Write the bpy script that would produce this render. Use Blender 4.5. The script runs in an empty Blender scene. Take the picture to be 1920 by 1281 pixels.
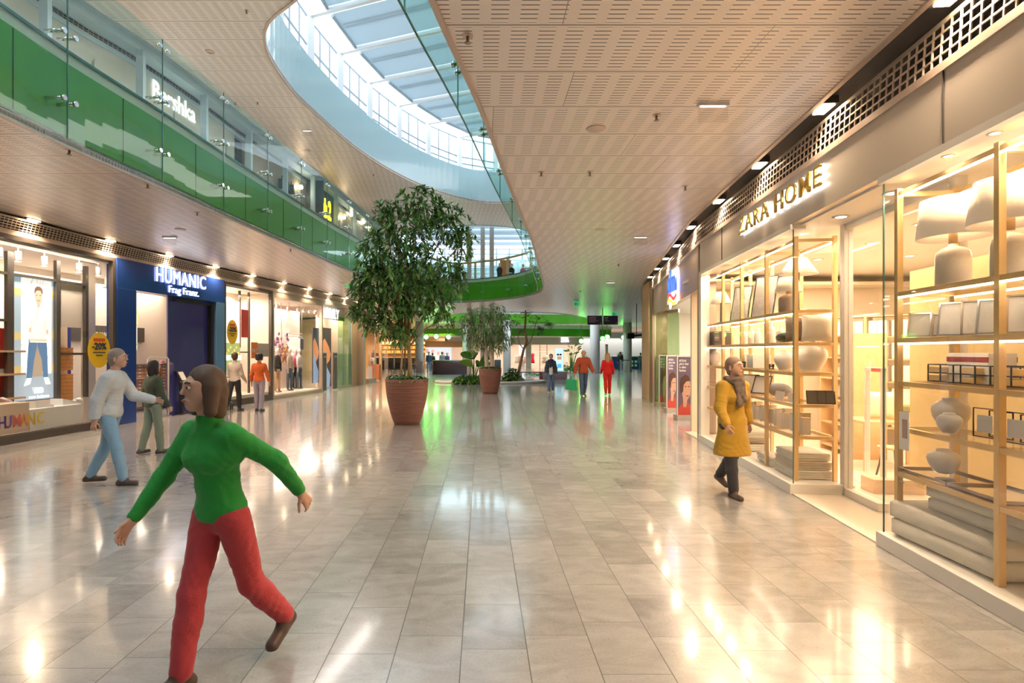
import bpy, bmesh, math, random
import numpy as np
from mathutils import Vector, Matrix
from mathutils.geometry import tessellate_polygon
R = math.radians
PI = math.pi
random.seed(7)
sc = bpy.context.scene
COL = sc.collection

# ------------------------------------------------------------------ camera
EYE = 1.75                    # eye height
F, VX, HY = 1050.0, 903.0, 660.0   # focal length, vanishing point and horizon of the photo (1920 x 1281)
cam_d = bpy.data.cameras.new('camera')
cam = bpy.data.objects.new('camera', cam_d)
COL.objects.link(cam)
cam.location = (0, 0, EYE)
cam.rotation_euler = (PI / 2, 0, 0)
cam_d.sensor_width = 36
cam_d.lens = 36 * F / 1920
cam_d.shift_x = (960 - VX) / 1920
cam_d.shift_y = (HY - 640.5) / 1920
cam_d.clip_start = 0.05
cam_d.clip_end = 400
sc.camera = cam

# ------------------------------------------------------------------ world, exposure
w = bpy.data.worlds.new('sky')
sc.world = w
w.use_nodes = True
wn = w.node_tree
wn.nodes.clear()
wo = wn.nodes.new('ShaderNodeOutputWorld')
bg = wn.nodes.new('ShaderNodeBackground')
geo = wn.nodes.new('ShaderNodeTexCoord')
nz = wn.nodes.new('ShaderNodeTexNoise')
nz.inputs['Scale'].default_value = 2.5
nz.inputs['Detail'].default_value = 4
rp = wn.nodes.new('ShaderNodeValToRGB')
rp.color_ramp.elements[0].position = 0.35
rp.color_ramp.elements[0].color = (0.62, 0.80, 1.0, 1)
rp.color_ramp.elements[1].position = 0.6
rp.color_ramp.elements[1].color = (0.93, 0.97, 1.0, 1)
wn.links.new(geo.outputs['Generated'], nz.inputs['Vector'])
wn.links.new(nz.outputs['Fac'], rp.inputs['Fac'])
wn.links.new(rp.outputs['Color'], bg.inputs['Color'])
wn.links.new(bg.outputs['Background'], wo.inputs['Surface'])
bg.inputs['Strength'].default_value = 1.6
sc.view_settings.view_transform = 'Standard'
sc.view_settings.look = 'None'
sc.view_settings.gamma = 1
sc.view_settings.use_curve_mapping = False
sc.view_settings.exposure = 1.2
sc.cycles.use_denoising = True
sc.cycles.max_bounces = 10
sc.cycles.diffuse_bounces = 6
sc.cycles.glossy_bounces = 4
sc.cycles.transparent_max_bounces = 24
sc.cycles.transmission_bounces = 6
sc.cycles.caustics_reflective = False
sc.cycles.caustics_refractive = False
sc.cycles.sample_clamp_indirect = 6
sc.cycles.blur_glossy = 0.5

def light(kind, name, loc, power, color, rot=(0, 0, 0), size=0.1, sizey=None, spot=None, blend=0.6):
    d = bpy.data.lights.new(name, kind)
    d.energy = power
    d.color = color
    if kind == 'AREA':
        d.size = size
        if sizey:
            d.shape = 'RECTANGLE'
            d.size_y = sizey
    elif kind == 'SPOT':
        d.shadow_soft_size = size
        d.spot_size = R(spot)
        d.spot_blend = blend
    else:
        d.shadow_soft_size = size
    o = bpy.data.objects.new(name, d)
    COL.objects.link(o)
    o.location = loc
    o.rotation_euler = rot
    return o

WARM = (1.0, 0.72, 0.46)
WARM2 = (1.0, 0.83, 0.68)
COOL = (0.75, 0.87, 1.0)
# ceiling panels of light inside the shops (each that shop's own ceiling lighting), then area lights for hall and walkways
for y_ in (2.5, 3.1, 3.7, 4.3, 4.85):
    light('SPOT', 'home_window_spot_near', (3.005 + .1176 * y_ + .12, y_, 3.22), 38, WARM, size=.05, spot=150)
light('AREA', 'home_shop_light', (6.0, 8.0, 3.22), 210, WARM, size=2.8, sizey=5.5)
for y_ in (7.4, 8.1, 8.8, 9.5, 10.2, 10.8):
    light('SPOT', 'home_window_spot_far', (3.005 + .1176 * y_ + .12, y_, 3.22), 34, WARM, size=.05, spot=150)
light('AREA', 'drugstore_light', (7.2, 15.0, 3.05), 170, WARM2, size=2.5, sizey=6)
light('AREA', 'shoe_shop_window_light', (-9.09, 10.6, 3.84), 80, WARM2, (0, R(28), R(-5)), size=.25, sizey=4.6)
light('AREA', 'shoe_shop_light', (-11.6, 15.5, 3.7), 220, WARM2, size=3, sizey=6)
light('AREA', 'shoe_shop_window_light_far', (-8.6, 18.9, 3.7), 55, WARM2, size=1, sizey=2.4)
light('AREA', 'fashion_shop_light', (-8.7, 22.6, 3.6), 110, WARM2, size=1.4, sizey=4)
light('AREA', 'fashion_shop_entrance_light', (-8.4, 27.0, 3.6), 110, WARM2, size=2.5, sizey=4)
light('AREA', 'far_shop_light_left', (-8.5, 33.0, 3.6), 160, WARM2, size=3, sizey=6)
light('AREA', 'far_shop_light', (8.0, 65.0, 3.3), 900, WARM2, size=26, sizey=6)
light('AREA', 'cafe_light', (-9.0, 58.0, 3.6), 600, (1, 0.7, 0.4), size=12, sizey=6)
light('AREA', 'far_hall_light', (2.0, 43.0, 8.9), 700, COOL, size=10, sizey=10)  # cool area light high in the far hall, not in a shop
light('AREA', 'upper_walkway_fill_left', (-6.1, 14.0, 9.1), 150, (1, .93, .85), (0, 0, R(-12)), size=.5, sizey=18)  # added strip, lifts the upper ceiling by bounce off the walkway floor
light('AREA', 'upper_walkway_light_right', (4.6, 18.0, 9.0), 90, (1, .93, .85), size=1.5, sizey=14)
# ------------------------------------------------------------------ helpers
def at(px, py, D):
    """point of the place seen at a pixel of the photo at distance D"""
    return Vector(((px - VX) / F * D, D, EYE + (HY - py) / F * D))
def onz(px, py, z):
    D = (z - EYE) * F / (HY - py)
    return ((px - VX) / F * D, D)
def gp(px, py):
    return onz(px, py, 0.0)
def ray_curve(px, curve):
    k = (px - VX) / F
    for (x0, y0), (x1, y1) in zip(curve, curve[1:]):
        a0, a1 = x0 - k * y0, x1 - k * y1
        if a0 * a1 <= 0 and a0 != a1:
            t = a0 / (a0 - a1)
            return Vector((x0 + t * (x1 - x0), y0 + t * (y1 - y0)))
    return None
def offset(curve, d):
    out = []
    n = len(curve)
    for i, p in enumerate(curve):
        a = Vector(curve[max(i - 1, 0)]); b = Vector(curve[min(i + 1, n - 1)])
        t = (b - a).normalized()
        out.append((p[0] - t.y * d, p[1] + t.x * d))
    return out
def offset_closed(curve, d):
    out = []
    n = len(curve)
    for i, p in enumerate(curve):
        a = Vector(curve[i - 1]); b = Vector(curve[(i + 1) % n])
        t = (b - a).normalized()
        out.append((p[0] - t.y * d, p[1] + t.x * d))
    return out
def smooth(pts, n=6, closed=False):
    """Catmull-Rom"""
    out = []
    N = len(pts)
    rng = range(N) if closed else range(N - 1)
    for i in rng:
        if closed:
            p0, p1, p2, p3 = (Vector(pts[(i + k) % N]) for k in (-1, 0, 1, 2))
        else:
            p0, p1, p2, p3 = (Vector(pts[min(max(i + k, 0), N - 1)]) for k in (-1, 0, 1, 2))
        for j in range(n):
            t = j / n
            q = 0.5 * ((2 * p1) + (p2 - p0) * t + (2 * p0 - 5 * p1 + 4 * p2 - p3) * t * t + (3 * p1 - p0 - 3 * p2 + p3) * t ** 3)
            out.append(tuple(q))
    if not closed:
        out.append(tuple(pts[-1]))
    return out
def resample(curve, step, closed=False):
    pts = [Vector(p) for p in curve]
    if closed:
        pts.append(pts[0])
    L = [0]
    for a, b in zip(pts, pts[1:]):
        L.append(L[-1] + (b - a).length)
    n = max(2, round(L[-1] / step))
    out = []
    j = 0
    for i in range(n + (0 if closed else 1)):
        s = L[-1] * i / n
        while j < len(L) - 2 and L[j + 1] < s:
            j += 1
        t = (s - L[j]) / max(L[j + 1] - L[j], 1e-9)
        out.append(tuple(pts[j].lerp(pts[j + 1], t)))
    return out

class MB:
    def __init__(s):
        s.v = []; s.f = []; s.m = []; s.cur = 0; s.sm = False; s.sf = []
    def add(s, vs, fs):
        b = len(s.v)
        s.v.extend([tuple(v) for v in vs])
        for f in fs:
            s.f.append([b + i for i in f]); s.m.append(s.cur); s.sf.append(s.sm)
        return s
    def box(s, c, d, rz=0, M=None):
        cx, cy, cz = c; x, y, z = d[0] / 2, d[1] / 2, d[2] / 2
        vs = [Vector((i * x, j * y, k * z)) for k in (-1, 1) for j in (-1, 1) for i in (-1, 1)]
        if rz:
            m = Matrix.Rotation(rz, 3, 'Z'); vs = [m @ v for v in vs]
        if M is not None:
            vs = [M @ v for v in vs]
        vs = [v + Vector(c) for v in vs]
        return s.add(vs, [(0, 2, 3, 1), (4, 5, 7, 6), (0, 1, 5, 4), (2, 6, 7, 3), (0, 4, 6, 2), (1, 3, 7, 5)])
    def b2(s, x0, x1, y0, y1, z0, z1):
        return s.box(((x0 + x1) / 2, (y0 + y1) / 2, (z0 + z1) / 2), (abs(x1 - x0), abs(y1 - y0), abs(z1 - z0)))
    def bar(s, a, b, w, h=None):
        """square bar between two points"""
        a = Vector(a); b = Vector(b); h = h or w
        t = (b - a); L = t.length; t.normalize()
        up = Vector((0, 0, 1)) if abs(t.z) < 0.95 else Vector((0, 1, 0))
        u = t.cross(up).normalized(); v = u.cross(t)
        vs = []
        for p in (a, b):
            for i, j in ((-1, -1), (1, -1), (1, 1), (-1, 1)):
                vs.append(p + u * (w / 2 * i) + v * (h / 2 * j))
        return s.add(vs, [(0, 3, 2, 1), (4, 5, 6, 7), (0, 1, 5, 4), (1, 2, 6, 5), (2, 3, 7, 6), (3, 0, 4, 7)])
    def tube(s, pts, r, n=8, cap=True):
        pts = [Vector(p) for p in pts]
        rs = r if isinstance(r, (list, tuple)) else [r] * len(pts)
        vs = []; fs = []
        prev = None
        for i, p in enumerate(pts):
            t = (pts[min(i + 1, len(pts) - 1)] - pts[max(i - 1, 0)]).normalized()
            if prev is None:
                up = Vector((0, 0, 1)) if abs(t.z) < 0.9 else Vector((1, 0, 0))
                u = t.cross(up).normalized()
            else:
                u = (prev - t * prev.dot(t)).normalized()
            prev = u
            v = t.cross(u)
            for k in range(n):
                a = 2 * PI * k / n
                vs.append(p + (u * math.cos(a) + v * math.sin(a)) * rs[i])
        for i in range(len(pts) - 1):
            for k in range(n):
                k2 = (k + 1) % n
                fs.append((i * n + k, i * n + k2, (i + 1) * n + k2, (i + 1) * n + k))
        sm = s.sm; s.sm = True
        s.add(vs, fs)
        s.sm = False
        if cap:
            b = len(s.v) - len(vs)
            s.f.append([b + k for k in range(n)][::-1]); s.m.append(s.cur); s.sf.append(False)
            s.f.append([b + (len(pts) - 1) * n + k for k in range(n)]); s.m.append(s.cur); s.sf.append(False)
        s.sm = sm
        return s
    def lathe(s, prof, c=(0, 0, 0), n=24, sx=1, sy=1, cap=True):
        """prof: (r, z) from bottom to top"""
        vs = []; fs = []
        for r, z in prof:
            for k in range(n):
                a = 2 * PI * k / n
                vs.append((c[0] + r * math.cos(a) * sx, c[1] + r * math.sin(a) * sy, c[2] + z))
        m = len(prof)
        for i in range(m - 1):
            for k in range(n):
                k2 = (k + 1) % n
                fs.append((i * n + k, i * n + k2, (i + 1) * n + k2, (i + 1) * n + k))
        sm = s.sm; s.sm = True
        s.add(vs, fs)
        s.sm = sm
        b = len(s.v) - len(vs)
        if not cap: return s
        if prof[0][0] > 1e-4:
            s.f.append([b + k for k in range(n)][::-1]); s.m.append(s.cur); s.sf.append(False)
        if prof[-1][0] > 1e-4:
            s.f.append([b + (m - 1) * n + k for k in range(n)]); s.m.append(s.cur); s.sf.append(False)
        return s
    def cyl(s, c, r, h, n=16):
        return s.lathe([(r, 0), (r, h)], c, n)
    def ell(s, c, r, n=12, M=None):
        """ellipsoid"""
        vs = []; fs = []
        m = max(4, n // 2)
        for i in range(m + 1):
            th = PI * i / m
            for k in range(n):
                a = 2 * PI * k / n
                v = Vector((r[0] * math.sin(th) * math.cos(a), r[1] * math.sin(th) * math.sin(a), -r[2] * math.cos(th)))
                if M is not None:
                    v = M @ v
                vs.append(v + Vector(c))
        for i in range(m):
            for k in range(n):
                k2 = (k + 1) % n
                fs.append((i * n + k, i * n + k2, (i + 1) * n + k2, (i + 1) * n + k))
        sm = s.sm; s.sm = True
        s.add(vs, fs); s.sm = sm
        return s
    def prism(s, poly, z0, z1, holes=()):
        """plan polygon (x, y) extruded in z"""
        loops = [list(poly)] + [list(h) for h in holes]
        flat = [p for l in loops for p in l]
        N = len(flat)
        tris = tessellate_polygon([[Vector((p[0], p[1], 0)) for p in l] for l in loops])
        vs = [(p[0], p[1], z0) for p in flat] + [(p[0], p[1], z1) for p in flat]
        fs = []
        for t in tris:
            a, b, c = (Vector(flat[i][:2]) for i in t)
            cr = (b - a).x * (c - a).y - (b - a).y * (c - a).x
            t = tuple(t) if cr > 0 else tuple(t)[::-1]
            fs.append((t[0] + N, t[1] + N, t[2] + N)); fs.append((t[2], t[1], t[0]))
        o = 0
        for l in loops:
            n = len(l)
            for i in range(n):
                j = (i + 1) % n
                fs.append((o + i, o + j, o + j + N, o + i + N))
            o += n
        return s.add(vs, fs)
    def ribbon(s, curve, z0, z1, th=0.02, closed=False, lean=0.0):
        """wall of thickness th along a plan curve, on the curve's left"""
        n = len(curve)
        c2 = offset_closed(curve, th) if closed else offset(curve, th)
        vs = []
        for (x, y), (u, v) in zip(curve, c2):
            vs += [(x, y, z0), (x, y, z1), (u, v, z0), (u, v, z1)]
        fs = []
        for i in range(n if closed else n - 1):
            a, b = 4 * i, 4 * ((i + 1) % n)
            fs += [(a, b, b + 1, a + 1), (a + 2, a + 3, b + 3, b + 2), (a + 1, b + 1, b + 3, a + 3), (a, a + 2, b + 2, b)]
        if not closed:
            fs += [(0, 1, 3, 2), (4 * n - 4, 4 * n - 2, 4 * n - 1, 4 * n - 3)]
        sm = s.sm
        return s.add(vs, fs)
    def poly3(s, pts, th=0.0, nrm=(0, -1, 0)):
        """flat polygon of 3d points, optionally given thickness along nrm"""
        n = len(pts)
        if th == 0:
            return s.add(pts, [tuple(range(n))])
        k = Vector(nrm) * th
        vs = [Vector(p) for p in pts] + [Vector(p) + k for p in pts]
        fs = [tuple(range(n))[::-1], tuple(range(n, 2 * n))] + [(i, (i + 1) % n, n + (i + 1) % n, n + i) for i in range(n)]
        return s.add(vs, fs)
    def build(s, name, mat, parent=None, bevel=0, recalc=True, **tags):
        me = bpy.data.meshes.new(name)
        me.from_pydata(s.v, [], s.f)
        mats = mat if isinstance(mat, (list, tuple)) else [mat]
        for m in mats:
            me.materials.append(m)
        if s.f:
            me.polygons.foreach_set('material_index', s.m)
            me.polygons.foreach_set('use_smooth', s.sf)
        if recalc:
            bm = bmesh.new(); bm.from_mesh(me)
            bmesh.ops.recalc_face_normals(bm, faces=bm.faces)
            bm.to_mesh(me); bm.free()
        me.update()
        o = bpy.data.objects.new(name, me)
        COL.objects.link(o)
        if parent is not None:
            o.parent = parent
        if bevel:
            b = o.modifiers.new('b', 'BEVEL'); b.width = bevel; b.segments = 2; b.limit_method = 'ANGLE'
        for k, v in tags.items():
            o[k] = v
        return o

def empty(name, loc, rz=0, label=None, cat=None, group=None, kind=None):
    o = bpy.data.objects.new(name, None)
    COL.objects.link(o)
    o.empty_display_size = 0.1
    o.location = loc
    o.rotation_euler = (0, 0, rz)
    tag(o, label, cat, group, kind)
    return o
def tag(o, label=None, cat=None, group=None, kind=None):
    if label: o['label'] = label
    if cat: o['category'] = cat
    if group: o['group'] = group
    if kind: o['kind'] = kind
    return o
def S(name, mb, mat, parent=None, **kw):
    o = mb.build(name, mat, parent, **kw)
    if parent is None:
        o['kind'] = 'structure'
    return o
CHILD = {}
def copy_tree(o, parent=None, label=None, loc=None, rz=None, group=None, scale=None):
    c = o.copy(); COL.objects.link(c)
    if parent is not None:
        c.parent = parent
    for ch in list(o.children):
        d = copy_tree(ch, c)
    if label: c['label'] = label
    if group: c['group'] = group
    if loc is not None: c.location = loc
    if rz is not None: c.rotation_euler = (0, 0, rz)
    if scale is not None: c.scale = (scale,) * 3 if not isinstance(scale, tuple) else scale
    return c
def text(body, name, size, mat, parent=None, loc=(0, 0, 0), rot=(PI / 2, 0, 0), ext=0.0, bold=0.0, align='LEFT', xs=1.0, space=1.0, **tags):
    cu = bpy.data.curves.new('txt', 'FONT')
    cu.body = body; cu.size = size; cu.extrude = ext; cu.offset = bold
    cu.align_x = align; cu.space_character = space
    cu.resolution_u = 3
    t = bpy.data.objects.new('txt', cu)
    COL.objects.link(t)
    dg = bpy.context.evaluated_depsgraph_get()
    me = bpy.data.meshes.new_from_object(t.evaluated_get(dg))
    bpy.data.objects.remove(t)
    me.name = name
    me.materials.clear(); me.materials.append(mat)
    o = bpy.data.objects.new(name, me)
    COL.objects.link(o)
    if parent is not None: o.parent = parent
    o.location = loc; o.rotation_euler = rot; o.scale = (xs, 1, 1)
    for k, v in tags.items(): o[k] = v
    return o

# ------------------------------------------------------------------ materials
MATS = {}
def mat(name, col, rough=0.5, metal=0.0, emit=None, es=0.0, noise=0.0, nscale=8.0, coat=0.0, bump=0.0, bscale=60.0, spec=0.5, trans=0.0, sheen=0.0):
    m = bpy.data.materials.new(name)
    m.use_nodes = True
    nt = m.node_tree
    b = nt.nodes['Principled BSDF']
    b.inputs['Base Color'].default_value = (*col, 1)
    b.inputs['Roughness'].default_value = rough
    b.inputs['Metallic'].default_value = metal
    b.inputs['Specular IOR Level'].default_value = spec
    if coat: b.inputs['Coat Weight'].default_value = coat
    if sheen: b.inputs['Sheen Weight'].default_value = sheen
    if emit:
        b.inputs['Emission Color'].default_value = (*emit, 1)
        b.inputs['Emission Strength'].default_value = es
    if noise or bump:
        tc = nt.nodes.new('ShaderNodeTexCoord')
    if noise:
        n = nt.nodes.new('ShaderNodeTexNoise'); n.inputs['Scale'].default_value = nscale; n.inputs['Detail'].default_value = 3
        nt.links.new(tc.outputs['Object'], n.inputs['Vector'])
        mx = nt.nodes.new('ShaderNodeMix'); mx.data_type = 'RGBA'
        lo = [max(0, c * (1 - noise)) for c in col]; hi = [min(1, c * (1 + noise)) for c in col]
        mx.inputs['A'].default_value = (*lo, 1); mx.inputs['B'].default_value = (*hi, 1)
        nt.links.new(n.outputs['Fac'], mx.inputs['Factor'])
        nt.links.new(mx.outputs['Result'], b.inputs['Base Color'])
    if bump:
        n2 = nt.nodes.new('ShaderNodeTexNoise'); n2.inputs['Scale'].default_value = bscale
        nt.links.new(tc.outputs['Object'], n2.inputs['Vector'])
        bp = nt.nodes.new('ShaderNodeBump'); bp.inputs['Strength'].default_value = bump; bp.inputs['Distance'].default_value = 0.01
        nt.links.new(n2.outputs['Fac'], bp.inputs['Height'])
        nt.links.new(bp.outputs['Normal'], b.inputs['Normal'])
    MATS[name] = m
    return m
def glass(name, tint=(1, 1, 1), refl=0.06, rough=0.01, edge=0.5):
    m = bpy.data.materials.new(name)
    m.use_nodes = True
    nt = m.node_tree; nt.nodes.clear()
    o = nt.nodes.new('ShaderNodeOutputMaterial')
    tr = nt.nodes.new('ShaderNodeBsdfTransparent'); tr.inputs['Color'].default_value = (*tint, 1)
    gl = nt.nodes.new('ShaderNodeBsdfGlossy'); gl.inputs['Roughness'].default_value = rough
    lw = nt.nodes.new('ShaderNodeLayerWeight'); lw.inputs['Blend'].default_value = 0.35
    mr = nt.nodes.new('ShaderNodeMapRange')
    mr.inputs['To Min'].default_value = refl; mr.inputs['To Max'].default_value = edge
    pw = nt.nodes.new('ShaderNodeMath'); pw.operation = 'POWER'; pw.inputs[1].default_value = 3.0
    mx = nt.nodes.new('ShaderNodeMixShader')
    nt.links.new(lw.outputs['Facing'], pw.inputs[0])
    nt.links.new(pw.outputs[0], mr.inputs['Value'])
    nt.links.new(mr.outputs['Result'], mx.inputs['Fac'])
    nt.links.new(tr.outputs[0], mx.inputs[1]); nt.links.new(gl.outputs[0], mx.inputs[2])
    nt.links.new(mx.outputs[0], o.inputs['Surface'])
    MATS[name] = m
    return m
def nodes(name):
    m = bpy.data.materials.new(name); m.use_nodes = True
    MATS[name] = m
    return m, m.node_tree, m.node_tree.nodes['Principled BSDF']
class NG:
    """tiny node-maths helper"""
    def __init__(s, nt): s.nt = nt
    def _in(s, n, i, v):
        if isinstance(v, (int, float)): n.inputs[i].default_value = v
        else: s.nt.links.new(v, n.inputs[i])
    def m(s, op, a, b=None, c=None):
        n = s.nt.nodes.new('ShaderNodeMath'); n.operation = op
        s._in(n, 0, a)
        if b is not None: s._in(n, 1, b)
        if c is not None: s._in(n, 2, c)
        return n.outputs[0]
    def mix(s, fac, a, b):
        n = s.nt.nodes.new('ShaderNodeMix'); n.data_type = 'RGBA'
        s._in(n, 'Factor', fac)
        for k, v in (('A', a), ('B', b)):
            if isinstance(v, tuple): n.inputs[k].default_value = (*v, 1)
            else: s.nt.links.new(v, n.inputs[k])
        return n.outputs['Result']
    def new(s, t): return s.nt.nodes.new(t)
    def link(s, a, b): s.nt.links.new(a, b)

# stone floor: rows of slabs running away from the camera, each row with its own joint offset
def mat_floor():
    m, nt, b = nodes('stone_slabs')
    g = NG(nt)
    tc = g.new('ShaderNodeTexCoord'); sp = g.new('ShaderNodeSeparateXYZ'); g.link(tc.outputs['Object'], sp.inputs[0])
    W, L = 0.385, 0.588
    u = g.m('DIVIDE', g.m('ADD', sp.outputs['X'], 0.118 + 100 * W), W)
    ci = g.m('FLOOR', u); fu = g.m('FRACT', u)
    wn_ = g.new('ShaderNodeTexWhiteNoise'); wn_.noise_dimensions = '1D'; g.link(ci, wn_.inputs['W'])
    v = g.m('ADD', g.m('DIVIDE', g.m('ADD', sp.outputs['Y'], 0.03 + 100 * L), L), wn_.outputs['Value'])
    ri = g.m('FLOOR', v); fv = g.m('FRACT', v)
    eu = g.m('MULTIPLY', g.m('MINIMUM', fu, g.m('SUBTRACT', 1, fu)), W)
    ev = g.m('MULTIPLY', g.m('MINIMUM', fv, g.m('SUBTRACT', 1, fv)), L)
    j1 = g.m('LESS_THAN', eu, 0.0028); j2 = g.m('LESS_THAN', ev, 0.0018)
    joint = g.m('MAXIMUM', j1, j2)
    cv = g.new('ShaderNodeCombineXYZ'); g.link(ci, cv.inputs[0]); g.link(ri, cv.inputs[1])
    wt = g.new('ShaderNodeTexWhiteNoise'); wt.noise_dimensions = '3D'; g.link(cv.outputs[0], wt.inputs['Vector'])
    # veins: stretched noise, shifted per slab
    ad = g.new('ShaderNodeVectorMath'); ad.operation = 'MULTIPLY_ADD'
    g.link(wt.outputs['Color'], ad.inputs[0]); ad.inputs[1].default_value = (7, 7, 7); g.link(tc.outputs['Object'], ad.inputs[2])
    mp = g.new('ShaderNodeMapping'); mp.inputs['Scale'].default_value = (1.8, 3.2, 1); mp.inputs['Rotation'].default_value = (0, 0, .25); g.link(ad.outputs[0], mp.inputs['Vector'])
    n1 = g.new('ShaderNodeTexNoise'); n1.inputs['Scale'].default_value = 1.6; n1.inputs['Detail'].default_value = 6; n1.inputs['Distortion'].default_value = 1.2
    g.link(mp.outputs[0], n1.inputs['Vector'])
    n2 = g.new('ShaderNodeTexNoise'); n2.inputs['Scale'].default_value = 55; n2.inputs['Detail'].default_value = 3
    g.link(tc.outputs['Object'], n2.inputs['Vector'])
    t = g.m('ADD', g.m('ADD', .18, g.m('MULTIPLY', n1.outputs['Fac'], .75)), g.m('MULTIPLY', wt.outputs['Value'], 0.30))
    t = g.m('ADD', t, g.m('MULTIPLY', n2.outputs['Fac'], 0.35))
    cr = g.new('ShaderNodeValToRGB'); g.link(g.m('SUBTRACT', t, 0.35), cr.inputs['Fac'])
    e = cr.color_ramp.elements
    e[0].position = 0.10; e[0].color = (0.20, 0.195, 0.195, 1)
    e[1].position = 0.90; e[1].color = (0.47, 0.46, 0.455, 1)
    x = e.new(0.45); x.color = (0.33, 0.32, 0.315, 1)
    # pores
    vo = g.new('ShaderNodeTexNoise'); vo.inputs['Scale'].default_value = 22; vo.inputs['Detail'].default_value = 5; vo.inputs['Distortion'].default_value = 1.0
    g.link(mp.outputs[0], vo.inputs['Vector'])
    pore = g.m('GREATER_THAN', g.m('ADD', vo.outputs['Fac'], g.m('MULTIPLY', wt.outputs['Value'], 0.07)), 0.755)
    c = g.mix(g.m('MULTIPLY', pore, 0.6), cr.outputs['Color'], (0.12, 0.1, 0.09))
    c = g.mix(joint, c, (0.05, 0.045, 0.04))
    g.link(c, b.inputs['Base Color'])
    g.link(g.m('ADD', g.m('ADD', 0.14, g.m('MULTIPLY', joint, 0.3)), g.m('MULTIPLY', n1.outputs['Fac'], 0.14)), b.inputs['Roughness'])
    b.inputs['Specular IOR Level'].default_value = 0.9
    b.inputs['Coat Weight'].default_value = 0.6
    b.inputs['Coat Roughness'].default_value = 0.08
    bp = g.new('ShaderNodeBump'); bp.inputs['Strength'].default_value = 0.3; bp.inputs['Distance'].default_value = 0.002
    g.link(g.m('SUBTRACT', 1, joint), bp.inputs['Height']); g.link(bp.outputs[0], b.inputs['Normal'])
    return m
# perforated metal ceiling: panels with staggered fields of slots and fine round holes
def mat_ceiling(name, col, metal=0.25, rough=0.33, oy=0.0):
    m, nt, b = nodes(name)
    g = NG(nt)
    tc = g.new('ShaderNodeTexCoord'); sp = g.new('ShaderNodeSeparateXYZ'); g.link(tc.outputs['Object'], sp.inputs[0])
    P = 0.742
    v = g.m('DIVIDE', g.m('ADD', sp.outputs['Y'], 100 * P + oy), P)
    ri = g.m('FLOOR', v); fv = g.m('FRACT', v)
    ev = g.m('MULTIPLY', g.m('MINIMUM', fv, g.m('SUBTRACT', 1, fv)), P)
    joint = g.m('LESS_THAN', ev, 0.009)
    # end joints of the panels, 3 m apart and staggered from row to row
    wn_ = g.new('ShaderNodeTexWhiteNoise'); wn_.noise_dimensions = '1D'; g.link(ri, wn_.inputs['W'])
    xj = g.m('FRACT', g.m('ADD', g.m('DIVIDE', g.m('ADD', sp.outputs['X'], 300), 3.0), wn_.outputs['Value']))
    jx = g.m('LESS_THAN', g.m('MINIMUM', xj, g.m('SUBTRACT', 1, xj)), 0.0012)
    U = 0.226
    x = g.m('ADD', sp.outputs['X'], g.m('MULTIPLY', g.m('FLOOR', g.m('MULTIPLY', fv, 12.99)), 0.0))
    fu = g.m('FRACT', g.m('DIVIDE', g.m('ADD', g.m('ADD', x, 100 * U), g.m('MULTIPLY', ri, 0.06)), U))
    inx = g.m('LESS_THAN', g.m('ABSOLUTE', g.m('SUBTRACT', fu, 0.5)), 0.30)
    fs = g.m('FRACT', g.m('MULTIPLY', fv, 13))
    iny = g.m('LESS_THAN', g.m('ABSOLUTE', g.m('SUBTRACT', fs, 0.5)), 0.125)
    inr = g.m('LESS_THAN', g.m('ABSOLUTE', g.m('SUBTRACT', fv, 0.5)), 0.46)
    slot = g.m('MULTIPLY', g.m('MULTIPLY', inx, iny), inr)
    # micro perforation between the slots, felt as a slightly darker stripe
    fh = g.m('FRACT', g.m('MULTIPLY', fu, 20))
    hole = g.m('MULTIPLY', g.m('LESS_THAN', g.m('ABSOLUTE', g.m('SUBTRACT', fh, 0.5)), 0.2), g.m('SUBTRACT', 1, inx))
    dark = tuple(c * 0.26 for c in col); mid = tuple(c * 0.84 for c in col)
    c = g.mix(hole, col, mid)
    c = g.mix(slot, c, dark)
    c = g.mix(g.m('MAXIMUM', joint, jx), c, tuple(k * 0.35 for k in col))
    g.link(c, b.inputs['Base Color'])
    b.inputs['Roughness'].default_value = rough
    b.inputs['Metallic'].default_value = metal
    bp = g.new('ShaderNodeBump'); bp.inputs['Strength'].default_value = 0.5; bp.inputs['Distance'].default_value = 0.006
    # each slot's lip is pressed down: ramp across the slot
    h = g.m('MULTIPLY', g.m('MULTIPLY', inx, inr), g.m('ABSOLUTE', g.m('SUBTRACT', fs, 0.5)))
    g.link(h, bp.inputs['Height']); g.link(bp.outputs[0], b.inputs['Normal'])
    return m
def mat_grille(name, light_, dark, su=0.09, sv=0.045):
    """bar grille: x along the strip is encoded in the UV-less object space by arc; uses generated local coordinates x,z"""
    return None
M_floor = mat_floor()
M_ceil = mat_ceiling('perforated_ceiling', (0.90, 0.80, 0.735))
M_ceil2 = mat_ceiling('perforated_ceiling_upper', (0.90, 0.83, 0.78), metal=0.1, rough=0.4)
M_green = mat('green_glass_fascia', (0.10, 0.35, 0.018), 0.28, coat=0.08, noise=0.08, nscale=1.5)
M_cream = mat('cream_paint', (0.80, 0.72, 0.62), 0.5)
M_white = mat('white_paint', (0.82, 0.80, 0.77), 0.45)
M_bronze = mat('brushed_bronze', (0.42, 0.33, 0.27), 0.38, 0.6)
M_tan = mat('tan_metal_rim', (0.62, 0.50, 0.42), 0.35, 0.5)
M_darkgap = mat('dark_gap', (0.05, 0.045, 0.045), 0.7)
M_steel = mat('brushed_steel', (0.60, 0.60, 0.60), 0.28, 0.9)
M_chrome = mat('chrome', (0.75, 0.75, 0.76), 0.12, 1.0)
M_darkframe = mat('dark_bronze_frame', (0.10, 0.085, 0.075), 0.4, 0.4)
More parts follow.
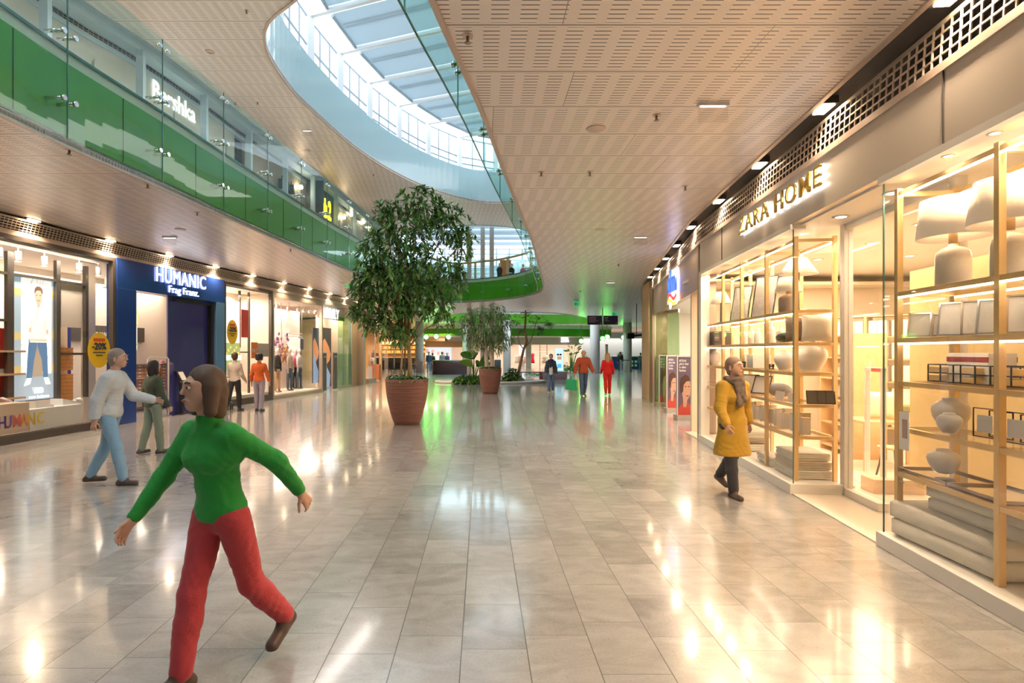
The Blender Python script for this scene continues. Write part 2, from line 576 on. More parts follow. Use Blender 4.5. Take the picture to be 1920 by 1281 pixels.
M_black = mat('black_paint', (0.02, 0.02, 0.022), 0.45)
M_grey = mat('grey_paint', (0.45, 0.44, 0.44), 0.5)
M_bluegrey = mat('blue_grey_paint', (0.42, 0.50, 0.56), 0.45)
M_col = mat('column_plaster', (0.62, 0.58, 0.55), 0.5)
M_fascia2 = mat('pale_teal_fascia', (0.48, 0.68, 0.72), 0.22, coat=0.6)
M_blind = mat('roof_blind_fabric', (0.62, 0.68, 0.72), 0.8)
def _blind():
    nt = M_blind.node_tree; b = nt.nodes['Principled BSDF']; o = nt.nodes['Material Output']
    t = nt.nodes.new('ShaderNodeBsdfTranslucent'); t.inputs['Color'].default_value = (.55, .63, .68, 1)
    x = nt.nodes.new('ShaderNodeMixShader'); x.inputs[0].default_value = .6
    nt.links.new(b.outputs[0], x.inputs[1]); nt.links.new(t.outputs[0], x.inputs[2]); nt.links.new(x.outputs[0], o.inputs['Surface'])
_blind()
M_mull = mat('mullion_grey_blue', (.36, .44, .52), .4)
M_beam = mat('white_beam', (0.88, 0.90, 0.92), 0.4)
M_brass = mat('brushed_brass', (0.78, 0.56, 0.28), 0.35, 0.55)
M_wood = mat('pale_oak', (0.66, 0.46, 0.25), 0.5, noise=0.12, nscale=12)
M_zband = mat('champagne_metal_band', (0.66, 0.60, 0.53), 0.36, 0.35)
M_gold = mat('polished_gold', (0.80, 0.58, 0.16), 0.22, 0.9)
M_glass = glass('clear_glass', (0.97, 0.985, 0.975), 0.05)
M_gshop = glass('shop_glass', (0.985, 0.985, 0.98), 0.035, edge=0.4)
M_gbal = glass('balustrade_glass', (0.86, 0.965, 0.945), 0.035, edge=0.3)
M_gedge = mat('glass_edge', (0.05, 0.16, 0.14), 0.15, coat=0.6)
M_ggreen = glass('frosted_green_glass', (0.74, 0.88, 0.70), 0.08)
M_lampglow = mat('lamp_glow', (1, 1, 1), 0.5, emit=(1.0, 0.78, 0.48), es=22)
M_led = mat('led_strip', (1, 1, 1), 0.5, emit=(1.0, 0.82, 0.60), es=9)
M_signw = mat('sign_glow_white', (.3, .3, .3), 0.5, emit=(0.93, 0.95, 1.0), es=1.8)
M_greenlamp = mat('green_lamp', (0.1, 0.6, 0.1), 0.5, emit=(0.15, 1.0, 0.12), es=9)
# ------------------------------------------------------------------ plan curves
Z1, Z2, ZF = 4.35, 9.2, 5.42        # lower ceiling, upper ceiling, upper floor
CL = [(-9.45, 5.0), (-9.1, 9.0), (-8.72, 13.35), (-8.1, 17.6), (-7.62, 20.4), (-6.93, 24.4), (-6.5, 28.2), (-6.3, 31.0), (-6.1, 36.0)]
def CRx(D): return 3.005 + 0.1176 * D
CR = [(CRx(1.5), 1.5), (CRx(11.1), 11.1), (4.75, 13.3), (5.3, 16.2), (5.88, 19.3)]
holeA = [(-3.6, -5.6), (-5.0, -3.2), (-5.3, 0), (-5.28, 3.5)] + \
    [onz(x, y, Z1) for x, y in ((0, 211), (133, 275), (300, 349), (415, 402), (500, 440), (620, 493), (657, 508), (743, 542), (837, 566), (905, 565), (967, 559), (1008, 549), (1018, 538), (1014, 517), (995.6, 450), (983, 420), (950, 340), (910, 233), (873, 147), (833, 63), (806, 0))] + [(-0.75, 2.2), (-1.1, 0), (-1.8, -3), (-2.6, -5.2)]
holeA = resample(smooth(holeA, 8, True), 0.35, True)
holeB = [onz(x, y, Z1) for x, y in ((830, 600), (850, 590), (900, 586), (960, 585), (1020, 586), (1060, 589), (1100, 596), (1133, 603), (1105, 608.5), (1040, 609.5), (960, 609), (880, 608))]
holeB = resample(smooth(holeB, 6, True), 0.6, True)[::-1]
A2pts = [onz(x, y, Z2) for x, y in ((557, 0), (510, 37), (498, 67), (507, 107), (547, 167), (587, 208), (667, 277), (733, 320), (800, 352), (867, 373), (930, 381))]
holeA2 = A2pts + [(2.6, 27.2), (3.4, 24.5), (3.6, 20), (3.2, 15.5), (2.2, 12.2), (0.6, 10.5), (-1.3, 10.1), (-2.9, 10.8)]
holeA2 = resample(smooth(holeA2, 8, True), 0.4, True)
holeB2 = [(-6.0, 38), (-4.5, 35), (-2.0, 33.2), (0.5, 33.0), (2.2, 33.8), (3.5, 36), (4.5, 42), (4, 52), (1, 57), (-4, 56), (-6.2, 48)]
holeB2 = resample(smooth(holeB2, 5, True), 0.8, True)[::-1]
holeC2 = [(-4.5, -5.5), (-5.5, -1), (-5.2, 3.5), (-3.4, 6.6), (-1.4, 7.2), (0.6, 5.6), (1.8, 2), (1.5, -2), (0, -5.5)]  # added opening overhead, out of view, lets daylight into the hall
holeC2 = resample(smooth(holeC2, 5, True), 0.7, True)

# ------------------------------------------------------------------ floor, ceilings, outer walls
S('floor', MB().prism([(-16, -8), (24, -8), (24, 76), (-16, 76)], -0.1, 0), M_floor)
rimR = [(CRx(y) - 0.15, y) for y in (-7, 2, 6, 10, 11.1)] + [(4.6, 13.4), (5.15, 16.2), (5.7, 19.1), (6.3, 22.0), (7.7, 27.0), (9.5, 33), (13.5, 45), (18, 58)]
edgeL = [(-9.5 + 0.16, -7), (-9.3 + .0, 5.0)] + [(x + 0.16, y) for x, y in CL[1:]] + [(-9, 40), (-15, 46), (-15, 59)]
ceil_poly = rimR + edgeL[::-1]
S('ceiling', MB().prism(ceil_poly, Z1, Z1 + 0.05, [holeA, holeB]), M_ceil)
slab_poly = [(24, -7), (24, 59), (-16, 59), (-16, -7)]
S('floor_upper', MB().prism(slab_poly, Z1 + 0.12, ZF, [offset_closed(holeA, 0.04), offset_closed(holeB, 0.04)]), M_cream)
# tan edge trim around the openings
S('trim_1', MB().ribbon(holeA, Z1 - 0.03, Z1 + 0.09, 0.045, True), M_tan)
S('trim_2', MB().ribbon(holeB, Z1 - 0.03, Z1 + 0.09, 0.045, True), M_tan)
# green glazed slab edge
def in_(c, d): return offset_closed(c, -d)   # towards the void
S('trim_3', MB().ribbon(in_(holeA, 0.02), Z1 + 0.09, 5.36, 0.02, True), M_green)
S('trim_4', MB().ribbon(in_(holeB, 0.02), Z1 + 0.09, 5.36, 0.02, True), M_green)
S('trim_5', MB().ribbon(in_(holeA, -0.0), 5.365, 5.52, 0.03, True), M_cream)
S('trim_6', MB().ribbon(in_(holeA, 0.03), 5.50, 5.535, 0.03, True), M_gedge)
# upper ceiling
out2 = [(-9.55, 4.0), (-9.0, 8.0), (-8.44, 11.85), (-8.05, 13.4), (-7.65, 16), (-7.4, 18.6), (-6.7, 24.2), (-6.1, 31.7), (-5.8, 36), (-8, 41), (-15, 47)]
c2poly = [(-16, -7), (24, -7), (24, 70), (-16, 70)]
S('ceiling_upper', MB().prism(c2poly, Z2, Z2 + 0.06, [holeA2, holeB2, holeC2]), M_ceil2)
S('trim_7', MB().ribbon(holeA2, Z2 - 0.03, Z2 + 0.1, 0.06, True), M_tan)
S('trim_8', MB().ribbon(in_(holeA2, 0.0), Z2 + 0.1, 10.75, 0.04, True), M_fascia2)
S('trim_9', MB().ribbon(in_(holeB2, 0.0), Z2 - .03, 10.4, 0.06, True), M_fascia2)
S('trim_10', MB().ribbon(in_(holeC2, 0.0), Z2 - .03, 10.4, 0.06, True), M_fascia2)
# outer walls
S('wall_left', MB().b2(-16.2, -16, -8, 76, 0, 9.6), M_cream)
S('wall_right', MB().b2(24, 24.2, -8, 76, 0, 9.6), M_cream)
S('wall_back', MB().b2(-16, 24, -8.2, -8, 0, 9.6), M_cream)
S('wall_front', MB().b2(-16, 24, 76, 76.2, 0, 9.6), M_cream)
S('ceiling_shops_left', MB().prism([(-16, -7), (-9.6, -7), (-9.5, 5)] + [(x - .1, y) for x, y in CL[1:]] + [(-16, 36)], 3.98, 4.08), M_cream)

# ------------------------------------------------------------------ skylight: clerestory ring, roof beams, blinds
ringpts = resample(A2pts, 2.15)
arc = resample(smooth(A2pts, 8), 2.15)
dB = Vector((2.9, -1.1, 0)).normalized()
sk = MB(); wins = MB(); mull = MB()
arcO = offset(arc, -0.25)   # outward of the opening
posts = MB()
cxc, cyc = -0.8, 19.0
def outw(p, d):
    v = Vector((p[0] - cxc, p[1] - cyc)).normalized() * d
    return (p[0] + v.x, p[1] + v.y)
arcO = [outw(p, 0.28) for p in arc]
for i, p in enumerate(arcO):
    posts.box((p[0], p[1], 11.45), (0.26, 0.26, 1.7), rz=-0.6)
S('skylight_posts', posts, M_beam)
for i, (a, b) in enumerate(zip(arcO, arcO[1:])):
    a = Vector((*a, 0)); b = Vector((*b, 0))
    m_ = MB()
    for z in (10.72, 10.98, 11.3, 12.2):
        m_.bar(a + Vector((0, 0, z)), b + Vector((0, 0, z)), 0.05, 0.045)
    for t in (0.36, 0.68):
        q = a.lerp(b, t)
        m_.bar(q + Vector((0, 0, 10.7)), q + Vector((0, 0, 12.2)), 0.045)
    wdw = S('window_%d' % (i + 1), m_, M_mull)
    g_ = MB()
    g_.poly3([a + Vector((0, 0, 10.7)), b + Vector((0, 0, 10.7)), b + Vector((0, 0, 12.2)), a + Vector((0, 0, 12.2))], 0.01, (0, 0, 0) if False else ((b - a).normalized().cross(Vector((0, 0, 1)))))
    g_.build('pane', M_glass, wdw)
beams = MB()
ROOF = 12.35
for i, p in enumerate(arcO):
    a = Vector((*p, ROOF)); e = a + dB * 12
    beams.bar(a - dB * 0.3, e, 0.14, 0.28)
for s_ in (0.0, 12.0):
    pass
S('beam_roof', beams, M_beam)
rail = MB(); bl = MB()
for i, (a, b) in enumerate(zip(arcO, arcO[1:])):
    a = Vector((*a, ROOF - 0.02)) + dB * 0.75; b = Vector((*b, ROOF - 0.02)) + dB * 0.75
    t = (b - a).normalized()
    a2 = a + t * 0.28; b2 = b - t * 0.10
    up = Vector((0, 0, 0.05))
    m_ = MB(); m_.poly3([a2, b2, b2 + dB * 10, a2 + dB * 10], 0.01, (0, 0, 1))
    bb = S('ceiling_blind_%d' % (i + 1), m_, M_blind)
    r_ = MB(); r_.tube([a2 - up, b2 - up], 0.055, 8)
    for f_ in (0.33, 0.42):
        q = a2.lerp(b2, f_)
        r_.bar(q + dB * .1 + up * 1.5, q + dB * 10 + up * 1.5, 0.06, 0.05)
    r_.build('roller', M_bluegrey, bb)
S('window_20', MB().prism([(-9, 8), (9, 4), (9, 26), (1, 34), (-7, 30)], 12.75, 12.77), M_glass)
# far skylight over the second opening
fw = MB()
for k in range(9):
    fw.box((-5 + k * 1.3, 56.5, 11.0), (0.16, 0.16, 2.4)); fw.box((0, 33 + k * 2.7, 12.3), (14, 0.22, 0.3))
for z in (10.4, 11.0, 11.6, 12.1):
    fw.bar((-6, 56.5, z), (6, 56.5, z), 0.1)
S('skylight_far', fw, M_mull)
fb = MB()
for k in range(7):
    fb.b2(-7, 7, 33.4 + k * 2.7, 35.3 + k * 2.7, 12.45, 12.47)
S('ceiling_blinds_added', fb, M_blind)  # blinds added to dim the bright sky over the far opening
for z in (9.4, 9.8): S('trim_60', MB().bar((-6, 56.4, z), (6, 56.4, z), .08), M_beam)
S('window_21', MB().prism([(-8, 32), (8, 32), (8, 58), (-8, 58)], 12.6, 12.62), M_glass)
S('window_22', MB().prism([(-7, -7), (4, -7), (4, 9), (-7, 9)], 11.5, 11.52), M_glass)
cb = MB()
for k in range(7):
    cb.bar((-7, -6 + 2.2 * k, 11.3), (4, -7 + 2.2 * k, 11.3), 0.2, 0.3)
S('skylight_added', cb, M_beam)  # roof beams across the added overhead opening

# ------------------------------------------------------------------ glass balustrades on the slab edge
glassline = in_(holeA, 0.22)
# split the ring into panels of about 1.75 m
gl = resample(glassline, 0.292, True)
n = len(gl)
K = 6
def balustrade(name, idx0, idx1, z0, z1, label):
    root = empty(name, (gl[idx0 % n][0], gl[idx0 % n][1], Z1), 0, label, 'railing')
    ox, oy = gl[idx0 % n]
    i = idx0
    while i < idx1:
        seg = [gl[(i + k) % n] for k in range(K + 1)]
        seg = [(x - ox, y - oy) for x, y in seg]
        # keep a 12 mm joint between panels
        a, b = Vector(seg[0]), Vector(seg[1]); seg[0] = tuple(a + (b - a).normalized() * 0.006)
        a, b = Vector(seg[-1]), Vector(seg[-2]); seg[-1] = tuple(a + (b - a).normalized() * 0.006)
        p = MB().ribbon(seg, z0 - Z1, z1 - Z1, 0.012).build('glass_panel', M_gbal, root)
        e = MB()
        d = (Vector(seg[1]) - Vector(seg[0])).normalized(); nn = Vector((d.y, -d.x))
        q = Vector(seg[0])
        e.bar((q.x, q.y, z0 - Z1), (q.x, q.y, z1 - Z1), 0.012, 0.014)
        e.ribbon(seg, z0 - Z1 - 0.012, z0 - Z1, 0.014)
        e.build('glass_edge', M_gedge, p)
        for z in (4.78, 5.58, 6.36):
            for s_ in (-0.09, 0.09):
                f_ = MB()
                c = q + d * s_
                cz = z - Z1
                ln = 0.20 if z < 6 else 0.03
                f_.tube([(c.x - nn.x * ln, c.y - nn.y * ln, cz), (c.x + nn.x * .03, c.y + nn.y * .03, cz)], 0.022 if z < 6 else .016, 8)
                f_.tube([(c.x + nn.x * 0.045, c.y + nn.y * 0.045, cz), (c.x + nn.x * 0.012, c.y + nn.y * 0.012, cz)], 0.034, 10)
                f_.build('standoff', M_chrome, p)
        i += K
    return root
# find ring indices
def nearest(px, py):
    return min(range(n), key=lambda i: (gl[i][0] - px) ** 2 + (gl[i][1] - py) ** 2)
i_a = nearest(-5.0, -2); i_f = nearest(-3.6, 23.0); i_e = nearest(2.2, 24.0); i_r = nearest(-0.9, 0.5)
print('ring', n, i_a, i_f, i_e, i_r)
def ordered(a, b):
    return (a, b if b > a else b + n)
# ring direction is clockwise seen from above: left side away from the camera, then the far end, then the right side back
a, b = ordered(i_a, i_f); balustrade('glass_balustrade', a, b, Z1 - 0.02, 6.5, 'glass balustrade panels in front of the green slab edge, left side of the opening')
a, b = ordered(i_f + (K - (i_f - i_a) % K) % K, i_e); rb_ = balustrade('glass_balustrade', a, b, Z1 - 0.02, 6.5, 'curved glass balustrade with wooden handrail at the far end of the opening')
a, b = ordered(i_e + 2, i_r); balustrade('glass_balustrade', a, b, Z1 - 0.02, 6.5, 'teal tinted glass balustrade hanging along the right edge of the opening')
# wooden handrail and posts of the far balustrade (inside the glass)
hr = in_(holeA, -0.15)
seg = [p for p in hr if p[1] > 21.5]
seg.sort(key=lambda p: math.atan2(p[1] - 20, p[0] + .6))
hm = MB(); ox, oy, oz = rb_.location
hm.tube([(x - ox, y - oy, 6.42 - oz) for x, y in seg], 0.055, 8)
hm.build('handrail', M_wood, rb_)
for k in range(0, len(seg), 6):
    x, y = seg[k]
    MB().box((x - ox, y - oy, 5.92 - oz), (0.12, 0.12, 0.95)).build('handrail_post', M_wood, rb_)
# joints of the green panels
jm = MB()
for k in range(0, len(holeA), 5):
    x, y = in_(holeA, 0.024)[k]
    jm.bar((x, y, Z1 + .1), (x, y, 5.35), 0.008, 0.008)
S('trim_11', jm, M_darkgap)

# ------------------------------------------------------------------ air grille and downlights between shopfronts and lower ceiling
def grille(curve, z0, z1, o0, o1, name, pitch=0.085, rails=5):
    c0 = resample(offset(curve, o0), pitch); c1 = resample(offset(curve, o1), pitch)
    m_ = MB(); k_ = min(len(c0), len(c1))
    for i in range(k_):
        m_.bar((*c0[i], z0), (*c1[i], z1), 0.012, 0.012)
    for r in range(rails + 1):
        t = r / rails
        pts = [(a[0] + (b[0] - a[0]) * t, a[1] + (b[1] - a[1]) * t, z0 + (z1 - z0) * t) for a, b in zip(c0[::6], c1[::6])]
        for p, q in zip(pts, pts[1:]):
            m_.bar(p, q, 0.012, 0.014 if 0 < r < rails else 0.035)
    return S(name, m_, M_tan)
CLs = resample(smooth(CL, 4), 0.5)
CLs = [p for p in CLs if p[1] < 33]
grille(CLs, 4.07, 4.31, 0.02, -0.05, 'trim_12')
S('trim_13', MB().ribbon(offset(CLs, 0.35), 4.0, 4.45, 0.02), M_darkgap)
S('trim_14', MB().ribbon(offset(CLs, -0.02), 3.98, 4.06, 0.1), M_tan)
CRs = resample(CR, 0.5)
CRs = [p for p in CRs]
# on the right the shop is to the right of the curve: negative offsets go into the shop
grille(CRs, 3.94, 4.27, 0.0, -0.02, 'trim_15', pitch=.1, rails=4)
S('trim_16', MB().ribbon(offset(CRs, -0.5), 3.9, 4.5, 0.02), M_darkgap)
S('trim_17', MB().ribbon(offset(CRs, -0.02), 3.88, 3.94, 0.04), M_tan)
S('ceiling_cove', MB().ribbon(offset(CRs, -0.5), 4.43, 4.46, 0.9), M_darkgap)
S('trim_18', MB().ribbon(rimR, Z1 - 0.02, Z1 + 0.08, 0.05), M_tan)
dl_n = 0
def downlight(x, y, z, power, rz=0):
    global dl_n
    dl_n += 1
    m_ = MB(); m_.b2(-.11, .11, -.16, .16, 0.0, 0.05)
    return m_
root_l = MB(); glow_l = MB()
arcL = resample(CLs, 1.95)
for i, (x, y) in enumerate(arcL):
    if y < 6: continue
    root_l.box((x + .13, y, 4.37), (0.14, 0.3, 0.06), rz=0.1)
    glow_l.box((x + .13, y, 4.335), (0.10, 0.24, 0.01), rz=0.1)
    if y < 33:
        light('SPOT', 'grille_downlight_left', (x + .13, y, 4.31), 130, WARM, (0, R(-16), 0), 0.06, spot=135)
o = S('trim_19', root_l, M_darkframe); glow_l.build('lamp', M_lampglow, o)
root_r = MB(); glow_r = MB()
for y in (2.2, 4.05, 5.95, 7.75, 9.6, 11.6, 13.6, 15.5, 17.4, 19.3):
    x = np.interp(y, [p[1] for p in CR], [p[0] for p in CR]) - 0.07
    root_r.box((x, y, 4.37), (0.16, 0.3, 0.08), rz=-0.1)
    glow_r.box((x, y, 4.325), (0.11, 0.24, 0.01), rz=-0.1)
    light('SPOT', 'grille_downlight_right', (x, y, 4.30), 105, WARM, (0, R(10), 0), 0.06, spot=140)
o = S('trim_20', root_r, M_darkframe); glow_r.build('lamp', M_lampglow, o)
# ================================================================== LEFT SHOPFRONTS (lower floor)
class Seg:
    """local frame of a straight shopfront: x along it (away from the camera), y into the shop, z up"""
    def __init__(s, p, q):
        s.p = Vector(p); s.q = Vector(q); s.t = (s.q - s.p).normalized(); s.L = (s.q - s.p).length
        s.rz = math.atan2(s.t.y, s.t.x)
    def lx(s, px, depth=0.0):
        k = (px - VX) / F
        nrm = Vector((-s.t.y, s.t.x))
        o = s.p + nrm * depth
        # o.x + t*tx = k*(o.y + t*ty)
        return (k * o.y - o.x) / (s.t.x - k * s.t.y)
    def D(s, px, depth=0.0):
        nrm = Vector((-s.t.y, s.t.x)); return (s.p + nrm * depth + s.t * s.lx(px, depth)).y
    def z(s, px, py, depth=0.0):
        return EYE + (HY - py) / F * s.D(px, depth)
    def root(s, name, x=0.0, y=0.0, z=0.0, label=None, cat=None, group=None, kind=None):
        nrm = Vector((-s.t.y, s.t.x)); o = s.p + s.t * x + nrm * y
        return empty(name, (o.x, o.y, z), s.rz, label, cat, group, kind)
A = Seg((-9.1, 9.0), (-8.72, 13.35))
A0 = Seg((-9.45, 5.0), (-9.1, 9.0))
B = Seg((-8.72, 13.35), (-8.1, 17.6))
C = Seg((-8.1, 17.6), (-7.62, 20.4))
D_ = Seg((-7.62, 20.4), (-6.93, 24.4))
E = Seg((-6.93, 24.4), (-6.5, 28.2))
G = Seg((-6.5, 28.2), (-6.3, 31.0))
SH = Seg((-6.3, 31.0), (-6.1, 36.0))
def sroot(seg, name, kind='structure'):
    return seg.root(name, kind=kind)

def em(name, col, es=0.9, rough=0.4):
    es *= .42
    return mat(name, tuple(min(1, c) for c in col), rough, emit=col, es=es)
# --- Humanic window near (A0 + A)
def shop_window(seg, name, x0, x1, frame_mat, ztop=3.98, zb=0.16, fw=0.09, seams=(), plinth=M_darkframe, gl=True):
    r = sroot(seg, name)
    m_ = MB()
    m_.b2(x0, x1, -0.03, 0.12, 0.0, zb)
    m_.build('plinth', plinth, r)
    m_ = MB()
    m_.b2(x0, x1, -0.02, 0.1, ztop - fw, ztop)
    m_.b2(x0, x0 + fw, -0.02, 0.1, zb, ztop - fw)
    m_.b2(x1 - fw, x1, -0.02, 0.1, zb, ztop - fw)
    m_.build('window_frame', frame_mat, r)
    if gl:
        xs = [x0 + fw] + list(seams) + [x1 - fw]
        for a, b in zip(xs, xs[1:]):
            MB().b2(a + 0.004, b - 0.004, 0.03, 0.042, zb, ztop - fw).build('pane', M_gshop, r)
    return r
shop_window(A0, 'window_31', 0.0, 4.0, M_darkframe)
xs = A.lx(114)
shop_window(A, 'window_32', 0.0, A.L - 0.02, M_darkframe, seams=(xs,))
# dark lattice standing behind the glass
lat = MB()
for px, w_ in ((17, .14), (107, .10), (160.5, .08)):
    x = A.lx(px, 0.5); lat.b2(x - w_ / 2, x + w_ / 2, 0.46, 0.54, 0.7, 3.75)
xa, xb = A.lx(14, .5), A.lx(160, .5)
for z in (A.z(60, 522, .5),):
    lat.b2(xa - 1.6, xb, 0.46, 0.54, z, z + .05)
lat.b2(A.lx(112, .5), xb, .46, .54, 1.68, 1.73)
lat.b2(xa - 1.6, xa, .46, .54, 2.35, 2.4); 
r = sroot(A, 'wall_shoe_shop_lattice'); lat.build('wall_lattice', M_darkframe, r)
# display backing panels
bk = sroot(A, 'wall_shoe_shop')
MB().b2(A.lx(160, .55), A.L + .1, 0.6, 0.66, 0.0, 3.9).build('wall_panel', M_cream, bk)
MB().b2(A.lx(113, .6), A.lx(160, .6), 0.58, 0.62, A.z(130, 530, .6) - 1.02, A.z(130, 530, .6)).build('wall_panel', M_cream, bk)
MB().b2(-3.0, A.L + 4.5, 3.6, 3.7, 0.0, 3.98).build('wall_panel', M_cream, bk)
MB().b2(-3.0, A.L + 4.3, 0.1, 3.6, 3.85, 3.9).build('ceiling_panel', M_cream, bk)
MB().b2(A.lx(126, 1.2), A.lx(131.5, 1.2), 1.18, 1.22, 0.6, 3.4).build('wall_panel', mat('royal_blue_panel', (0.03, 0.04, 0.35), .4), bk)
# lightbox with the man in a cream hoodie
M_pw = em('print_white', (0.93, 0.94, 0.90), 1.0)
M_pbrick = em('print_brick', (0.42, 0.33, 0.24), 0.8)
M_pwin = em('print_window_blue', (0.34, 0.44, 0.50), 0.9)
M_pgold = em('print_ochre', (0.60, 0.47, 0.20), 0.9)
M_pground = em('print_ground', (0.36, 0.44, 0.52), 0.9)
M_pskin = em('print_skin', (0.72, 0.45, 0.33), 0.8)
M_phair = em('print_hair', (0.16, 0.09, 0.06), 0.6)
M_phood = em('print_hoodie', (0.84, 0.83, 0.70), 1.0)
M_phoodsh = em('print_hoodie_fold', (0.60, 0.60, 0.48), 0.9)
M_pjean = em('print_jeans', (0.10, 0.20, 0.36), 0.8)
M_ptwig = em('print_twig', (0.32, 0.30, 0.28), 0.7)
dp = 0.55
x0, x1 = A.lx(20, dp), A.lx(112, dp)
zt, zb = A.z(60, 521, dp), A.z(60, 750, dp)
W_, H_ = x1 - x0, zt - zb
pr = A.root('lightbox_poster', (x0 + x1) / 2, dp, zb, label='tall backlit poster of a man in cream hoodie and jeans in the shoe shop window', cat='poster')
MB().b2(-W_ / 2 - .02, W_ / 2 + .02, 0.0, 0.1, -0.02, H_ + 0.02).build('box_frame', M_darkframe, pr)
def U(u, v, d=0.0): return (-W_ / 2 + u * W_, -0.004 - d, (1 - v) * H_)
def poly(mb, pts, d): mb.poly3([U(u, v, d) for u, v in pts], 0.002, (0, -1, 0))
def rect(mb, u0, v0, u1, v1, d): poly(mb, [(u0, v0), (u1, v0), (u1, v1), (u0, v1)], d)
m_ = MB(); rect(m_, 0, 0, 1, .84, 0); m_.build('poster_backdrop', M_pwin, pr)
m_ = MB(); rect(m_, .19, 0, .81, .79, .002); m_.build('poster_pale_wall', M_pw, pr)
m_ = MB()
for v in (.1, .45, .72):
    rect(m_, 0, v, .19, v + .06, .002); rect(m_, .81, v - .02, 1, v + .05, .002)
m_.build('poster_balcony', M_pgold, pr)
m_ = MB(); rect(m_, 0, .28, .06, .44, .002); rect(m_, .84, .12, 1, .4, .0025); rect(m_, .84, .5, 1, .66, .002); rect(m_, .38, .36, .62, .81, .003)
m_.build('poster_brickwork', M_pbrick, pr)
m_ = MB(); rect(m_, 0, .82, 1, 1, .003); m_.build('poster_ground', M_pground, pr)
m_ = MB()
rnd = random.Random(3)
for i in range(34):
    u, v = rnd.uniform(.2, .78), rnd.uniform(.02, .7); a = rnd.uniform(-1, 1); L_ = rnd.uniform(.06, .2)
    poly(m_, [(u, v), (u + .006, v), (u + L_ * a + .004, v - L_ * .6), (u + L_ * a, v - L_ * .6)], .004)
m_.build('poster_twigs', M_ptwig, pr)
m_ = MB()
poly(m_, [(.34, .50), (.50, .50), (.50, .56), (.44, .68), (.40, .82), (.29, .82), (.31, .66)], .007)
poly(m_, [(.50, .50), (.70, .50), (.72, .66), (.73, .82), (.63, .82), (.60, .67), (.52, .57)], .007)
m_.build('poster_jeans', M_pjean, pr)
m_ = MB()
poly(m_, [(.44, .19), (.55, .19), (.62, .22), (.70, .25), (.76, .38), (.79, .45), (.72, .47), (.70, .53), (.36, .53), (.34, .47), (.28, .45), (.31, .37), (.37, .25), (.41, .23)], .009)
m_.build('poster_hoodie', M_phood, pr)
m_ = MB()
rect(m_, .36, .50, .70, .52, .011); poly(m_, [(.36, .42), (.4, .33), (.41, .33), (.38, .42)], .011); poly(m_, [(.66, .42), (.64, .33), (.65, .33), (.68, .42)], .011); poly(m_, [(.49, .24), (.52, .24), (.515, .34), (.505, .34)], .011)
m_.build('poster_hoodie_folds', M_phoodsh, pr)
m_ = MB()
poly(m_, [(.47, .10), (.58, .10), (.605, .13), (.60, .18), (.57, .205), (.55, .24), (.51, .24), (.49, .205), (.46, .18), (.45, .13)], .011)
rect(m_, .34, .41, .38, .445, .012); rect(m_, .69, .42, .73, .455, .012)
m_.build('poster_skin', M_pskin, pr)
m_ = MB()
poly(m_, [(.44, .13), (.45, .085), (.49, .065), (.56, .065), (.61, .085), (.62, .13), (.59, .12), (.57, .10), (.49, .10), (.46, .12)], .013)
rect(m_, .475, .135, .505, .142, .013); rect(m_, .55, .135, .58, .142, .013); rect(m_, .505, .18, .55, .186, .013)
m_.build('poster_hair', M_phair, pr)
m_ = MB()
poly(m_, [(.30, .82), (.39, .82), (.36, .87), (.24, .885), (.25, .865)], .011); poly(m_, [(.64, .82), (.73, .82), (.79, .88), (.68, .88)], .011)
# NB mark: slanted block letters with speed bars
for k in range(4):
    poly(m_, [(.40 + .012 * k, .900 + .014 * k), (.60, .900 + .014 * k), (.595, .907 + .014 * k), (.395 + .012 * k, .907 + .014 * k)], .011)
m_.build('poster_trainers', M_pw, pr)
text('NB', 'poster_emblem', 0.15, M_pw, pr, loc=(-W_ / 2 + .46 * W_, -0.02, H_ * .055), ext=.002, bold=.006, rot=(PI / 2, 0, 0))
text('new balance', 'poster_lettering', 0.10, M_pw, pr, loc=(-W_ / 2 + .33 * W_, -0.02, H_ * .012), ext=.002, bold=.002)
# display platforms
pl = A.root('display_platform', A.lx(20, .25), .06, .18, label='cream display platform with coloured shop lettering, shoe shop window', cat='display stand')
xe = A.lx(150, .1) - A.lx(20, .25)
xm = A.lx(55, .06) - A.lx(20, .25)
MB().b2(-3.2, xm, 0.0, 0.75, 0, .58).build('base', mat('platform_tan', (.74, .58, .44), .5), pl, bevel=.006)
MB().b2(xm + .01, xe, 0.0, 0.75, 0, .42).build('plinth_block', M_white, pl, bevel=.006)
lets = [('H', (.12, .06, .35)), ('U', (.16, .08, .40)), ('M', (.75, .16, .12)), ('A', (.78, .28, .07)), ('N', (.82, .55, .05)), ('I', (.80, .62, .08)), ('C', (.80, .60, .05))]
px_l = [-4, 7, 23, 38, 51, 62, 69]
for (ch, c), px in zip(lets, px_l):
    text(ch, 'letter', 0.34, mat('letter_' + ch, c, .4), pl, loc=(A.lx(px, .05) - A.lx(20, .25), -0.012, .12), ext=.004, bold=.003, xs=.72)
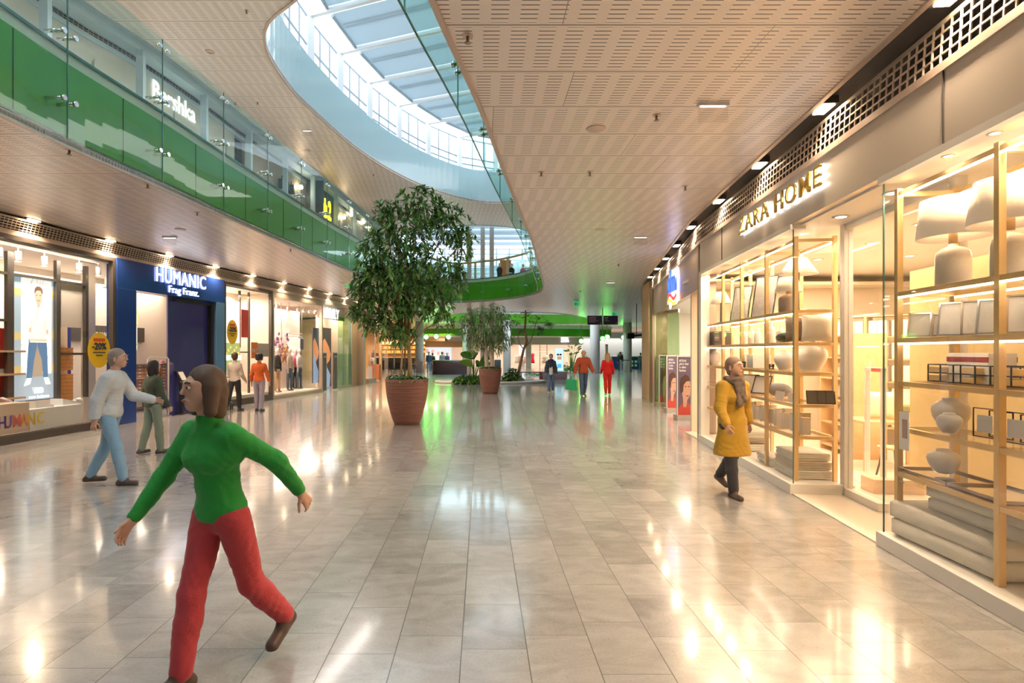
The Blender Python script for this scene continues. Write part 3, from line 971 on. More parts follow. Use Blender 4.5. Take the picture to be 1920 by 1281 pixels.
# shoes on display
def shoe_mesh(name, m1, parent=None, s=1.0):
    m_ = MB()
    prof = [(-.14, .0, .035, .05), (-.12, .0, .045, .10), (-.07, 0, .045, .105), (-.02, 0, .045, .085), (.03, 0, .048, .065), (.08, 0, .05, .05), (.12, 0, .042, .042), (.145, 0, .02, .03)]
    vs = []; fs = []
    nn_ = 10
    for x, y, wd, h in prof:
        for k in range(nn_):
            a = PI * 2 * k / nn_
            vs.append((x * s, (y + wd * math.cos(a)) * s, (max(0.012, .5 * h + .5 * h * math.sin(a))) * s))
    for i in range(len(prof) - 1):
        for k in range(nn_):
            fs.append((i * nn_ + k, i * nn_ + (k + 1) % nn_, (i + 1) * nn_ + (k + 1) % nn_, (i + 1) * nn_ + k))
    fs.append(tuple(range(nn_))[::-1]); fs.append(tuple(range((len(prof) - 1) * nn_, len(prof) * nn_)))
    m_.sm = True; m_.add(vs, fs)
    return m_
M_shoe = mat('shoe_leather', (.55, .50, .48), .6)
M_sole = mat('shoe_sole', (.85, .83, .8), .6)
def shoe(seg, x, y, z, rz, m1, label, name='trainer', cat='shoe', group=None):
    nrm = Vector((-seg.t.y, seg.t.x)); o = seg.p + seg.t * x + nrm * y
    r = empty(name, (o.x, o.y, z), seg.rz + rz, label, cat, group)
    shoe_mesh('s', m1).build('upper', m1, r)
    m_ = MB(); m_.prism([(-.145, -.04), (-.1, -.048), (.06, -.052), (.13, -.035), (.15, 0), (.13, .035), (.06, .052), (-.1, .048), (-.145, .04)], 0, .025)
    m_.build('sole', M_sole, r)
    return r
mm1 = mat('shoe_grey_mesh', (.50, .46, .50), .7); mm2 = mat('shoe_brown', (.24, .14, .10), .6); mm3 = mat('shoe_white', (.8, .78, .75), .6)
shoe(A, A.lx(146, .35), .35, .60, .2, mm1, 'grey mesh trainer at the right end of the white platform')
shoe(A, A.lx(153, .35), .5, .60, 2.8, mm3, 'pale trainer behind the grey one at the platform end')
shoe(A, A.lx(4, .3), .3, .76, .1, mm2, 'brown shoe on the tan platform, nearest the left frame edge')
shoe(A, A.lx(14, .3), .35, .76, .0, mm1, 'grey shoe on the tan platform below the dark post')
shoe(A, A.lx(22, .3), .45, .76, .4, mm3, 'white shoe on the tan platform under the poster')
for px, lb in ((68, 'left'), (118, 'right')):
    x = A.lx(px, .4); q = A.root('shoe_ramp', x, .2, .60, label='white sloping shoe ramp on the platform, %s of the lower lettering' % lb, cat='display stand')
    m_ = MB(); m_.add([(-.22, 0, 0), (.22, 0, 0), (.22, .3, 0), (-.22, .3, 0), (-.22, 0, .14), (.22, 0, .03), (.22, .3, .03), (-.22, .3, .14)], [(0, 3, 2, 1), (4, 5, 6, 7), (0, 1, 5, 4), (1, 2, 6, 5), (2, 3, 7, 6), (3, 0, 4, 7)])
    m_.build('ramp', mat('ramp_white', (.85, .84, .83), .4), q)
# left-edge red display and shelf of shoes
rd = A.root('shoe_shelf_unit', A.lx(2, .8), .75, .18, label='red backed shoe shelf unit at the left frame edge', cat='shelf')
MB().b2(-1.1, .15, .05, .1, 0.6, 2.05).build('back_panel', mat('red_panel', (.62, .03, .02), .5), rd)
for z in (.62, 1.1, 1.56):
    MB().b2(-1.15, .2, -.3, .1, z, z + .04).build('shelf', mat('shelf_wood', (.55, .38, .24), .5) if z < .7 else MATS['shelf_wood'], rd)
for k, (px, z) in enumerate(((2, 1.14), (9, 1.14), (15, 1.14), (-6, 1.14))):
    shoe(A, A.lx(px, .55), .6, z + .18, .1, (mm2, mm1, mm3, mm2)[k], ('first', 'second', 'third', 'hidden fourth')[k] + ' shoe from the left on the upper shelf beside the red panel', group=None)
# orange shoe boxes in a stack
M_obox = mat('orange_box', (.72, .34, .10), .55); M_obox2 = mat('orange_box_lid', (.60, .27, .08), .55)
x = A.lx(118.5, 1.0)
nst = 0
for k in range(14):
    if k == 7: continue
    q = A.root('shoe_box', x, 1.0, .62 + k * .088, label='orange shoe box, number counted %d up in the stack behind the poster' % (k + 1), cat='box', group='orange shoe boxes stacked behind the poster')
    q['label'] = 'orange shoe box in the stack right of the hoodie poster'
    if nst == 0:
        b0 = q
        MB().b2(-.10, .10, -.16, .16, 0, .06).build('box_base', M_obox, q); MB().b2(-.104, .104, -.164, .164, .058, .083).build('box_lid', M_obox2, q)
    else:
        for ch in b0.children:
            c = ch.copy(); COL.objects.link(c); c.parent = q
    nst += 1
px_b = A.root('box_column', x, 1.0, 0.0, label='pale column carrying the stack of orange shoe boxes', cat='display stand')
MB().b2(-.12, .12, -.2, .2, 0, .61).build('lower_block', M_cream, px_b); MB().b2(-.12, .12, .0, .2, .61, 2.85).build('upper_block', M_cream, px_b)
# white cylinder spots inside the window
for i, px in enumerate((-2, 34, 83, 148, 184)):
    x = A.lx(px, .3)
    q = A.root('ceiling_spotlight', x, .3, 3.55, label=('white cylinder spotlight in the shoe shop window, ' + ('above the red shelf', 'above the poster head', 'above the poster right half', 'above the narrow blue panel', 'above the yellow sticker')[i]), cat='spotlight')
    MB().cyl((0, 0, 0), .055, .2, 16).build('housing', M_white, q); MB().cyl((0, 0, .2), .012, .12, 8).build('stem', M_white, q); MB().cyl((0, 0, -.004), .045, .004, 16).build('lens', M_lampglow, q)
# yellow oval sticker
M_yel = mat('sticker_yellow', (.84, .55, .02), .4); M_navy = mat('sticker_navy', (.02, .03, .08), .5); M_redst = mat('sticker_red', (.65, .08, .05), .5)
def oval_sticker(seg, px, py, wpx, hpx, label):
    x = seg.lx(px); D = seg.D(px); z = seg.z(px, py)
    q = seg.root('sale_sticker', x, 0.028, z, label=label, cat='sticker')
    x0, x1 = seg.lx(px - wpx / 2), seg.lx(px + wpx / 2)
    a, b = (x1 - x0) / 2, hpx / F * D / 2
    MB().poly3([(a * math.cos(t * PI / 20), 0, b * math.sin(t * PI / 20)) for t in range(40)], .003).build('disc', M_yel, q)
    MB().b2(-a * .5, a * .5, -.008, -.003, b * .5, b * .68).build('red_strip', M_redst, q)
    text('-20%', 'lettering', b * .52, M_navy, q, loc=(0, -.008, b * .05), ext=.002, bold=.008, align='CENTER')
    bl = MB()
    for k, (u0, u1) in enumerate(((-.55, .55), (-.3, .3))): bl.b2(a * u0, a * u1, -.008, -.004, -b * (.16 + .16 * k), -b * (.10 + .16 * k))
    bl.build('small_print', M_navy, q)
    return q
oval_sticker(A, 188, 657, 42, 66, 'yellow oval minus 20 percent sticker on the nearer shoe shop window')

# --- blue portal (B)
M_blue = mat('navy_metal_portal', (0.018, 0.065, 0.33), 0.22, 0.2, coat=.6)
M_blue2 = mat('navy_glass_panel', (0.07, 0.07, 0.30), 0.12, 0.2, coat=1.0)
M_lblue = mat('light_blue_metal', (0.18, 0.38, 0.72), 0.25, 0.5)
pz = 3.28
xl, xr = B.lx(254), B.lx(404)
xmid = B.lx(326)
bp_ = sroot(B, 'wall_navy_portal')
m_ = MB(); m_.b2(0, B.L, -.03, .25, pz, 4.0); m_.b2(0, xl, -.03, .25, 0, pz); m_.build('wall_fascia', M_blue, bp_, bevel=.008)
MB().b2(xr, B.L, -.03, .25, 0, pz).build('wall_pier', M_lblue, bp_, bevel=.008)
m_ = MB(); m_.b2(xmid, xr, .18, .22, 0, pz); m_.build('wall_panel', M_blue2, bp_)
m_ = MB(); m_.b2(xr - .12, xr - .02, .05, .18, 0, pz - .05); m_.b2(B.lx(334), xr - .02, .08, .16, pz - .12, pz - .06)
m_.b2(xl, xl + .02, 0, .2, 0, pz); m_.build('door_frame', M_black, bp_)
MB().b2(0, B.L, .25, .3, 3.28, 3.98).build('wall_inner', M_cream, bp_)
for ch_, name_ in (('HUMANIC', 'h'),):
    sg = B.root('shop_sign', B.lx(288), -.06, 3.60, label='large glowing white lettering across the top of the navy portal', cat='sign')
    wd = B.lx(381) - B.lx(288)
    t_ = text('HUMANIC', 'lettering', .54, M_signw, sg, ext=.008, bold=.0, space=1.12)
    bbw = max(v.co.x for v in t_.data.vertices) - min(v.co.x for v in t_.data.vertices)
    t_.scale = (wd / bbw, 1, 1)
sg = B.root('slogan_sign', B.lx(313), -.05, 3.36, label='small glowing white slogan under the large navy portal lettering', cat='sign')
wd = B.lx(369) - B.lx(313)
t_ = text('Frag Franz.', 'lettering', .27, M_signw, sg, ext=.006, bold=.0)
bbw = max(v.co.x for v in t_.data.vertices) - min(v.co.x for v in t_.data.vertices)
t_.scale = (wd / bbw, 1, 1)
# floral lightbox on the entrance's inner wall
fp = B.root('floral_lightbox', B.lx(254, .3) + .02, .6, 1.9, label='bright floral lightbox with pink leaves inside the shop entrance', cat='poster')
M_fl = em('floral_white', (.85, .88, .72), 1.0); M_flp = em('floral_pink', (.80, .05, .62), 1.1); M_flg = em('floral_green', (.45, .62, .12), 1.0); M_fly = em('floral_yellow', (.88, .72, .1), 1.0)
fw_ = B.lx(275, .6) - B.lx(254, .6)
MB().b2(0, fw_, 0, .08, -.1, 1.6).build('print', M_fl, fp)
m_ = MB()
def leaf2(mb, cx, cz, L_, a, w_):
    pts = [(0, 0), (.3, w_), (.65, w_ * .9), (1, 0), (.65, -w_ * .9), (.3, -w_)]
    mb.poly3([(cx + (u * math.cos(a) - v * math.sin(a)) * L_, -.004, cz + (u * math.sin(a) + v * math.cos(a)) * L_) for u, v in pts], .003, (0, -1, 0))
for cx, cz in ((.12, .22), (.12, 1.05)):
    for a in (.3, .8, 1.3, 1.8, 2.3, 2.8):
        leaf2(m_, cx, cz, .26, a, .16)
m_.build('pink_leaves', M_flp, fp)
m_ = MB()
for cx, cz, a in ((.2, .0, .3), (.05, 1.45, 1.2), (.3, .55, 2), (.3, 1.35, 2.4), (.05, .45, .4)): leaf2(m_, cx, cz, .22, a, .2)
m_.build('green_leaves', M_flg, fp)
m_ = MB()
for k in range(12):
    a = k / 12 * 2 * PI
    m_.b2(.3 + .14 * math.cos(a) - .02, .3 + .14 * math.cos(a) + .02, -.006, 0, .72 + .2 * math.sin(a) - .03, .72 + .2 * math.sin(a) + .03)
m_.build('yellow_ring', M_fly, fp)
# interior seen through the entrance
it = sroot(B, 'wall_shoe_shop_inner')
MB().b2(-.3, B.L + 1, 2.6, 2.7, 0, 3.98).build('wall_panel', M_cream, it)
MB().b2(-.2, 4.0, 2.52, 2.6, 2.05, 2.5).build('wall_band', M_darkframe, it)
text('DEINE MARKEN', 'wall_lettering', .16, M_white, it, loc=(1.75, 2.5, 2.2), ext=.003, bold=.003)
MB().b2(.0, B.L, .25, .34, 3.28, 3.3).build('wall_head', M_darkframe, it)
sh_ = B.root('shoe_box_rack', B.lx(275, 2.0), 1.8, 0, label='rack of brown shoe boxes behind the entrance', cat='shelf')
MB().b2(-.6, 1.9, 0, .5, 0, .06).build('base', M_darkframe, sh_)
M_bbox = mat('brown_box', (.52, .28, .14), .6)
for z in (.5, .95, 1.35):
    MB().b2(-.6, 1.9, 0, .5, z, z + .03).build('shelf', M_darkframe if z > 1.3 else M_wood, sh_)
first = None
for r_ in range(2):
    for c_ in range(7):
        for k in range(4):
            q = B.root('shoe_box', B.lx(275, 2.0) - .4 + c_ * .34, 2.05, (.53, .98)[r_] + k * .10 - (.0 if r_ == 0 else 0), label='brown shoe box on the rack behind the entrance', cat='box', group='brown shoe boxes on the entrance rack')
            if r_ == 1 and k == 3: q.location.z -= .0
            if first is None:
                first = q
                MB().b2(-.155, .155, -.15, .15, 0, .088).build('box_base', M_bbox, q, bevel=.004)
                MB().b2(-.04, .04, -.154, -.15, .03, .06).build('box_label', M_white, q)
            else:
                for ch in first.children:
                    c = ch.copy(); COL.objects.link(c); c.parent = q
pk = shoe(B, B.lx(308, 1.9), 1.95, 1.385, .2, mat('shoe_pink', (.62, .2, .28), .6), 'pink shoes on top of the box rack')
# self-service terminal
tm = B.root('info_terminal', B.lx(344), -.0, 0, label='slim black info terminal with a lit sheet in front of the navy panel', cat='terminal')
MB().b2(-.14, .14, .0, .12, 0, .03).build('base', M_black, tm); MB().b2(-.04, .04, .04, .1, .03, .95).build('post', M_black, tm)
M_t = Matrix.Rotation(R(-30), 3, 'X')
MB().box((0, .05, 1.06), (.26, .03, .36), M=M_t).build('panel', M_black, tm); MB().box((0, .033, 1.075), (.2, .012, .26), M=M_t).build('sheet', M_white, tm)
# anti-theft arch
an = B.root('security_gate', B.lx(322), -.0, 0, label='white hoop shaped security gate at the shoe shop entrance', cat='security gate')
m_ = MB(); m_.tube([(0, .1, 0), (0, .1, 1.55), (-.03, .12, 1.6), (-.3, .4, 1.6), (-.33, .45, 1.55), (-.33, .45, 0)], .02, 8); m_.build('hoop', M_white, an)
MB().b2(-.4, .06, .05, .5, 0, .03).build('foot', M_steel, an)

# --- second shoe shop window (C)
shop_window(C, 'window_33', 0.0, C.L, M_darkframe, zb=.2, seams=(C.lx(471),))
cb_ = sroot(C, 'wall_shoe_shop_window_two')
MB().b2(-.2, C.L + .2, 1.3, 1.36, 0, 3.9).build('wall_panel', M_cream, cb_)
MB().b2(-.1, C.L, .1, 1.3, 3.85, 3.9).build('ceiling_panel', M_cream, cb_)
MB().b2(-.1, C.L, .1, 1.3, 0.0, .3).build('floor_panel', M_cream, cb_)
m_ = MB()
for px, w_ in ((449, .07), (466.5, .06)):
    x = C.lx(px, .5); m_.b2(x - w_ / 2, x + w_ / 2, .47, .53, 1.9 if px < 455 else .3, 3.85)
m_.b2(C.lx(449, .5), C.lx(467, .5), .47, .53, 1.72, 1.76)
m_.build('wall_lattice', M_darkframe, cb_)
sp_ = C.root('sunflower_lightbox', C.lx(424, .35), .4, 1.5, label='white and green lightbox behind the farther minus 20 percent sticker', cat='poster')
ws = C.lx(452, .4) - C.lx(424, .4)
MB().b2(0, ws, 0, .06, -.4, 2.0 - .05).build('print', M_pw, sp_)
m_ = MB(); m_.b2(0, ws, -.006, 0, -.4, .55); m_.build('meadow', em('print_meadow', (.35, .48, .18), .8), sp_)
m_ = MB()
for k in range(7):
    m_.ell((ws * (.1 + .13 * k), -.01, .2 + .1 * (k % 3)), (.05, .005, .05), 10)
m_.build('flowers', em('print_flower', (.8, .7, .2), .9), sp_)
text('PAT CALVIN', 'lettering', .22, M_signw, sp_, loc=(.02, -.02, -.02), ext=.003, bold=.006, xs=.7)
oval_sticker(C, 437, 623, 20, 46, 'yellow oval minus 20 percent sticker on the farther shoe shop window')
rp = C.root('red_banner', C.lx(453, .42), .42, 0, label='plain red banner behind the farther shoe shop window', cat='banner')
MB().b2(0, C.lx(466, .42) - C.lx(453, .42), 0, .02, C.z(460, 633, .42), C.z(460, 581, .42)).build('banner_cloth', mat('banner_red', (.62, .05, .04), .6), rp)
oc = C.root('orange_card', C.lx(474), .05, C.z(480, 672), label='orange card with white letters beside a grey one inside the window', cat='sign')
MB().b2(0, .38, 0, .02, 0, .55).build('card', mat('card_orange', (.85, .22, .04), .5), oc)
MB().b2(.39, 1.1, 0, .02, .05, .52).build('grey_card', mat('card_grey', (.55, .48, .44), .5), oc)
text('PAT', 'lettering', .18, M_white, oc, loc=(.03, -.004, .2), ext=.002, bold=.003)
text('CALVIN', 'lettering', .16, M_grey, oc, loc=(.42, -.004, .2), ext=.002, bold=.003)
# --- fashion shop window (D_)
M_lframe = mat('champagne_frame', (.50, .42, .35), .35, .6)
shop_window(D_, 'window_34', 0.0, D_.L, M_lframe, ztop=3.85, zb=.14, fw=.10, plinth=M_lframe, seams=())
f0 = sroot(D_, 'trim_31'); MB().b2(0, D_.L + E.L, -.01, .12, 3.85, 4.0).build('trim_board', M_lframe, f0)
db = sroot(D_, 'wall_fashion_shop')
MB().b2(-.1, D_.L + 1.2, 1.7, 1.78, 0, 3.85).build('wall_panel', mat('rosy_plaster', (.72, .58, .52), .5), db)
MB().b2(-.06, 0, .1, 1.7, 0, 3.9).build('wall_panel', M_cream, db)
MB().b2(-.1, D_.L, .12, 1.7, 3.75, 3.8).build('ceiling_panel', M_cream, db)
MB().b2(-.1, D_.L, .12, 1.7, 0, .16).build('floor_panel', M_cream, db)
# ceiling spots with their cones of light on the back wall
for i, px in enumerate((521, 542, 560, 572, 582, 592)):
    x = D_.lx(px, .6)
    q = D_.root('ceiling_spotlight', x, .6, 3.5, label='small white track spotlight over the fashion window, ' + ('first', 'second', 'third', 'fourth', 'fifth', 'sixth')[i] + ' from the left', cat='spotlight')
    MB().tube([(0, 0, .12), (0, .08, 0)], .045, 12).build('housing', M_white, q); MB().cyl((0, 0, .1), .01, .15, 8).build('stem', M_white, q)
    MB().tube([(0, .081, -.001), (0, .084, -.004)], .036, 12).build('lens', M_lampglow, q)
    if i in (1, 2, 3, 4):
        o_ = D_.p + D_.t * (x) + Vector((-D_.t.y, D_.t.x)) * 1.2
        light('SPOT', 'track_spot', (o_.x, o_.y, 3.62), 26, (1, .9, .78), (R(10), 0, D_.rz), 0.02, spot=48, blend=.35)
# mannequins
def mannequin(seg, px, y, label, top, bottom, skin, h=1.75, flip=1, torso_only=False, zf=.16):
    q = seg.root('mannequin', seg.lx(px, y), y, zf, label=label, cat='mannequin')
    m_ = MB(); m_.ell((0, 0, h * .93), (.075, .09, .115), 12); m_.tube([(0, 0, h * .8), (0, 0, h * .88)], .045)
    for s_ in (-1, 1):
        m_.ell((.18 * s_ + .02, -.02, h * .44), (.03, .03, .06), 8)
    m_.build('body', skin, q)
    t_ = MB(); t_.lathe([(.13, h * .5), (.125, h * .58), (.12, h * .64), (.16, h * .72), (.17, h * .78), (.12, h * .82), (.05, h * .84)], (0, 0, 0), 14, 1.0, .65)
    for s_ in (-1, 1):
        t_.tube([(.15 * s_, 0, h * .79), (.2 * s_, -.02, h * .64), (.19 * s_, -.04, h * .47)], [.05, .045, .035], 8)
    t_.build('top_garment', top, q)
    l_ = MB()
    l_.lathe([(.10, h * .46), (.135, h * .50), (.12, h * .56)], (0, 0, 0), 14, 1, .65)
    for s_ in (-1, 1):
        l_.tube([(.07 * s_, 0, h * .5), (.085 * s_, -.03 * s_ * flip, h * .28), (.09 * s_, -.03 * s_, .06)], [.085, .06, .045], 8)
        l_.ell((.09 * s_, -.05, .035), (.04, .1, .03), 8)
    l_.build('trousers', bottom, q)
    MB().lathe([(.16, 0), (.16, .012)], (0, 0, 0), 16).build('stand', M_steel, q)
    return q
M_mskin = mat('mannequin_white', (.80, .74, .70), .4)
M_blackcl = mat('cloth_black', (.03, .03, .035), .8); M_camel = mat('cloth_camel', (.62, .42, .26), .8); M_beige = mat('cloth_beige', (.62, .52, .42), .8)
M_denim = mat('cloth_denim', (.09, .13, .20), .8); M_pinkcl = mat('cloth_pink', (.72, .18, .30), .8); M_whitecl = mat('cloth_white', (.78, .75, .72), .8)
mannequin(D_, 520, .7, 'white mannequin in a black jacket and camel trousers, nearest in the fashion window', M_blackcl, M_camel, M_mskin)
mannequin(D_, 543, .7, 'mannequin in beige top and dark jeans, second in the fashion window', M_beige, M_denim, M_mskin)
mannequin(D_, 553, 1.1, 'mannequin in pink top and black leggings, third in the fashion window', M_pinkcl, M_blackcl, M_mskin)
mannequin(D_, 561, .9, 'mannequin in white blouse and dark trousers beside the grey pillar panel', M_whitecl, M_denim, M_mskin)
# flower cluster hanging at left of the window
fl = D_.root('artificial_blossom', D_.lx(527, .9), .9, 1.75, label='lilac and orange artificial blossom hanging in the fashion window', cat='decoration')
rnd = random.Random(5)
for nm, c in (('lilac_petals', (.55, .33, .52)), ('orange_petals', (.80, .48, .25))):
    m_ = MB()
    for k in range(42):
        v = Vector((rnd.uniform(-.55, .55), rnd.uniform(-.15, .15), rnd.uniform(-.2, .75)))
        if nm[0] == 'o': v = Vector((rnd.uniform(-.05, .35), rnd.uniform(-.15, .15), rnd.uniform(-.4, .3)))
        m_.ell(v, (.09, .03, .07), 8, Matrix.Rotation(rnd.uniform(0, 6), 3, 'Y'))
    m_.build(nm, mat('blossom_' + nm, c, .6), fl)
m_ = MB(); m_.tube([(.1, 0, -.3), (.05, 0, .3), (0, 0, 2.0)], .01); m_.build('stem', M_darkframe, fl)
# rail of clothes on hangers
cr = D_.root('clothes_rail', D_.lx(548, 1.2), 1.2, 2.55, label='metal clothes rail with hangers in the fashion window', cat='clothes rail')
m_ = MB(); m_.tube([(-.5, 0, 0), (.9, 0, 0)], .012); m_.tube([(-.45, 0, 0), (-.45, 0, 1.2)], .006); m_.tube([(.85, 0, 0), (.85, 0, 1.2)], .006); m_.build('rail', M_steel, cr)
for k in range(6):
    m_ = MB(); x = -.4 + .2 * k
    m_.tube([(x, 0, .0), (x, 0, -.06), (x - .0, -.16, -.14), (x, .16, -.14), (x, 0, -.06)], .005, 5); m_.build('hanger', M_chrome, cr)
for k, (x, m1) in enumerate(((.15, M_whitecl), (.3, M_denim), (.42, mat('cloth_washed_denim', (.30, .38, .48), .8)))):
    o = D_.root('hanging_shirt', D_.lx(548, 1.2) + x, 1.2, 1.5, label=('white shirt', 'dark denim shirt', 'washed denim shirt')[k] + ' hanging on the rail in the fashion window', cat='shirt')
    m_ = MB(); m_.prism([(-.05, -.2), (.05, -.2), (.06, .2), (-.06, .2)], 0, .9); m_.prism([(-.04, -.3), (.04, -.3), (.04, -.2), (-.04, -.2)], .35, .85); m_.prism([(-.04, .2), (.04, .2), (.04, .3), (-.04, .3)], .35, .85)
    m_.build('cloth', m1, o, bevel=.02)
# photographs: orange shoulder poster at the right of the window and in the entrance
M_por = em('print_orange_skin', (.80, .30, .12), .7); M_pdk = em('print_dark', (.05, .04, .05), .5); M_pdn = em('print_denim_blue', (.30, .42, .62), .7)
def poster2(seg, px0, px1, py0, py1, y, label, v=0):
    x0, x1 = seg.lx(px0, y), seg.lx(px1, y); pc = (px0 + px1) / 2
    z0, z1 = seg.z(pc, py1, y), seg.z(pc, py0, y)
    q = seg.root('fashion_poster', (x0 + x1) / 2, y, z0, label=label, cat='poster')
    W, H = x1 - x0, z1 - z0
    MB().b2(-W / 2, W / 2, 0, .05, 0, H).build('backing', M_pdk, q)
    def PP(u, w): return (-W / 2 + u * W, -.004, (1 - w) * H)
    m_ = MB(); m_.poly3([PP(*p) for p in ((0, .25), (.25, .18), (.4, .22), (.75, .33), (.95, .45), (.8, .55), (.45, .62), (.3, .75), (0, .75))], .003, (0, -1, 0)); m_.build('figure', M_por, q)
    m_ = MB(); m_.poly3([PP(*p) for p in ((0, .5), (.35, .48), (.5, .66), (.9, .8), (.8, 1), (0, 1))], .006, (0, -1, 0)); m_.build('jeans', M_pdn, q)
    return q
poster2(D_, 587, 598, 615, 718, .5, 'dark poster with orange lit figure in jeans at the right end of the fashion window')
# door zone (E)
eb = sroot(E, 'wall_fashion_entrance')
MB().b2(0, 3.0, 0.1, .25, 3.25, 3.85).build('wall_fascia', M_cream, eb)
MB().b2(-.5, 6, 5.0, 5.1, 0, 3.9).build('wall_panel', M_cream, eb)
MB().b2(-.5, 6, .1, 5.0, 3.85, 3.9).build('ceiling_panel', M_cream, eb)
x = E.lx(607)
sg = E.root('shop_sign', E.lx(608), -.04, 3.28, label='glowing white lettering above the fashion shop entrance', cat='sign')
wd = E.lx(634) - E.lx(608)
t_ = text('ONLY', 'lettering', .62, M_signw, sg, ext=.01, bold=.004)
bbw = max(v.co.x for v in t_.data.vertices) - min(v.co.x for v in t_.data.vertices); t_.scale = (wd / bbw, 1, 1)
poster2(E, 604, 621, 615, 726, .9, 'dark poster with an orange lit shoulder inside the fashion shop entrance')
for i, (px, w_) in enumerate(((609, .34), (629, .40))):
    q = E.root('security_gate', E.lx(px), .0, 0, label=('nearer', 'farther')[i] + ' dark grey security gate with white lettering at the fashion shop entrance', cat='security gate')
    MB().b2(-w_ / 2, w_ / 2, 0, .05, .04, 1.7).build('panel', mat('gate_dark', (.10, .085, .09), .4), q)
    m_ = MB(); m_.b2(w_ / 2, w_ / 2 + .03, -.01, .06, 0, 1.73); m_.b2(-w_ / 2 - .02, w_ / 2 + .03, -.01, .06, 1.7, 1.73); m_.b2(-w_ / 2 - .02, w_ / 2 + .03, -.04, .09, 0, .05); m_.build('gate_frame', M_steel, q)
    text('ONLY', 'lettering', .09, M_white, q, loc=(-.1, -.006, 1.5), ext=.002)
# green frosted sliding doors
for i, (a, b) in enumerate(((634, 645), (645, 662))):
    q = sroot(E, 'door_%d' % (i + 1))
    x0, x1 = E.lx(a), E.lx(b)
    MB().b2(x0, x1, .05 * i, .05 * i + .015, .12, 3.4).build('door_glass', M_ggreen, q)
    MB().b2(x0, x1, .05 * i + .02, .05 * i + .03, .12, 1.65).build('door_film', M_ggreen, q)
    m_ = MB(); m_.b2(x0, x1, -.02 + .05 * i, .04 + .05 * i, 0, .12); m_.b2(x0, x1, -.02 + .05 * i, .04 + .05 * i, 3.4, 3.48); m_.b2(x1 - .03, x1, -.0 + .05 * i, .03 + .05 * i, 0, 3.4)
    m_.build('door_rail', M_lframe, q)
# pillar and recessed wall (G)
gb = sroot(E, 'wall_pillar_left')
x0, x1 = E.lx(663), E.lx(680.5)
MB().b2(x0, x1, .25, .5, 0, 4.0).build('wall_panel', mat('ochre_plaster', (.52, .40, .24), .5), gb)
MB().b2(x1, x1 + .32, -.05, .6, 0, 4.0).build('pillar', M_lframe, gb)
# next shop
nb = sroot(SH, 'wall_gift_shop')
MB().b2(-3.0, 5.5, 1.8, 1.9, 0, 4.0).build('wall_panel', mat('warm_plaster', (.82, .66, .50), .5), nb)
MB().b2(-.2, 5.0, -.02, .3, 3.3, 4.0).build('wall_fascia', M_cream, nb)
q = sroot(G, 'window_35')
x0, x1 = G.lx(690), G.lx(704)
m_ = MB(); m_.b2(x0, x1, -.05, .15, 0, .25); m_.b2(x0, x1, -.02, .1, 3.3, 4.0); m_.b2(x1 - .05, x1, -.02, .05, .25, 3.3); m_.build('window_frame', M_lframe, q)
MB().b2(x0, x1, .0, .012, .25, 3.3).build('pane', M_gshop, q)
for i, (px, y, h, c, nm) in enumerate(((696, .5, 1.5, M_camel, 'beige'), (700, .8, 1.4, M_blackcl, 'black'))):
    q = G.root('display_bag', G.lx(px, y), y, .9 + .5 * i, label='%s handbag on display in the gift shop window' % nm, cat='bag')
    MB().b2(-.18, .18, -.08, .08, 0, .3).build('bag_body', c, q, bevel=.02); m_ = MB(); m_.tube([(-.1, 0, .3), (-.08, 0, .45), (.08, 0, .45), (.1, 0, .3)], .012, 6); m_.build('bag_handle', c, q)
    q = G.root('display_pedestal', G.lx(px, y), y, 0, label='pale pedestal under the %s handbag' % nm, cat='display stand'); MB().b2(-.2, .2, -.15, .15, 0, .9 + .5 * i - .0).build('pedestal', M_white, q)
q = SH.root('sale_stand', SH.lx(709), .0, 0, label='orange sale stand with red header near the gift shop door', cat='display stand')
MB().b2(-.25, .3, -.1, .3, .1, 1.0).build('bin', mat('bin_orange', (.80, .25, .08), .5), q)
m_ = MB(); m_.tube([(.25, 0, 1.0), (.25, 0, 1.55), (-.4, 0, 1.6)], .02, 6); m_.build('arm', M_steel, q)
MB().b2(-.7, 0, -.02, .02, 1.5, 1.68).build('header', mat('header_red', (.7, .06, .06), .5), q)
# glass pillar edge at the left corridor's corner
q = sroot(SH, 'door_3')
m_ = MB(); m_.b2(SH.lx(714), SH.lx(714) + .15, -.05, .1, 0, 3.4); m_.build('door_post', M_wood, q)
MB().b2(SH.lx(714) + .15, SH.lx(714) + 2.2, .0, .012, .1, 3.3).build('door_glass', M_gshop, q)

# ================================================================== LEFT UPPER SHOPFRONTS
cu = offset(smooth(out2[:9], 6), .5)
cols = [p for p in out2]
colcurve = smooth(out2[:9], 6)
M_upwall = mat('ivory_panel', (.50, .46, .40), .4)
S('wall_upper_left', MB().ribbon([p for p in cu if p[1] < 18.6], ZF, 8.78, .1), M_upwall)
S('wall_upper_left_shop', MB().ribbon([p for p in cu if p[1] >= 18.4], ZF, 8.78, .1), mat('taupe_wall', (.36, .27, .22), .5))
S('trim_41', MB().ribbon(offset(cu, -.03), 8.74, 8.84, .15), M_bluegrey)
grille(cu, 8.85, 9.13, -.02, -.04, 'trim_42', pitch=.12, rails=5)
S('trim_43', MB().ribbon(offset(cu, .3), 8.7, 9.2, .02), M_darkgap)
cc = resample(colcurve, .6)
S('beam_upper_left', MB().ribbon(offset(cc, .05), 8.93, Z2 - .01, .35), M_bluegrey)
S('trim_44', MB().ribbon(offset(cc, .0), Z2 - .04, Z2 + .0, .05), M_bluegrey)
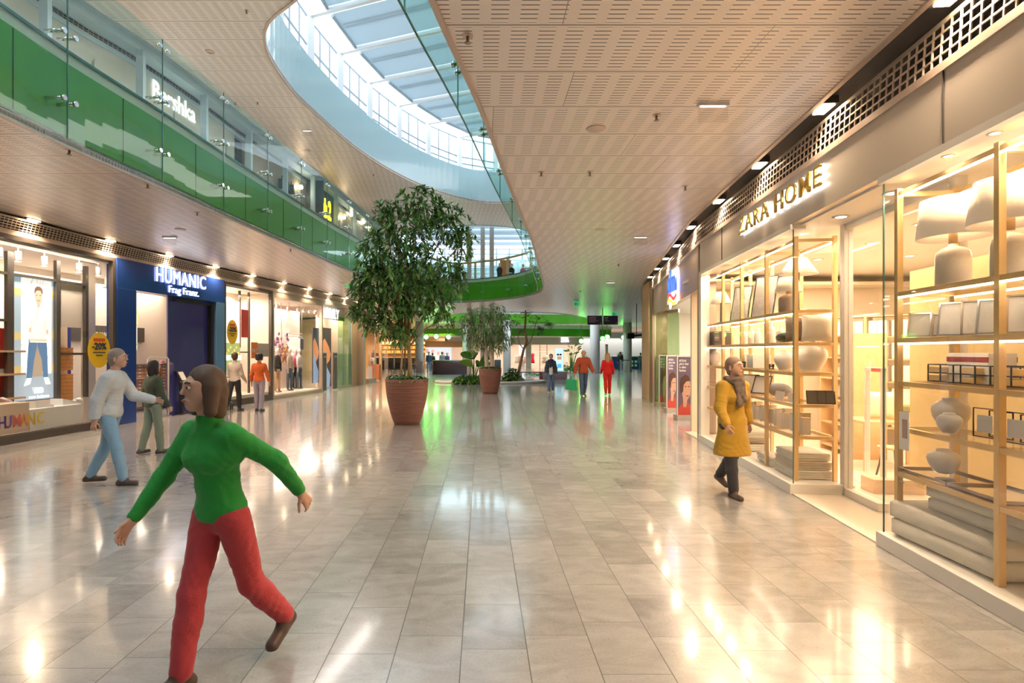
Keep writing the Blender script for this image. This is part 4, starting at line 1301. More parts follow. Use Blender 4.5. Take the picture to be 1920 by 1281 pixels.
for i, px in enumerate((93, 270.5, 388.5, 472, 539, 590.5, 633, 668, 700, 727)):
    p = ray_curve(px, colcurve)
    if p is None: continue
    o = S('pillar_upper_%d' % (i + 1), MB().box((p.x - .08, p.y, (ZF + 8.95) / 2), (.17, .12, 8.95 - ZF)), mat('steel_blue_post', (.40, .47, .54), .4, .2) if i == 0 else MATS['steel_blue_post'])
# glass shopfront joints
m_ = MB()
for k, p in enumerate(resample(cu, 1.25)):
    m_.box((p[0] + .03, p[1], 6.9), (.02, .03, 2.9))
S('trim_45', m_, M_steel)
# Bershka
p0, p1 = ray_curve(283, cu), ray_curve(363, cu)
sgp = Seg(p0, p1)
sg = sgp.root('shop_sign', 0, -.03, EYE + (HY - 206) / F * p0.y + .0, label='glowing white lettering on the upper floor above the green band', cat='sign')
t_ = text('Bershka', 'lettering', .66, mat('sign_soft_white', (.5, .5, .5), .5, emit=(1, 1, 1), es=.9), sg, ext=.008, bold=.003)
bbw = max(v.co.x for v in t_.data.vertices) - min(v.co.x for v in t_.data.vertices); t_.scale = (sgp.L / bbw, 1, 1)
zs = EYE + (HY - 197) / F * p0.y + .22
sg.location.z = zs
print('bershka', p0, p1, sgp.L, zs)
# wall lamps of the upper strip
m_ = MB(); gm = MB()
for x, y in resample(cu, 2.1):
    gm.box((x + .18, y, 9.15), (.1, .4, .02)); m_.box((x + .18, y, 9.175), (.16, .5, .04))
o = S('trim_46', m_, M_darkframe); gm.build('lamp', M_lampglow, o)
# dark shop with a yellow sign
p0, p1 = ray_curve(597, cu), ray_curve(614, cu)
s3 = Seg(p0, p1)
zc = EYE + (HY - 384) / F * p0.y
q = s3.root('shop_sign', 0, -.15, zc, label='yellow lettering on a dark board on the upper floor', cat='sign')
MB().b2(-.1, s3.L + .9, .02, .1, -.9, 1.1).build('board', M_black, q)
t_ = text('hb.2', 'lettering', 1.2, mat('yellow_glow', (1, .8, 0), .5, emit=(1, .72, .02), es=1.6), q, loc=(0, 0, -.45), ext=.02, bold=.02)
bbw = max(v.co.x for v in t_.data.vertices) - min(v.co.x for v in t_.data.vertices); t_.scale = (s3.L / bbw, 1, 1)
p0 = ray_curve(575, cu); q = empty('shop_blade_sign', (p0.x + .4, p0.y, 7.2), .1, 'black blade sign with a cutout edge beside the yellow sign', 'sign')
MB().b2(-.5, .3, -.05, .05, 0, 1.7).build('blade', M_black, q, bevel=.03)
for i, px in enumerate((516, 524, 534)):
    p = ray_curve(px, cu)
    q = empty('track_spotlight', (p.x + .25, p.y, 8.05), .2, ('left', 'middle', 'right')[i] + ' one of three black spotlights under the upper soffit', 'spotlight')
    MB().box((0, 0, -.08), (.22, .3, .3)).build('housing', M_black, q, bevel=.01); MB().cyl((0, 0, .07), .02, .15, 8).build('stem', M_black, q)
for i, px in enumerate((557, 639, 655, 676, 690)):
    p = ray_curve(px, cu); py = (351, 408, 402, 417, 425)[i]
    q = empty('globe_lamp', (p.x + .15, p.y, EYE + (HY - py) / F * p.y), 0, 'small glowing lamp on the upper floor, %s from the left' % ('first', 'second', 'third', 'fourth', 'fifth')[i], 'lamp')
    MB().ell((0, 0, 0), (.09, .09, .09), 12).build('bulb', M_lampglow, q)
p0, p1 = ray_curve(671, cu), ray_curve(700, cu)
S('wall_upper_left_red', MB().ribbon([(p0.x + .06, p0.y), (p1.x + .06, p1.y)], ZF, 7.6, .05), mat('brick_red', (.50, .10, .06), .5))

# upper floor, right-hand side (seen mirrored in the green glass)
cur = [(6.5, 2), (6.3, 12), (6.2, 18), (6.6, 26), (8, 34)]
S('wall_upper_right', MB().ribbon(cur[::-1], ZF, Z2, .1), M_upwall)
sg = empty('shop_sign', (6.24, 20.6, 7.6), R(-90), 'blue lettering on the right side of the upper floor, facing the green band', 'sign')
text('Thalia', 'lettering', 1.5, mat('blue_glow', (0.05, .1, 1), .5, emit=(.03, .08, 1.0), es=3), sg, ext=.02, bold=.02)
# ================================================================== RIGHT: ZARA HOME
tz = Vector((0.1176, 1)).normalized()
RZ = -math.atan2(0.1176, 1)
def zr(name, x, y, z, label=None, cat=None, group=None, kind=None, rz=0):
    """x: depth into the shop, y: along the front away from the camera"""
    p = Vector((3.005, 0)) + tz * y + Vector((tz.y, -tz.x)) * x
    return empty(name, (p.x, p.y, z), RZ + rz, label, cat, group, kind)
def zpx(px, x=0.0):
    """y along the front where a pixel column meets the plane at depth x"""
    k = (px - VX) / F
    o = Vector((3.005, 0)) + Vector((tz.y, -tz.x)) * x
    return (k * o.y - o.x) / (tz.x - k * tz.y)
def zz(px, py, x=0.0):
    y = zpx(px, x); D = (Vector((3.005, 0)) + tz * y + Vector((tz.y, -tz.x)) * x).y
    return EYE + (HY - py) / F * D
YE = 11.12
YN, YF = zpx(1652), zpx(1484)      # near and far corners of the entrance
print('zara', YN, YF, [round(zpx(p, .1), 2) for p in (1685, 1875, 1492, 1437, 1391, 1356, 1325)])
q = zr('wall_home_shop', 0, 0, 0, kind='structure')
MB().b2(-.0, .14, 1.2, YE, 3.32, 3.90).build('wall_band', M_zband, q)
m_ = MB(); m_.b2(-.012, .0, 4.27, 4.275, 3.33, 3.9); m_.b2(-.012, .0, 9.7, 9.705, 3.33, 3.9); m_.build('band_joint', M_darkgap, q)
m_ = MB()
m_.b2(-.02, .16, 1.2, YN + .02, 3.26, 3.32); m_.b2(-.02, .16, YF - .02, YE, 3.26, 3.32); m_.b2(-.02, .14, YE - .16, YE, 0, 3.32)
m_.build('wall_frame', M_white, q)
# plinths
m_ = MB()
m_.b2(-.03, .72, 1.2, YN + .03, 0, .13); m_.b2(-.03, .72, YF - .03, YE, 0, .13)
m_.build('plinth', M_white, q, bevel=.006)
# soffit of the shop and entrance
MB().b2(.1, 7.0, 1.2, 13.0, 3.30, 3.36).build('ceiling_panel', M_white, q)
MB().b2(6.3, 6.4, 1.2, 13.0, 0, 3.3).build('wall_panel', mat('zara_wall', (.80, .72, .60), .5), q)
MB().b2(.14, 6.3, YE + 1.2, YE + 1.3, 0, 3.3).build('wall_panel', MATS['zara_wall'], q)
MB().b2(.14, 6.3, 1.1, 1.2, 0, 3.3).build('wall_panel', MATS['zara_wall'], q)
MB().b2(0.0, 6.3, 1.2, YE + 1.2, 0.0, .012).build('floor_panel', mat('zara_floor', (.80, .74, .66), .25), q)
# cove slot with round downlights above the display windows
m_ = MB(); m_.b2(.02, .1, 1.2, YE, 3.24, 3.26)
# glass
g_ = zr('window_41', 0, 0, 0, kind='structure')
for a, b in ((1.2, 2.9), (2.91, YN)):
    MB().b2(.02, .032, a, b - .005, .13, 3.26).build('pane', M_gshop, g_)
MB().b2(.03, .6, YN - .014, YN - .002, .13, 3.26).build('pane', M_gshop, g_)
g_ = zr('window_42', 0, 0, 0, kind='structure')
for a, b in ((YF, 9.0), (9.01, YE - .16)):
    MB().b2(.02, .032, a + .005, b, .13, 3.26).build('pane', M_gshop, g_)
MB().b2(.03, .6, YF + .002, YF + .014, .13, 3.26).build('pane', M_gshop, g_)
m_ = MB(); m_.b2(.015, .027, YF - .004, YF + .004, .13, 3.26); m_.b2(.015, .027, YN - .006, YN + .002, .13, 3.26); m_.build('glass_edge', M_gedge, g_)
# entrance frame and fixed glass leaf
g_ = zr('door_4', 0, 0, 0, kind='structure')
m_ = MB(); m_.b2(.58, .68, YF - .06, YF + .04, 0, 3.3); m_.b2(.60, .66, YN + .1, YF, 3.22, 3.3); m_.b2(.58, .70, YF - .75, YF, 0, .1)
m_.b2(.58, .68, YN - .05, YN + .03, 0, 3.3)
m_.build('door_frame', M_white, g_)
MB().b2(.62, .632, YF - .80, YF - .06, .1, 3.22).build('door_glass', M_gshop, g_)

def shelving(y0, y1, posts, depth, label, ret=None):
    """brass framed display shelving; posts: positions along the front"""
    r = zr('display_shelving', 0, (y0 + y1) / 2, .13, label=label, cat='shelf')
    yc = (y0 + y1) / 2
    for y in posts:
        for x in (.12, .12 + depth):
            MB().b2(x - .024, x + .024, y - yc - .024, y - yc + .024, 0, 3.07).build('post', M_brass, r, bevel=.002)
    lo, hi = min(posts) - yc, max(posts) - yc
    for z in (.54, .94, 1.34, 1.72, 2.13, 3.02):
        m_ = MB()
        for x in (.12, .12 + depth):
            m_.b2(x - .02, x + .02, lo, hi, z - .02, z + .02)
        for y in posts:
            m_.b2(.12, .12 + depth, y - yc - .02, y - yc + .02, z - .02, z + .02)
        m_.build('shelf_frame', M_brass, r)
        if z < 3:
            MB().b2(.13, .11 + depth, lo, hi, z + .021, z + .029).build('glass_shelf', M_gshop, r)
        if z > 1.6:
            m_ = MB()
            m_.b2(.100, .112, lo + .03, hi - .03, z - .036, z - .022)
            if z > 2: m_.b2(.10 + depth, .112 + depth, lo + .03, hi - .03, z - .036, z - .022)
            m_.build('led_strip', M_led, r)
    return r
pn = [zpx(1685, .12), zpx(1875, .12)]
d_ = pn[0] - pn[1]
pnear = [pn[0], pn[1], pn[1] - d_, ]
shelving(pnear[-1], pnear[0], pnear, .46, 'brass framed glass shelving in the nearer home shop window')
pf = [zpx(1492, .12)] + [zpx(p, .12) for p in (1437.5, 1391, 1356, 1326)]
shelving(pf[0], pf[-1], pf, .46, 'brass framed glass shelving in the farther home shop window')
# round downlights of the shop, in the soffit
M_spot = mat('spot_disc', (1, 1, 1), .5, emit=(1, .85, .6), es=14)
for i, (x, y) in enumerate(((.35, YF - .45), (.35, YN + .45), (.08, 4.35), (.08, 3.9), (.08, 3.45), (1.5, 7.0), (1.6, 8.2), (1.5, 9.6), (2.6, 6.2), (2.8, 7.8), (2.8, 9.4), (3.8, 7), (3.9, 8.6), (1.0, 4.6), (1.7, 5.5), (2.2, 4.4))):
    lab = ['round recessed downlight over the home shop entrance, farther one', 'round recessed downlight over the home shop entrance, nearer one'] + ['small round downlight above the nearer display window, %s' % s for s in ('farthest', 'middle', 'nearest')] + ['round recessed downlight deep inside the home shop'] * 11
    q = zr('downlight', x, y, 3.29, label=lab[i], cat='lamp', group='downlights deep inside the home shop' if i > 4 else None)
    s_ = .5 if x < .1 else 1
    if x < .1: q.location.z = 3.255
    MB().lathe([(.055 * s_, 0), (.09 * s_, 0), (.09 * s_, .012), (.055 * s_, .012)], (0, 0, 0), 20, cap=False).build('ring', M_white, q)
    MB().cyl((0, 0, .002), .055 * s_, .006, 16).build('lamp_disc', M_spot, q)
# ZARA HOME sign
y0, y1 = zpx(1393), zpx(1551)
sg = zr('shop_sign', -.05, y0, 3.55, label='gold lettering with a white halo on the home shop band', cat='sign', rz=R(-90))
for nm, m1, off, ext, bold, x_ in (('lettering', M_gold, -.012, .012, .001, 0), ('halo_lettering', M_signw, .022, .004, .007, 0)):
    t_ = text('ZARA HOME', nm, .33, m1, sg, ext=ext, bold=bold, loc=(0, off, 0), space=1.15)
    bb0 = min(v.co.x for v in t_.data.vertices); bbw = max(v.co.x for v in t_.data.vertices) - bb0
    t_.scale = ((y0 - y1) / bbw, 1, 1)
# ---- goods in the nearer window
M_shade = mat('lamp_shade_linen', (.86, .74, .60), .8, emit=(1, .72, .45), es=.12)
M_cer = mat('white_ceramic', (.86, .80, .74), .35, coat=.3)
def table_lamp(x, y, z, r0, r1, hs, hb, rb, label, bodymat=M_cer, neck=.06, sh=M_shade):
    q = zr('table_lamp', x, y, z, label=label, cat='lamp')
    MB().lathe([(rb * .96, 0), (rb, .02), (rb, hb * .72), (rb * .92, hb * .84), (rb * .6, hb * .93), (rb * .3, hb * .98), (rb * .22, hb * 1.05)], (0, 0, 0), 28).build('lamp_base', bodymat, q)
    MB().cyl((0, 0, hb * 1.03), .03, neck + .1, 10).build('neck', M_wood, q)
    m_ = MB(); m_.lathe([(r0, 0), (r1, hs)], (0, 0, hb + neck), 32); m_.f = m_.f[:-2]; m_.m = m_.m[:-2]; m_.sf = m_.sf[:-2]
    o = m_.build('lamp_shade', sh, q); sd = o.modifiers.new('s', 'SOLIDIFY'); sd.thickness = .004
    MB().ell((0, 0, hb + neck + hs * .5), (.03, .03, .045), 10).build('bulb', M_lampglow, q)
    return q
S1, S2, S3, S4, S5 = 2.29, 1.88, 1.50, 1.10, .70
table_lamp(.34, zpx(1787, .34), S1, .25, .22, .32, .34, .12, 'drum shaded table lamp with white bottle base in the nearer window')
table_lamp(.34, zpx(1882, .30), S1, .25, .20, .32, .33, .11, 'tapered shade table lamp with white base, at the right frame edge')
table_lamp(.34, zpx(1882, .30) - .62, S1, .24, .2, .3, .33, .11, 'table lamp beyond the right frame edge in the nearer window')
# leaning photo frames
def frame(x, y, z, w_, h_, rz, label, lean=12, fm=M_steel, pm=M_whitecl, group=None, name='photo_frame'):
    q = zr(name, x, y, z, label=label, cat='picture frame', rz=R(-90) + rz, group=group)
    Mt = Matrix.Rotation(R(lean), 3, 'X')
    c = Vector((0, 0, 0))
    m_ = MB(); t = .012
    for cx, cz, a, b in ((0, t / 2, w_, t), (0, h_ - t / 2, w_, t), (-w_ / 2 + t / 2, h_ / 2, t, h_), (w_ / 2 - t / 2, h_ / 2, t, h_)):
        m_.box(Mt.inverted() @ Vector((cx, 0, cz)), (a, .018, b), M=Mt.inverted())
    m_.build('moulding', fm, q)
    MB().box(Mt.inverted() @ Vector((0, .004, h_ / 2)), (w_ - .02, .006, h_ - .02), M=Mt.inverted()).build('mount', pm, q)
    m_ = MB(); top = Mt.inverted() @ Vector((0, .008, h_ * .8)); m_.bar(top, (top.x, top.y + .07, 0.004), .02, .004); m_.build('strut', M_black, q)
    return q
for i, (px, w_, h_, nm) in enumerate(((1722, .17, .22, 'first'), (1757, .16, .2, 'second'), (1788, .22, .28, 'third'), (1822, .22, .28, 'fourth'), (1862, .2, .27, 'fifth'), (1912, .22, .28, 'sixth'))):
    frame(.25 + .05 * (i % 2), zpx(px, .25), S2, w_, h_, R(50 if i % 2 else 42), nm + ' from the left of the pale photo frames leaning in the nearer window', lean=14, fm=M_bronze if i % 2 else M_steel)
# wire drawer organisers
def organiser(x, y, z, label):
    q = zr('desk_organiser', x, y, z, label=label, cat='organiser', rz=R(-90))
    m_ = MB(); W, H, Dp = .30, .14, .2
    for sx in (-1, 0, 1):
        for dy in (0, Dp):
            m_.bar((sx * W / 2, dy, 0), (sx * W / 2, dy, H), .008)
    for z_ in (0, H / 2, H):
        for dy in (0, Dp): m_.bar((-W / 2, dy, z_ + .004), (W / 2, dy, z_ + .004), .008)
        for sx in (-1, 1): m_.bar((sx * W / 2, 0, z_ + .004), (sx * W / 2, Dp, z_ + .004), .008)
    m_.build('wire_frame', M_black, q)
    for k in range(2):
        MB().b2(-W / 2 + .008, -.008, 0, Dp - .01, k * H / 2 + .01, k * H / 2 + .055).build('drawer', M_brass, q)
    return q
for px, nm in ((1763, 'left'), (1828, 'middle'), (1896, 'right')):
    organiser(.25, zpx(px, .25), S3, nm + ' black wire desk organiser with brass drawers')
q = zr('paper_stack', .42, zpx(1838, .42), S3, label='pale paper box stack behind the wire organisers', cat='box'); MB().b2(-.1, .1, -.22, .22, 0, .24).build('box_body', M_cer, q, bevel=.004); MB().b2(-.103, .103, -.22, .22, .17, .21).build('burgundy_band', mat('burgundy', (.30, .04, .04), .5), q)
# vases
def vase(x, y, z, r, h, label, m1=None, neck=.45):
    q = zr('vase', x, y, z, label=label, cat='vase')
    MB().lathe([(r * .5, 0), (r * .62, h * .08), (r * .92, h * .38), (r, h * .58), (r * .93, h * .75), (r * .7, h * .88), (r * neck, h * .94), (r * neck, h), (r * neck * .85, h), (r * neck * .8, h * .9)], (0, 0, 0), 32).build('vase_body', m1 or M_cer, q)
    return q
vase(.40, zpx(1783, .40), S4, .135, .26, 'large white ginger jar vase behind the smaller one, nearer window')
vase(.22, zpx(1780, .22), S4, .088, .16, 'small white vase in front of the large jar, nearer window')
vase(.34, zpx(1770, .34), S5 + .03, .12, .20, 'low white vase standing on the mirror tray')
# glass frames
for i, px in enumerate((1846, 1905)):
    q = zr('glass_picture_frame', .3, zpx(px, .3), S4, label=('left', 'right')[i] + ' clear glass frame with dark wire edge on the vase shelf', cat='picture frame', rz=R(-80))
    m_ = MB()
    for a, b in (((-.09, 0, .0), (-.09, 0, .22)), ((.09, 0, 0), (.09, 0, .22)), ((-.09, 0, .004), (.09, 0, .004)), ((-.09, 0, .22), (.09, 0, .22)), ((-.05, .09, 0), (-.05, .09, .2)), ((.13, .09, 0), (.13, .09, .2)), ((-.05, .09, .2), (.13, .09, .2)), ((-.05, .09, .004), (.13, .09, .004))):
        m_.bar(a, b, .007)
    m_.build('wire_edge', M_black, q); MB().b2(-.06, .06, -.002, .002, .04, .17).build('card', M_whitecl, q)
# trays
def tray(x, y, z, w_, l_, label):
    q = zr('mirror_tray', x, y, z, label=label, cat='tray')
    m_ = MB()
    for s_ in (-1, 1):
        m_.b2(s_ * w_ / 2 - .006, s_ * w_ / 2 + .006, -l_ / 2, l_ / 2, 0, .022); m_.b2(-w_ / 2, w_ / 2, s_ * l_ / 2 - .006, s_ * l_ / 2 + .006, 0, .022)
    m_.build('rim', M_bronze, q); MB().b2(-w_ / 2, w_ / 2, -l_ / 2, l_ / 2, 0, .006).build('mirror_plate', M_chrome, q)
tray(.34, zpx(1765, .3), S5 + .0, .40, .62, 'bronze rimmed mirror tray under the low vase')
tray(.34, zpx(1872, .3), S5 + .0, .40, .55, 'bronze rimmed mirror tray nearer the right frame edge')
# folded blankets
def blanket(x, y, z, dx, dy, h, label, m1, folds=3, name='folded_blanket', rz=0):
    q = zr(name, x, y, z, label=label, cat='blanket', rz=rz)
    hh = h / folds
    for k in range(folds):
        m_ = MB()
        n_ = 18; prof = []
        for i in range(n_ + 1):
            a = -PI / 2 + PI * i / n_
            prof.append((-dy / 2 - hh * .45 * math.cos(a) * (1.0), hh / 2 + hh / 2 * math.sin(a)))
        prof2 = [(dy / 2 + (.012 if k % 2 else -.01), hh), (dy / 2 + (.012 if k % 2 else -.01), 0.002)]
        ring = [(u, w2) for u, w2 in prof] + prof2
        vs = []
        for sx, (xx, fc) in enumerate(((-dx / 2, .82), (-dx / 2 + .03, 1), (dx / 2 - .03, 1), (dx / 2, .82))):
            for u, w2 in ring:
                vs.append((xx, u * (fc * .06 + .94), k * hh + hh / 2 + (w2 - hh / 2) * fc + .004 * math.sin(u * 30 + k + sx)))
        N = len(ring); fs = []
        for sx in range(3):
            for i in range(N):
                fs.append((sx * N + i, sx * N + (i + 1) % N, (sx + 1) * N + (i + 1) % N, (sx + 1) * N + i))
        fs.append(tuple(range(N))[::-1]); fs.append(tuple(range(3 * N, 4 * N)))
        m_.sm = True; m_.add(vs, fs); m_.build('fold', m1, q)
    return q
M_wool = mat('cream_wool', (.82, .78, .70), .95, bump=.5, bscale=120, sheen=.3)
M_wool2 = mat('oat_wool', (.66, .58, .48), .95, bump=.5, bscale=120, noise=.15, nscale=30)
blanket(.36, (zpx(1706, .3) + zpx(1900, .3)) / 2 - .1, .145, .56, 1.05, .29, 'thick cream blanket, lower of the two in the nearer window', M_wool, 2, rz=.08)
blanket(.42, (zpx(1763, .4) + zpx(1925, .4)) / 2 - .2, .438, .46, .90, .20, 'thick cream blanket, upper of the two in the nearer window', M_wool, 2, rz=.05)
# price sheet on the glass and small print
q = zr('notice_sheet', .012, zpx(1692), 0.92, label='white notice sheet stuck on the nearer home shop glass', cat='notice', rz=R(-90)); MB().b2(-.065, .065, 0, .004, 0, .32).build('sheet', M_white, q); m_ = MB(); m_.b2(-.02, .045, -.003, 0, .1, .26); m_.build('print_block', mat('print_brown', (.45, .33, .28), .6), q)
m_ = MB()
for k in range(4): m_.b2(-.06, -.01 + .02 * (k % 2), -.004, 0, -.16 - .04 * k, -.152 - .04 * k)
m_.build('small_print', M_grey, q)
# oak board behind the lamps
q = zr('wall_oak_board', 1.5, 0, 0, kind='structure'); MB().b2(0, .05, 2.0, zpx(1706, 1.5), .1, 2.75).build('wall_board', mat('oak_board', (.78, .60, .30), .5, noise=.1, nscale=3), q)
# ---- goods in the farther window
def fy(px, x=.3): return zpx(px, x)
def cone_lamp(px, x, z, label, r0=.19, hs=.17, post=.22):
    q = zr('table_lamp', x, fy(px, x), z, label=label, cat='lamp')
    MB().lathe([(.09, 0), (.09, .015), (.02, .03), (.015, post), (.015, post + .12)], (0, 0, 0), 20).build('lamp_base', M_darkframe, q)
    m_ = MB(); m_.lathe([(r0, 0), (r0 * .42, hs)], (0, 0, post), 28); m_.f = m_.f[:-2]; m_.m = m_.m[:-2]; m_.sf = m_.sf[:-2]
    o = m_.build('lamp_shade', M_shade, q); sd = o.modifiers.new('s', 'SOLIDIFY'); sd.thickness = .004
    MB().ell((0, 0, post + .06), (.02, .02, .03), 8).build('bulb', M_lampglow, q)
    return q
cone_lamp(1352, .3, S1, 'cone shaded lamp with thin dark base at the far end of the farther window', post=.38, hs=.22)
cone_lamp(1497, .42, S1 + .02, 'tall lamp with wide white cone shade at the window corner', r0=.24, hs=.22, post=.5)
table_lamp(.26, fy(1478, .26), S1, .17, .11, .2, .24, .12, 'squat grey ball lamp with a white shade at the window corner', bodymat=mat('taupe_ceramic', (.48, .38, .32), .5), neck=.03)
for px, w_, h_, nm in ((1385, .34, .62, 'farther'), (1428, .36, .66, 'nearer')):
    frame(.3, fy(px), S1, w_, h_, R(38), nm + ' tall black frame leaning on the top shelf of the farther window', lean=14, fm=M_black, pm=mat('mirror_grey', (.42, .40, .38), .2))
for i, (px, h) in enumerate(((1398, .22), (1409, .26), (1421, .24), (1446, .3), (1463, .25))):
    q = zr('bottle_vase', .32, fy(px, .32), S2, label='slender white bottle vase, %s from the left on the second shelf' % ('first', 'second', 'third', 'fourth', 'fifth')[i], cat='vase')
    MB().lathe([(.05, 0), (.055, .02), (.055, h * .6), (.045, h * .75), (.02, h * .85), (.02, h), (.015, h)], (0, 0, 0), 20).build('vase_body', M_cer, q)
def cushion(x, y, z, w_, h_, t_, label, m1, rz=0, lean=0):
    q = zr('cushion', x, y, z, label=label, cat='cushion', rz=rz)
    m_ = MB(); n_ = 10; vs = []; fs = []
    for sgn in (-1, 1):
        for i in range(n_ + 1):
            for j in range(n_ + 1):
                u, v = i / n_ * 2 - 1, j / n_ * 2 - 1
                b = (1 - u ** 4) * (1 - v ** 4)
                pin = 1 - .08 * (1 - abs(u)) * 0 - .06 * (v * v) * (1 - u * u) - .06 * (u * u) * (1 - v * v) * 0
                vs.append((sgn * t_ / 2 * math.sqrt(max(b, 0)) , u * w_ / 2 * (1 - .07 * (1 - v * v)), h_ / 2 + v * h_ / 2 * (1 - .07 * (1 - u * u))))
    N = (n_ + 1) ** 2
    for s2 in (0, 1):
        for i in range(n_):
            for j in range(n_):
                a = s2 * N + i * (n_ + 1) + j
                f = (a, a + 1, a + n_ + 2, a + n_ + 1)
                fs.append(f if s2 else f[::-1])
    m_.sm = True; m_.add(vs, fs)
    o = m_.build('cover', m1, q)
    o.rotation_euler = (0, lean, 0)
    return q
M_cush = mat('cream_linen', (.80, .72, .60), .9, bump=.3); M_brownc = mat('brown_velvet', (.22, .15, .11), .8, sheen=.4)
cushion(.34, fy(1512, .4) + .05, S2, .36, .34, .14, 'brown velvet cushion on the second shelf at the window corner', M_brownc, rz=R(80))
cushion(.5, fy(1535, .5) - .0, S2, .40, .36, .18, 'cream cushion on the second shelf at the window corner', M_cush, rz=R(70))
q = zr('folded_throw', .3, fy(1474, .3), S2, label='dark bolster with a green reflection in its colour beside the bottle vases', cat='cushion'); m_ = MB(); m_.ell((0, 0, .07), (.12, .2, .07), 14); m_.build('cover', mat('dark_velvet_green_reflection', (.02, .06, .03), .8), q)  # green reflection put into the colour of the dark cover
q = zr('storage_box', .32, fy(1350, .32), S2, label='dark brown storage box on the second shelf, far end', cat='box'); MB().b2(-.15, .15, -.2, .2, 0, .26).build('box_body', M_darkframe, q, bevel=.004)
for i, (px, w_, h_, c) in enumerate(((1405, .22, .2, M_cer), (1420, .25, .2, M_white), (1414, .12, .09, M_black))):
    q = zr('storage_box', .34 if i < 2 else .15, fy(px, .3), S3, label=('left white gift box on the third shelf', 'right white gift box on the third shelf', 'small black box in front of the white gift boxes')[i], cat='box'); MB().b2(-.08 if i == 2 else -.15, .0 if i == 2 else .12, -w_ / 2, w_ / 2, 0, h_).build('box_body', c, q, bevel=.003); MB().b2(-.083 if i == 2 else -.153, .003 if i == 2 else .123, -w_ / 2 - .003, w_ / 2 + .003, h_ * .75, h_ + .003).build('box_lid', c, q)
vase(.3, fy(1471, .3), S3, .135, .27, 'round cream vase on the third shelf of the farther window', neck=.4)
vase(.42, zpx(1524, .45) , S3, .20, .36, 'large round cream pot on the third shelf at the window corner', neck=.6)
q = zr('iron_candle_holder', .28, fy(1443, .28), S3, label='black iron candle holder beside the round vase', cat='candle holder'); m_ = MB(); m_.tube([(0, -.16, .04), (0, .16, .04)], .01, 6); m_.build('bar', M_black, q)
for k in (-1, 0, 1): MB().lathe([(.03, 0), (.012, .01), (.012, .05), (.022, .06), (.022, .07)], (0, k * .13, 0), 10).build('cup', M_black, q)
vase(.3, fy(1340, .3), S3, .12, .26, 'tall pale vase at the far end of the third shelf')
for i, px in enumerate((1401, 1424)):
    frame(.3, fy(px), S4, .28, .3, R(40), ('left', 'right') [i] + ' brown picture frame leaning on the fourth shelf', lean=25, fm=M_darkframe, pm=M_cer)
q = zr('folded_throw', .34, fy(1462, .34), S4, label='grey knitted throw folded on the fourth shelf', cat='blanket'); m_ = MB(); m_.ell((0, 0, .1), (.14, .26, .1), 16); m_.build('cloth', mat('grey_knit', (.28, .27, .28), .95, bump=.6, bscale=90), q)
for i, px in enumerate((1458, 1466, 1482, 1488)):
    q = zr('price_card', .14, fy(px, .14), S4, label='white price card standing on the fourth shelf, %s from the left' % ('first', 'second', 'third', 'fourth')[i], cat='card', rz=R(-60)); MB().box((0, 0, .06), (.07, .006, .12), M=Matrix.Rotation(R(-12), 3, 'X')).build('card', M_white, q)
for i, px in enumerate((1508, 1522, 1540)):
    frame(.3 + .1 * i, YF + .12, S4, .13, .17, R(80), ('left', 'middle', 'right')[i] + ' small black easel frame at the window corner', lean=16, fm=M_black, pm=M_darkframe)
cw = [(.80, .72, .62), (.74, .62, .50), (.85, .8, .74), (.55, .50, .44)]
for i in range(16):
    y = pf[0] + .12 + i * .135
    h = .20 + .05 * ((i * 7) % 4) / 3
    q = zr('candle_box', .28 + .06 * (i % 2), y, S5, label='pale upright box on the fifth shelf of the farther window', cat='box', group='pale upright boxes on the fifth shelf'); MB().b2(-.05, .05, -.05, .05, 0, h).build('box_body', mat('candle_box_%d' % (i % 4), cw[i % 4], .6) if i < 4 else MATS['candle_box_%d' % (i % 4)], q, bevel=.002)
    MB().b2(-.052, .052, -.052, .052, h, h + .012).build('box_lid', M_brass, q)
for i, (px, z, nm) in enumerate(((1405, .14, 'bottom'), (1402, .25, 'middle'), (1408, .36, 'top'))):
    blanket(.36, fy(px, .36), z, .44, .50 - .03 * i, .10, nm + ' folded oat blanket in the left pile of the farther window', M_wool2 if i % 2 else M_wool, 3)
for i, (z, nm) in enumerate(((.14, 'bottom'), (.25, 'middle'), (.36, 'top'))):
    blanket(.36, pf[0] + .38, z, .46, .62 - .05 * i, .10, nm + ' folded fringed blanket in the corner pile of the farther window', M_wool2 if i % 2 else M_wool, 4)
blanket(.36, pf[0] + 1.1, .14, .44, .55, .12, 'low cream blanket between the two piles of the farther window', M_wool, 2)
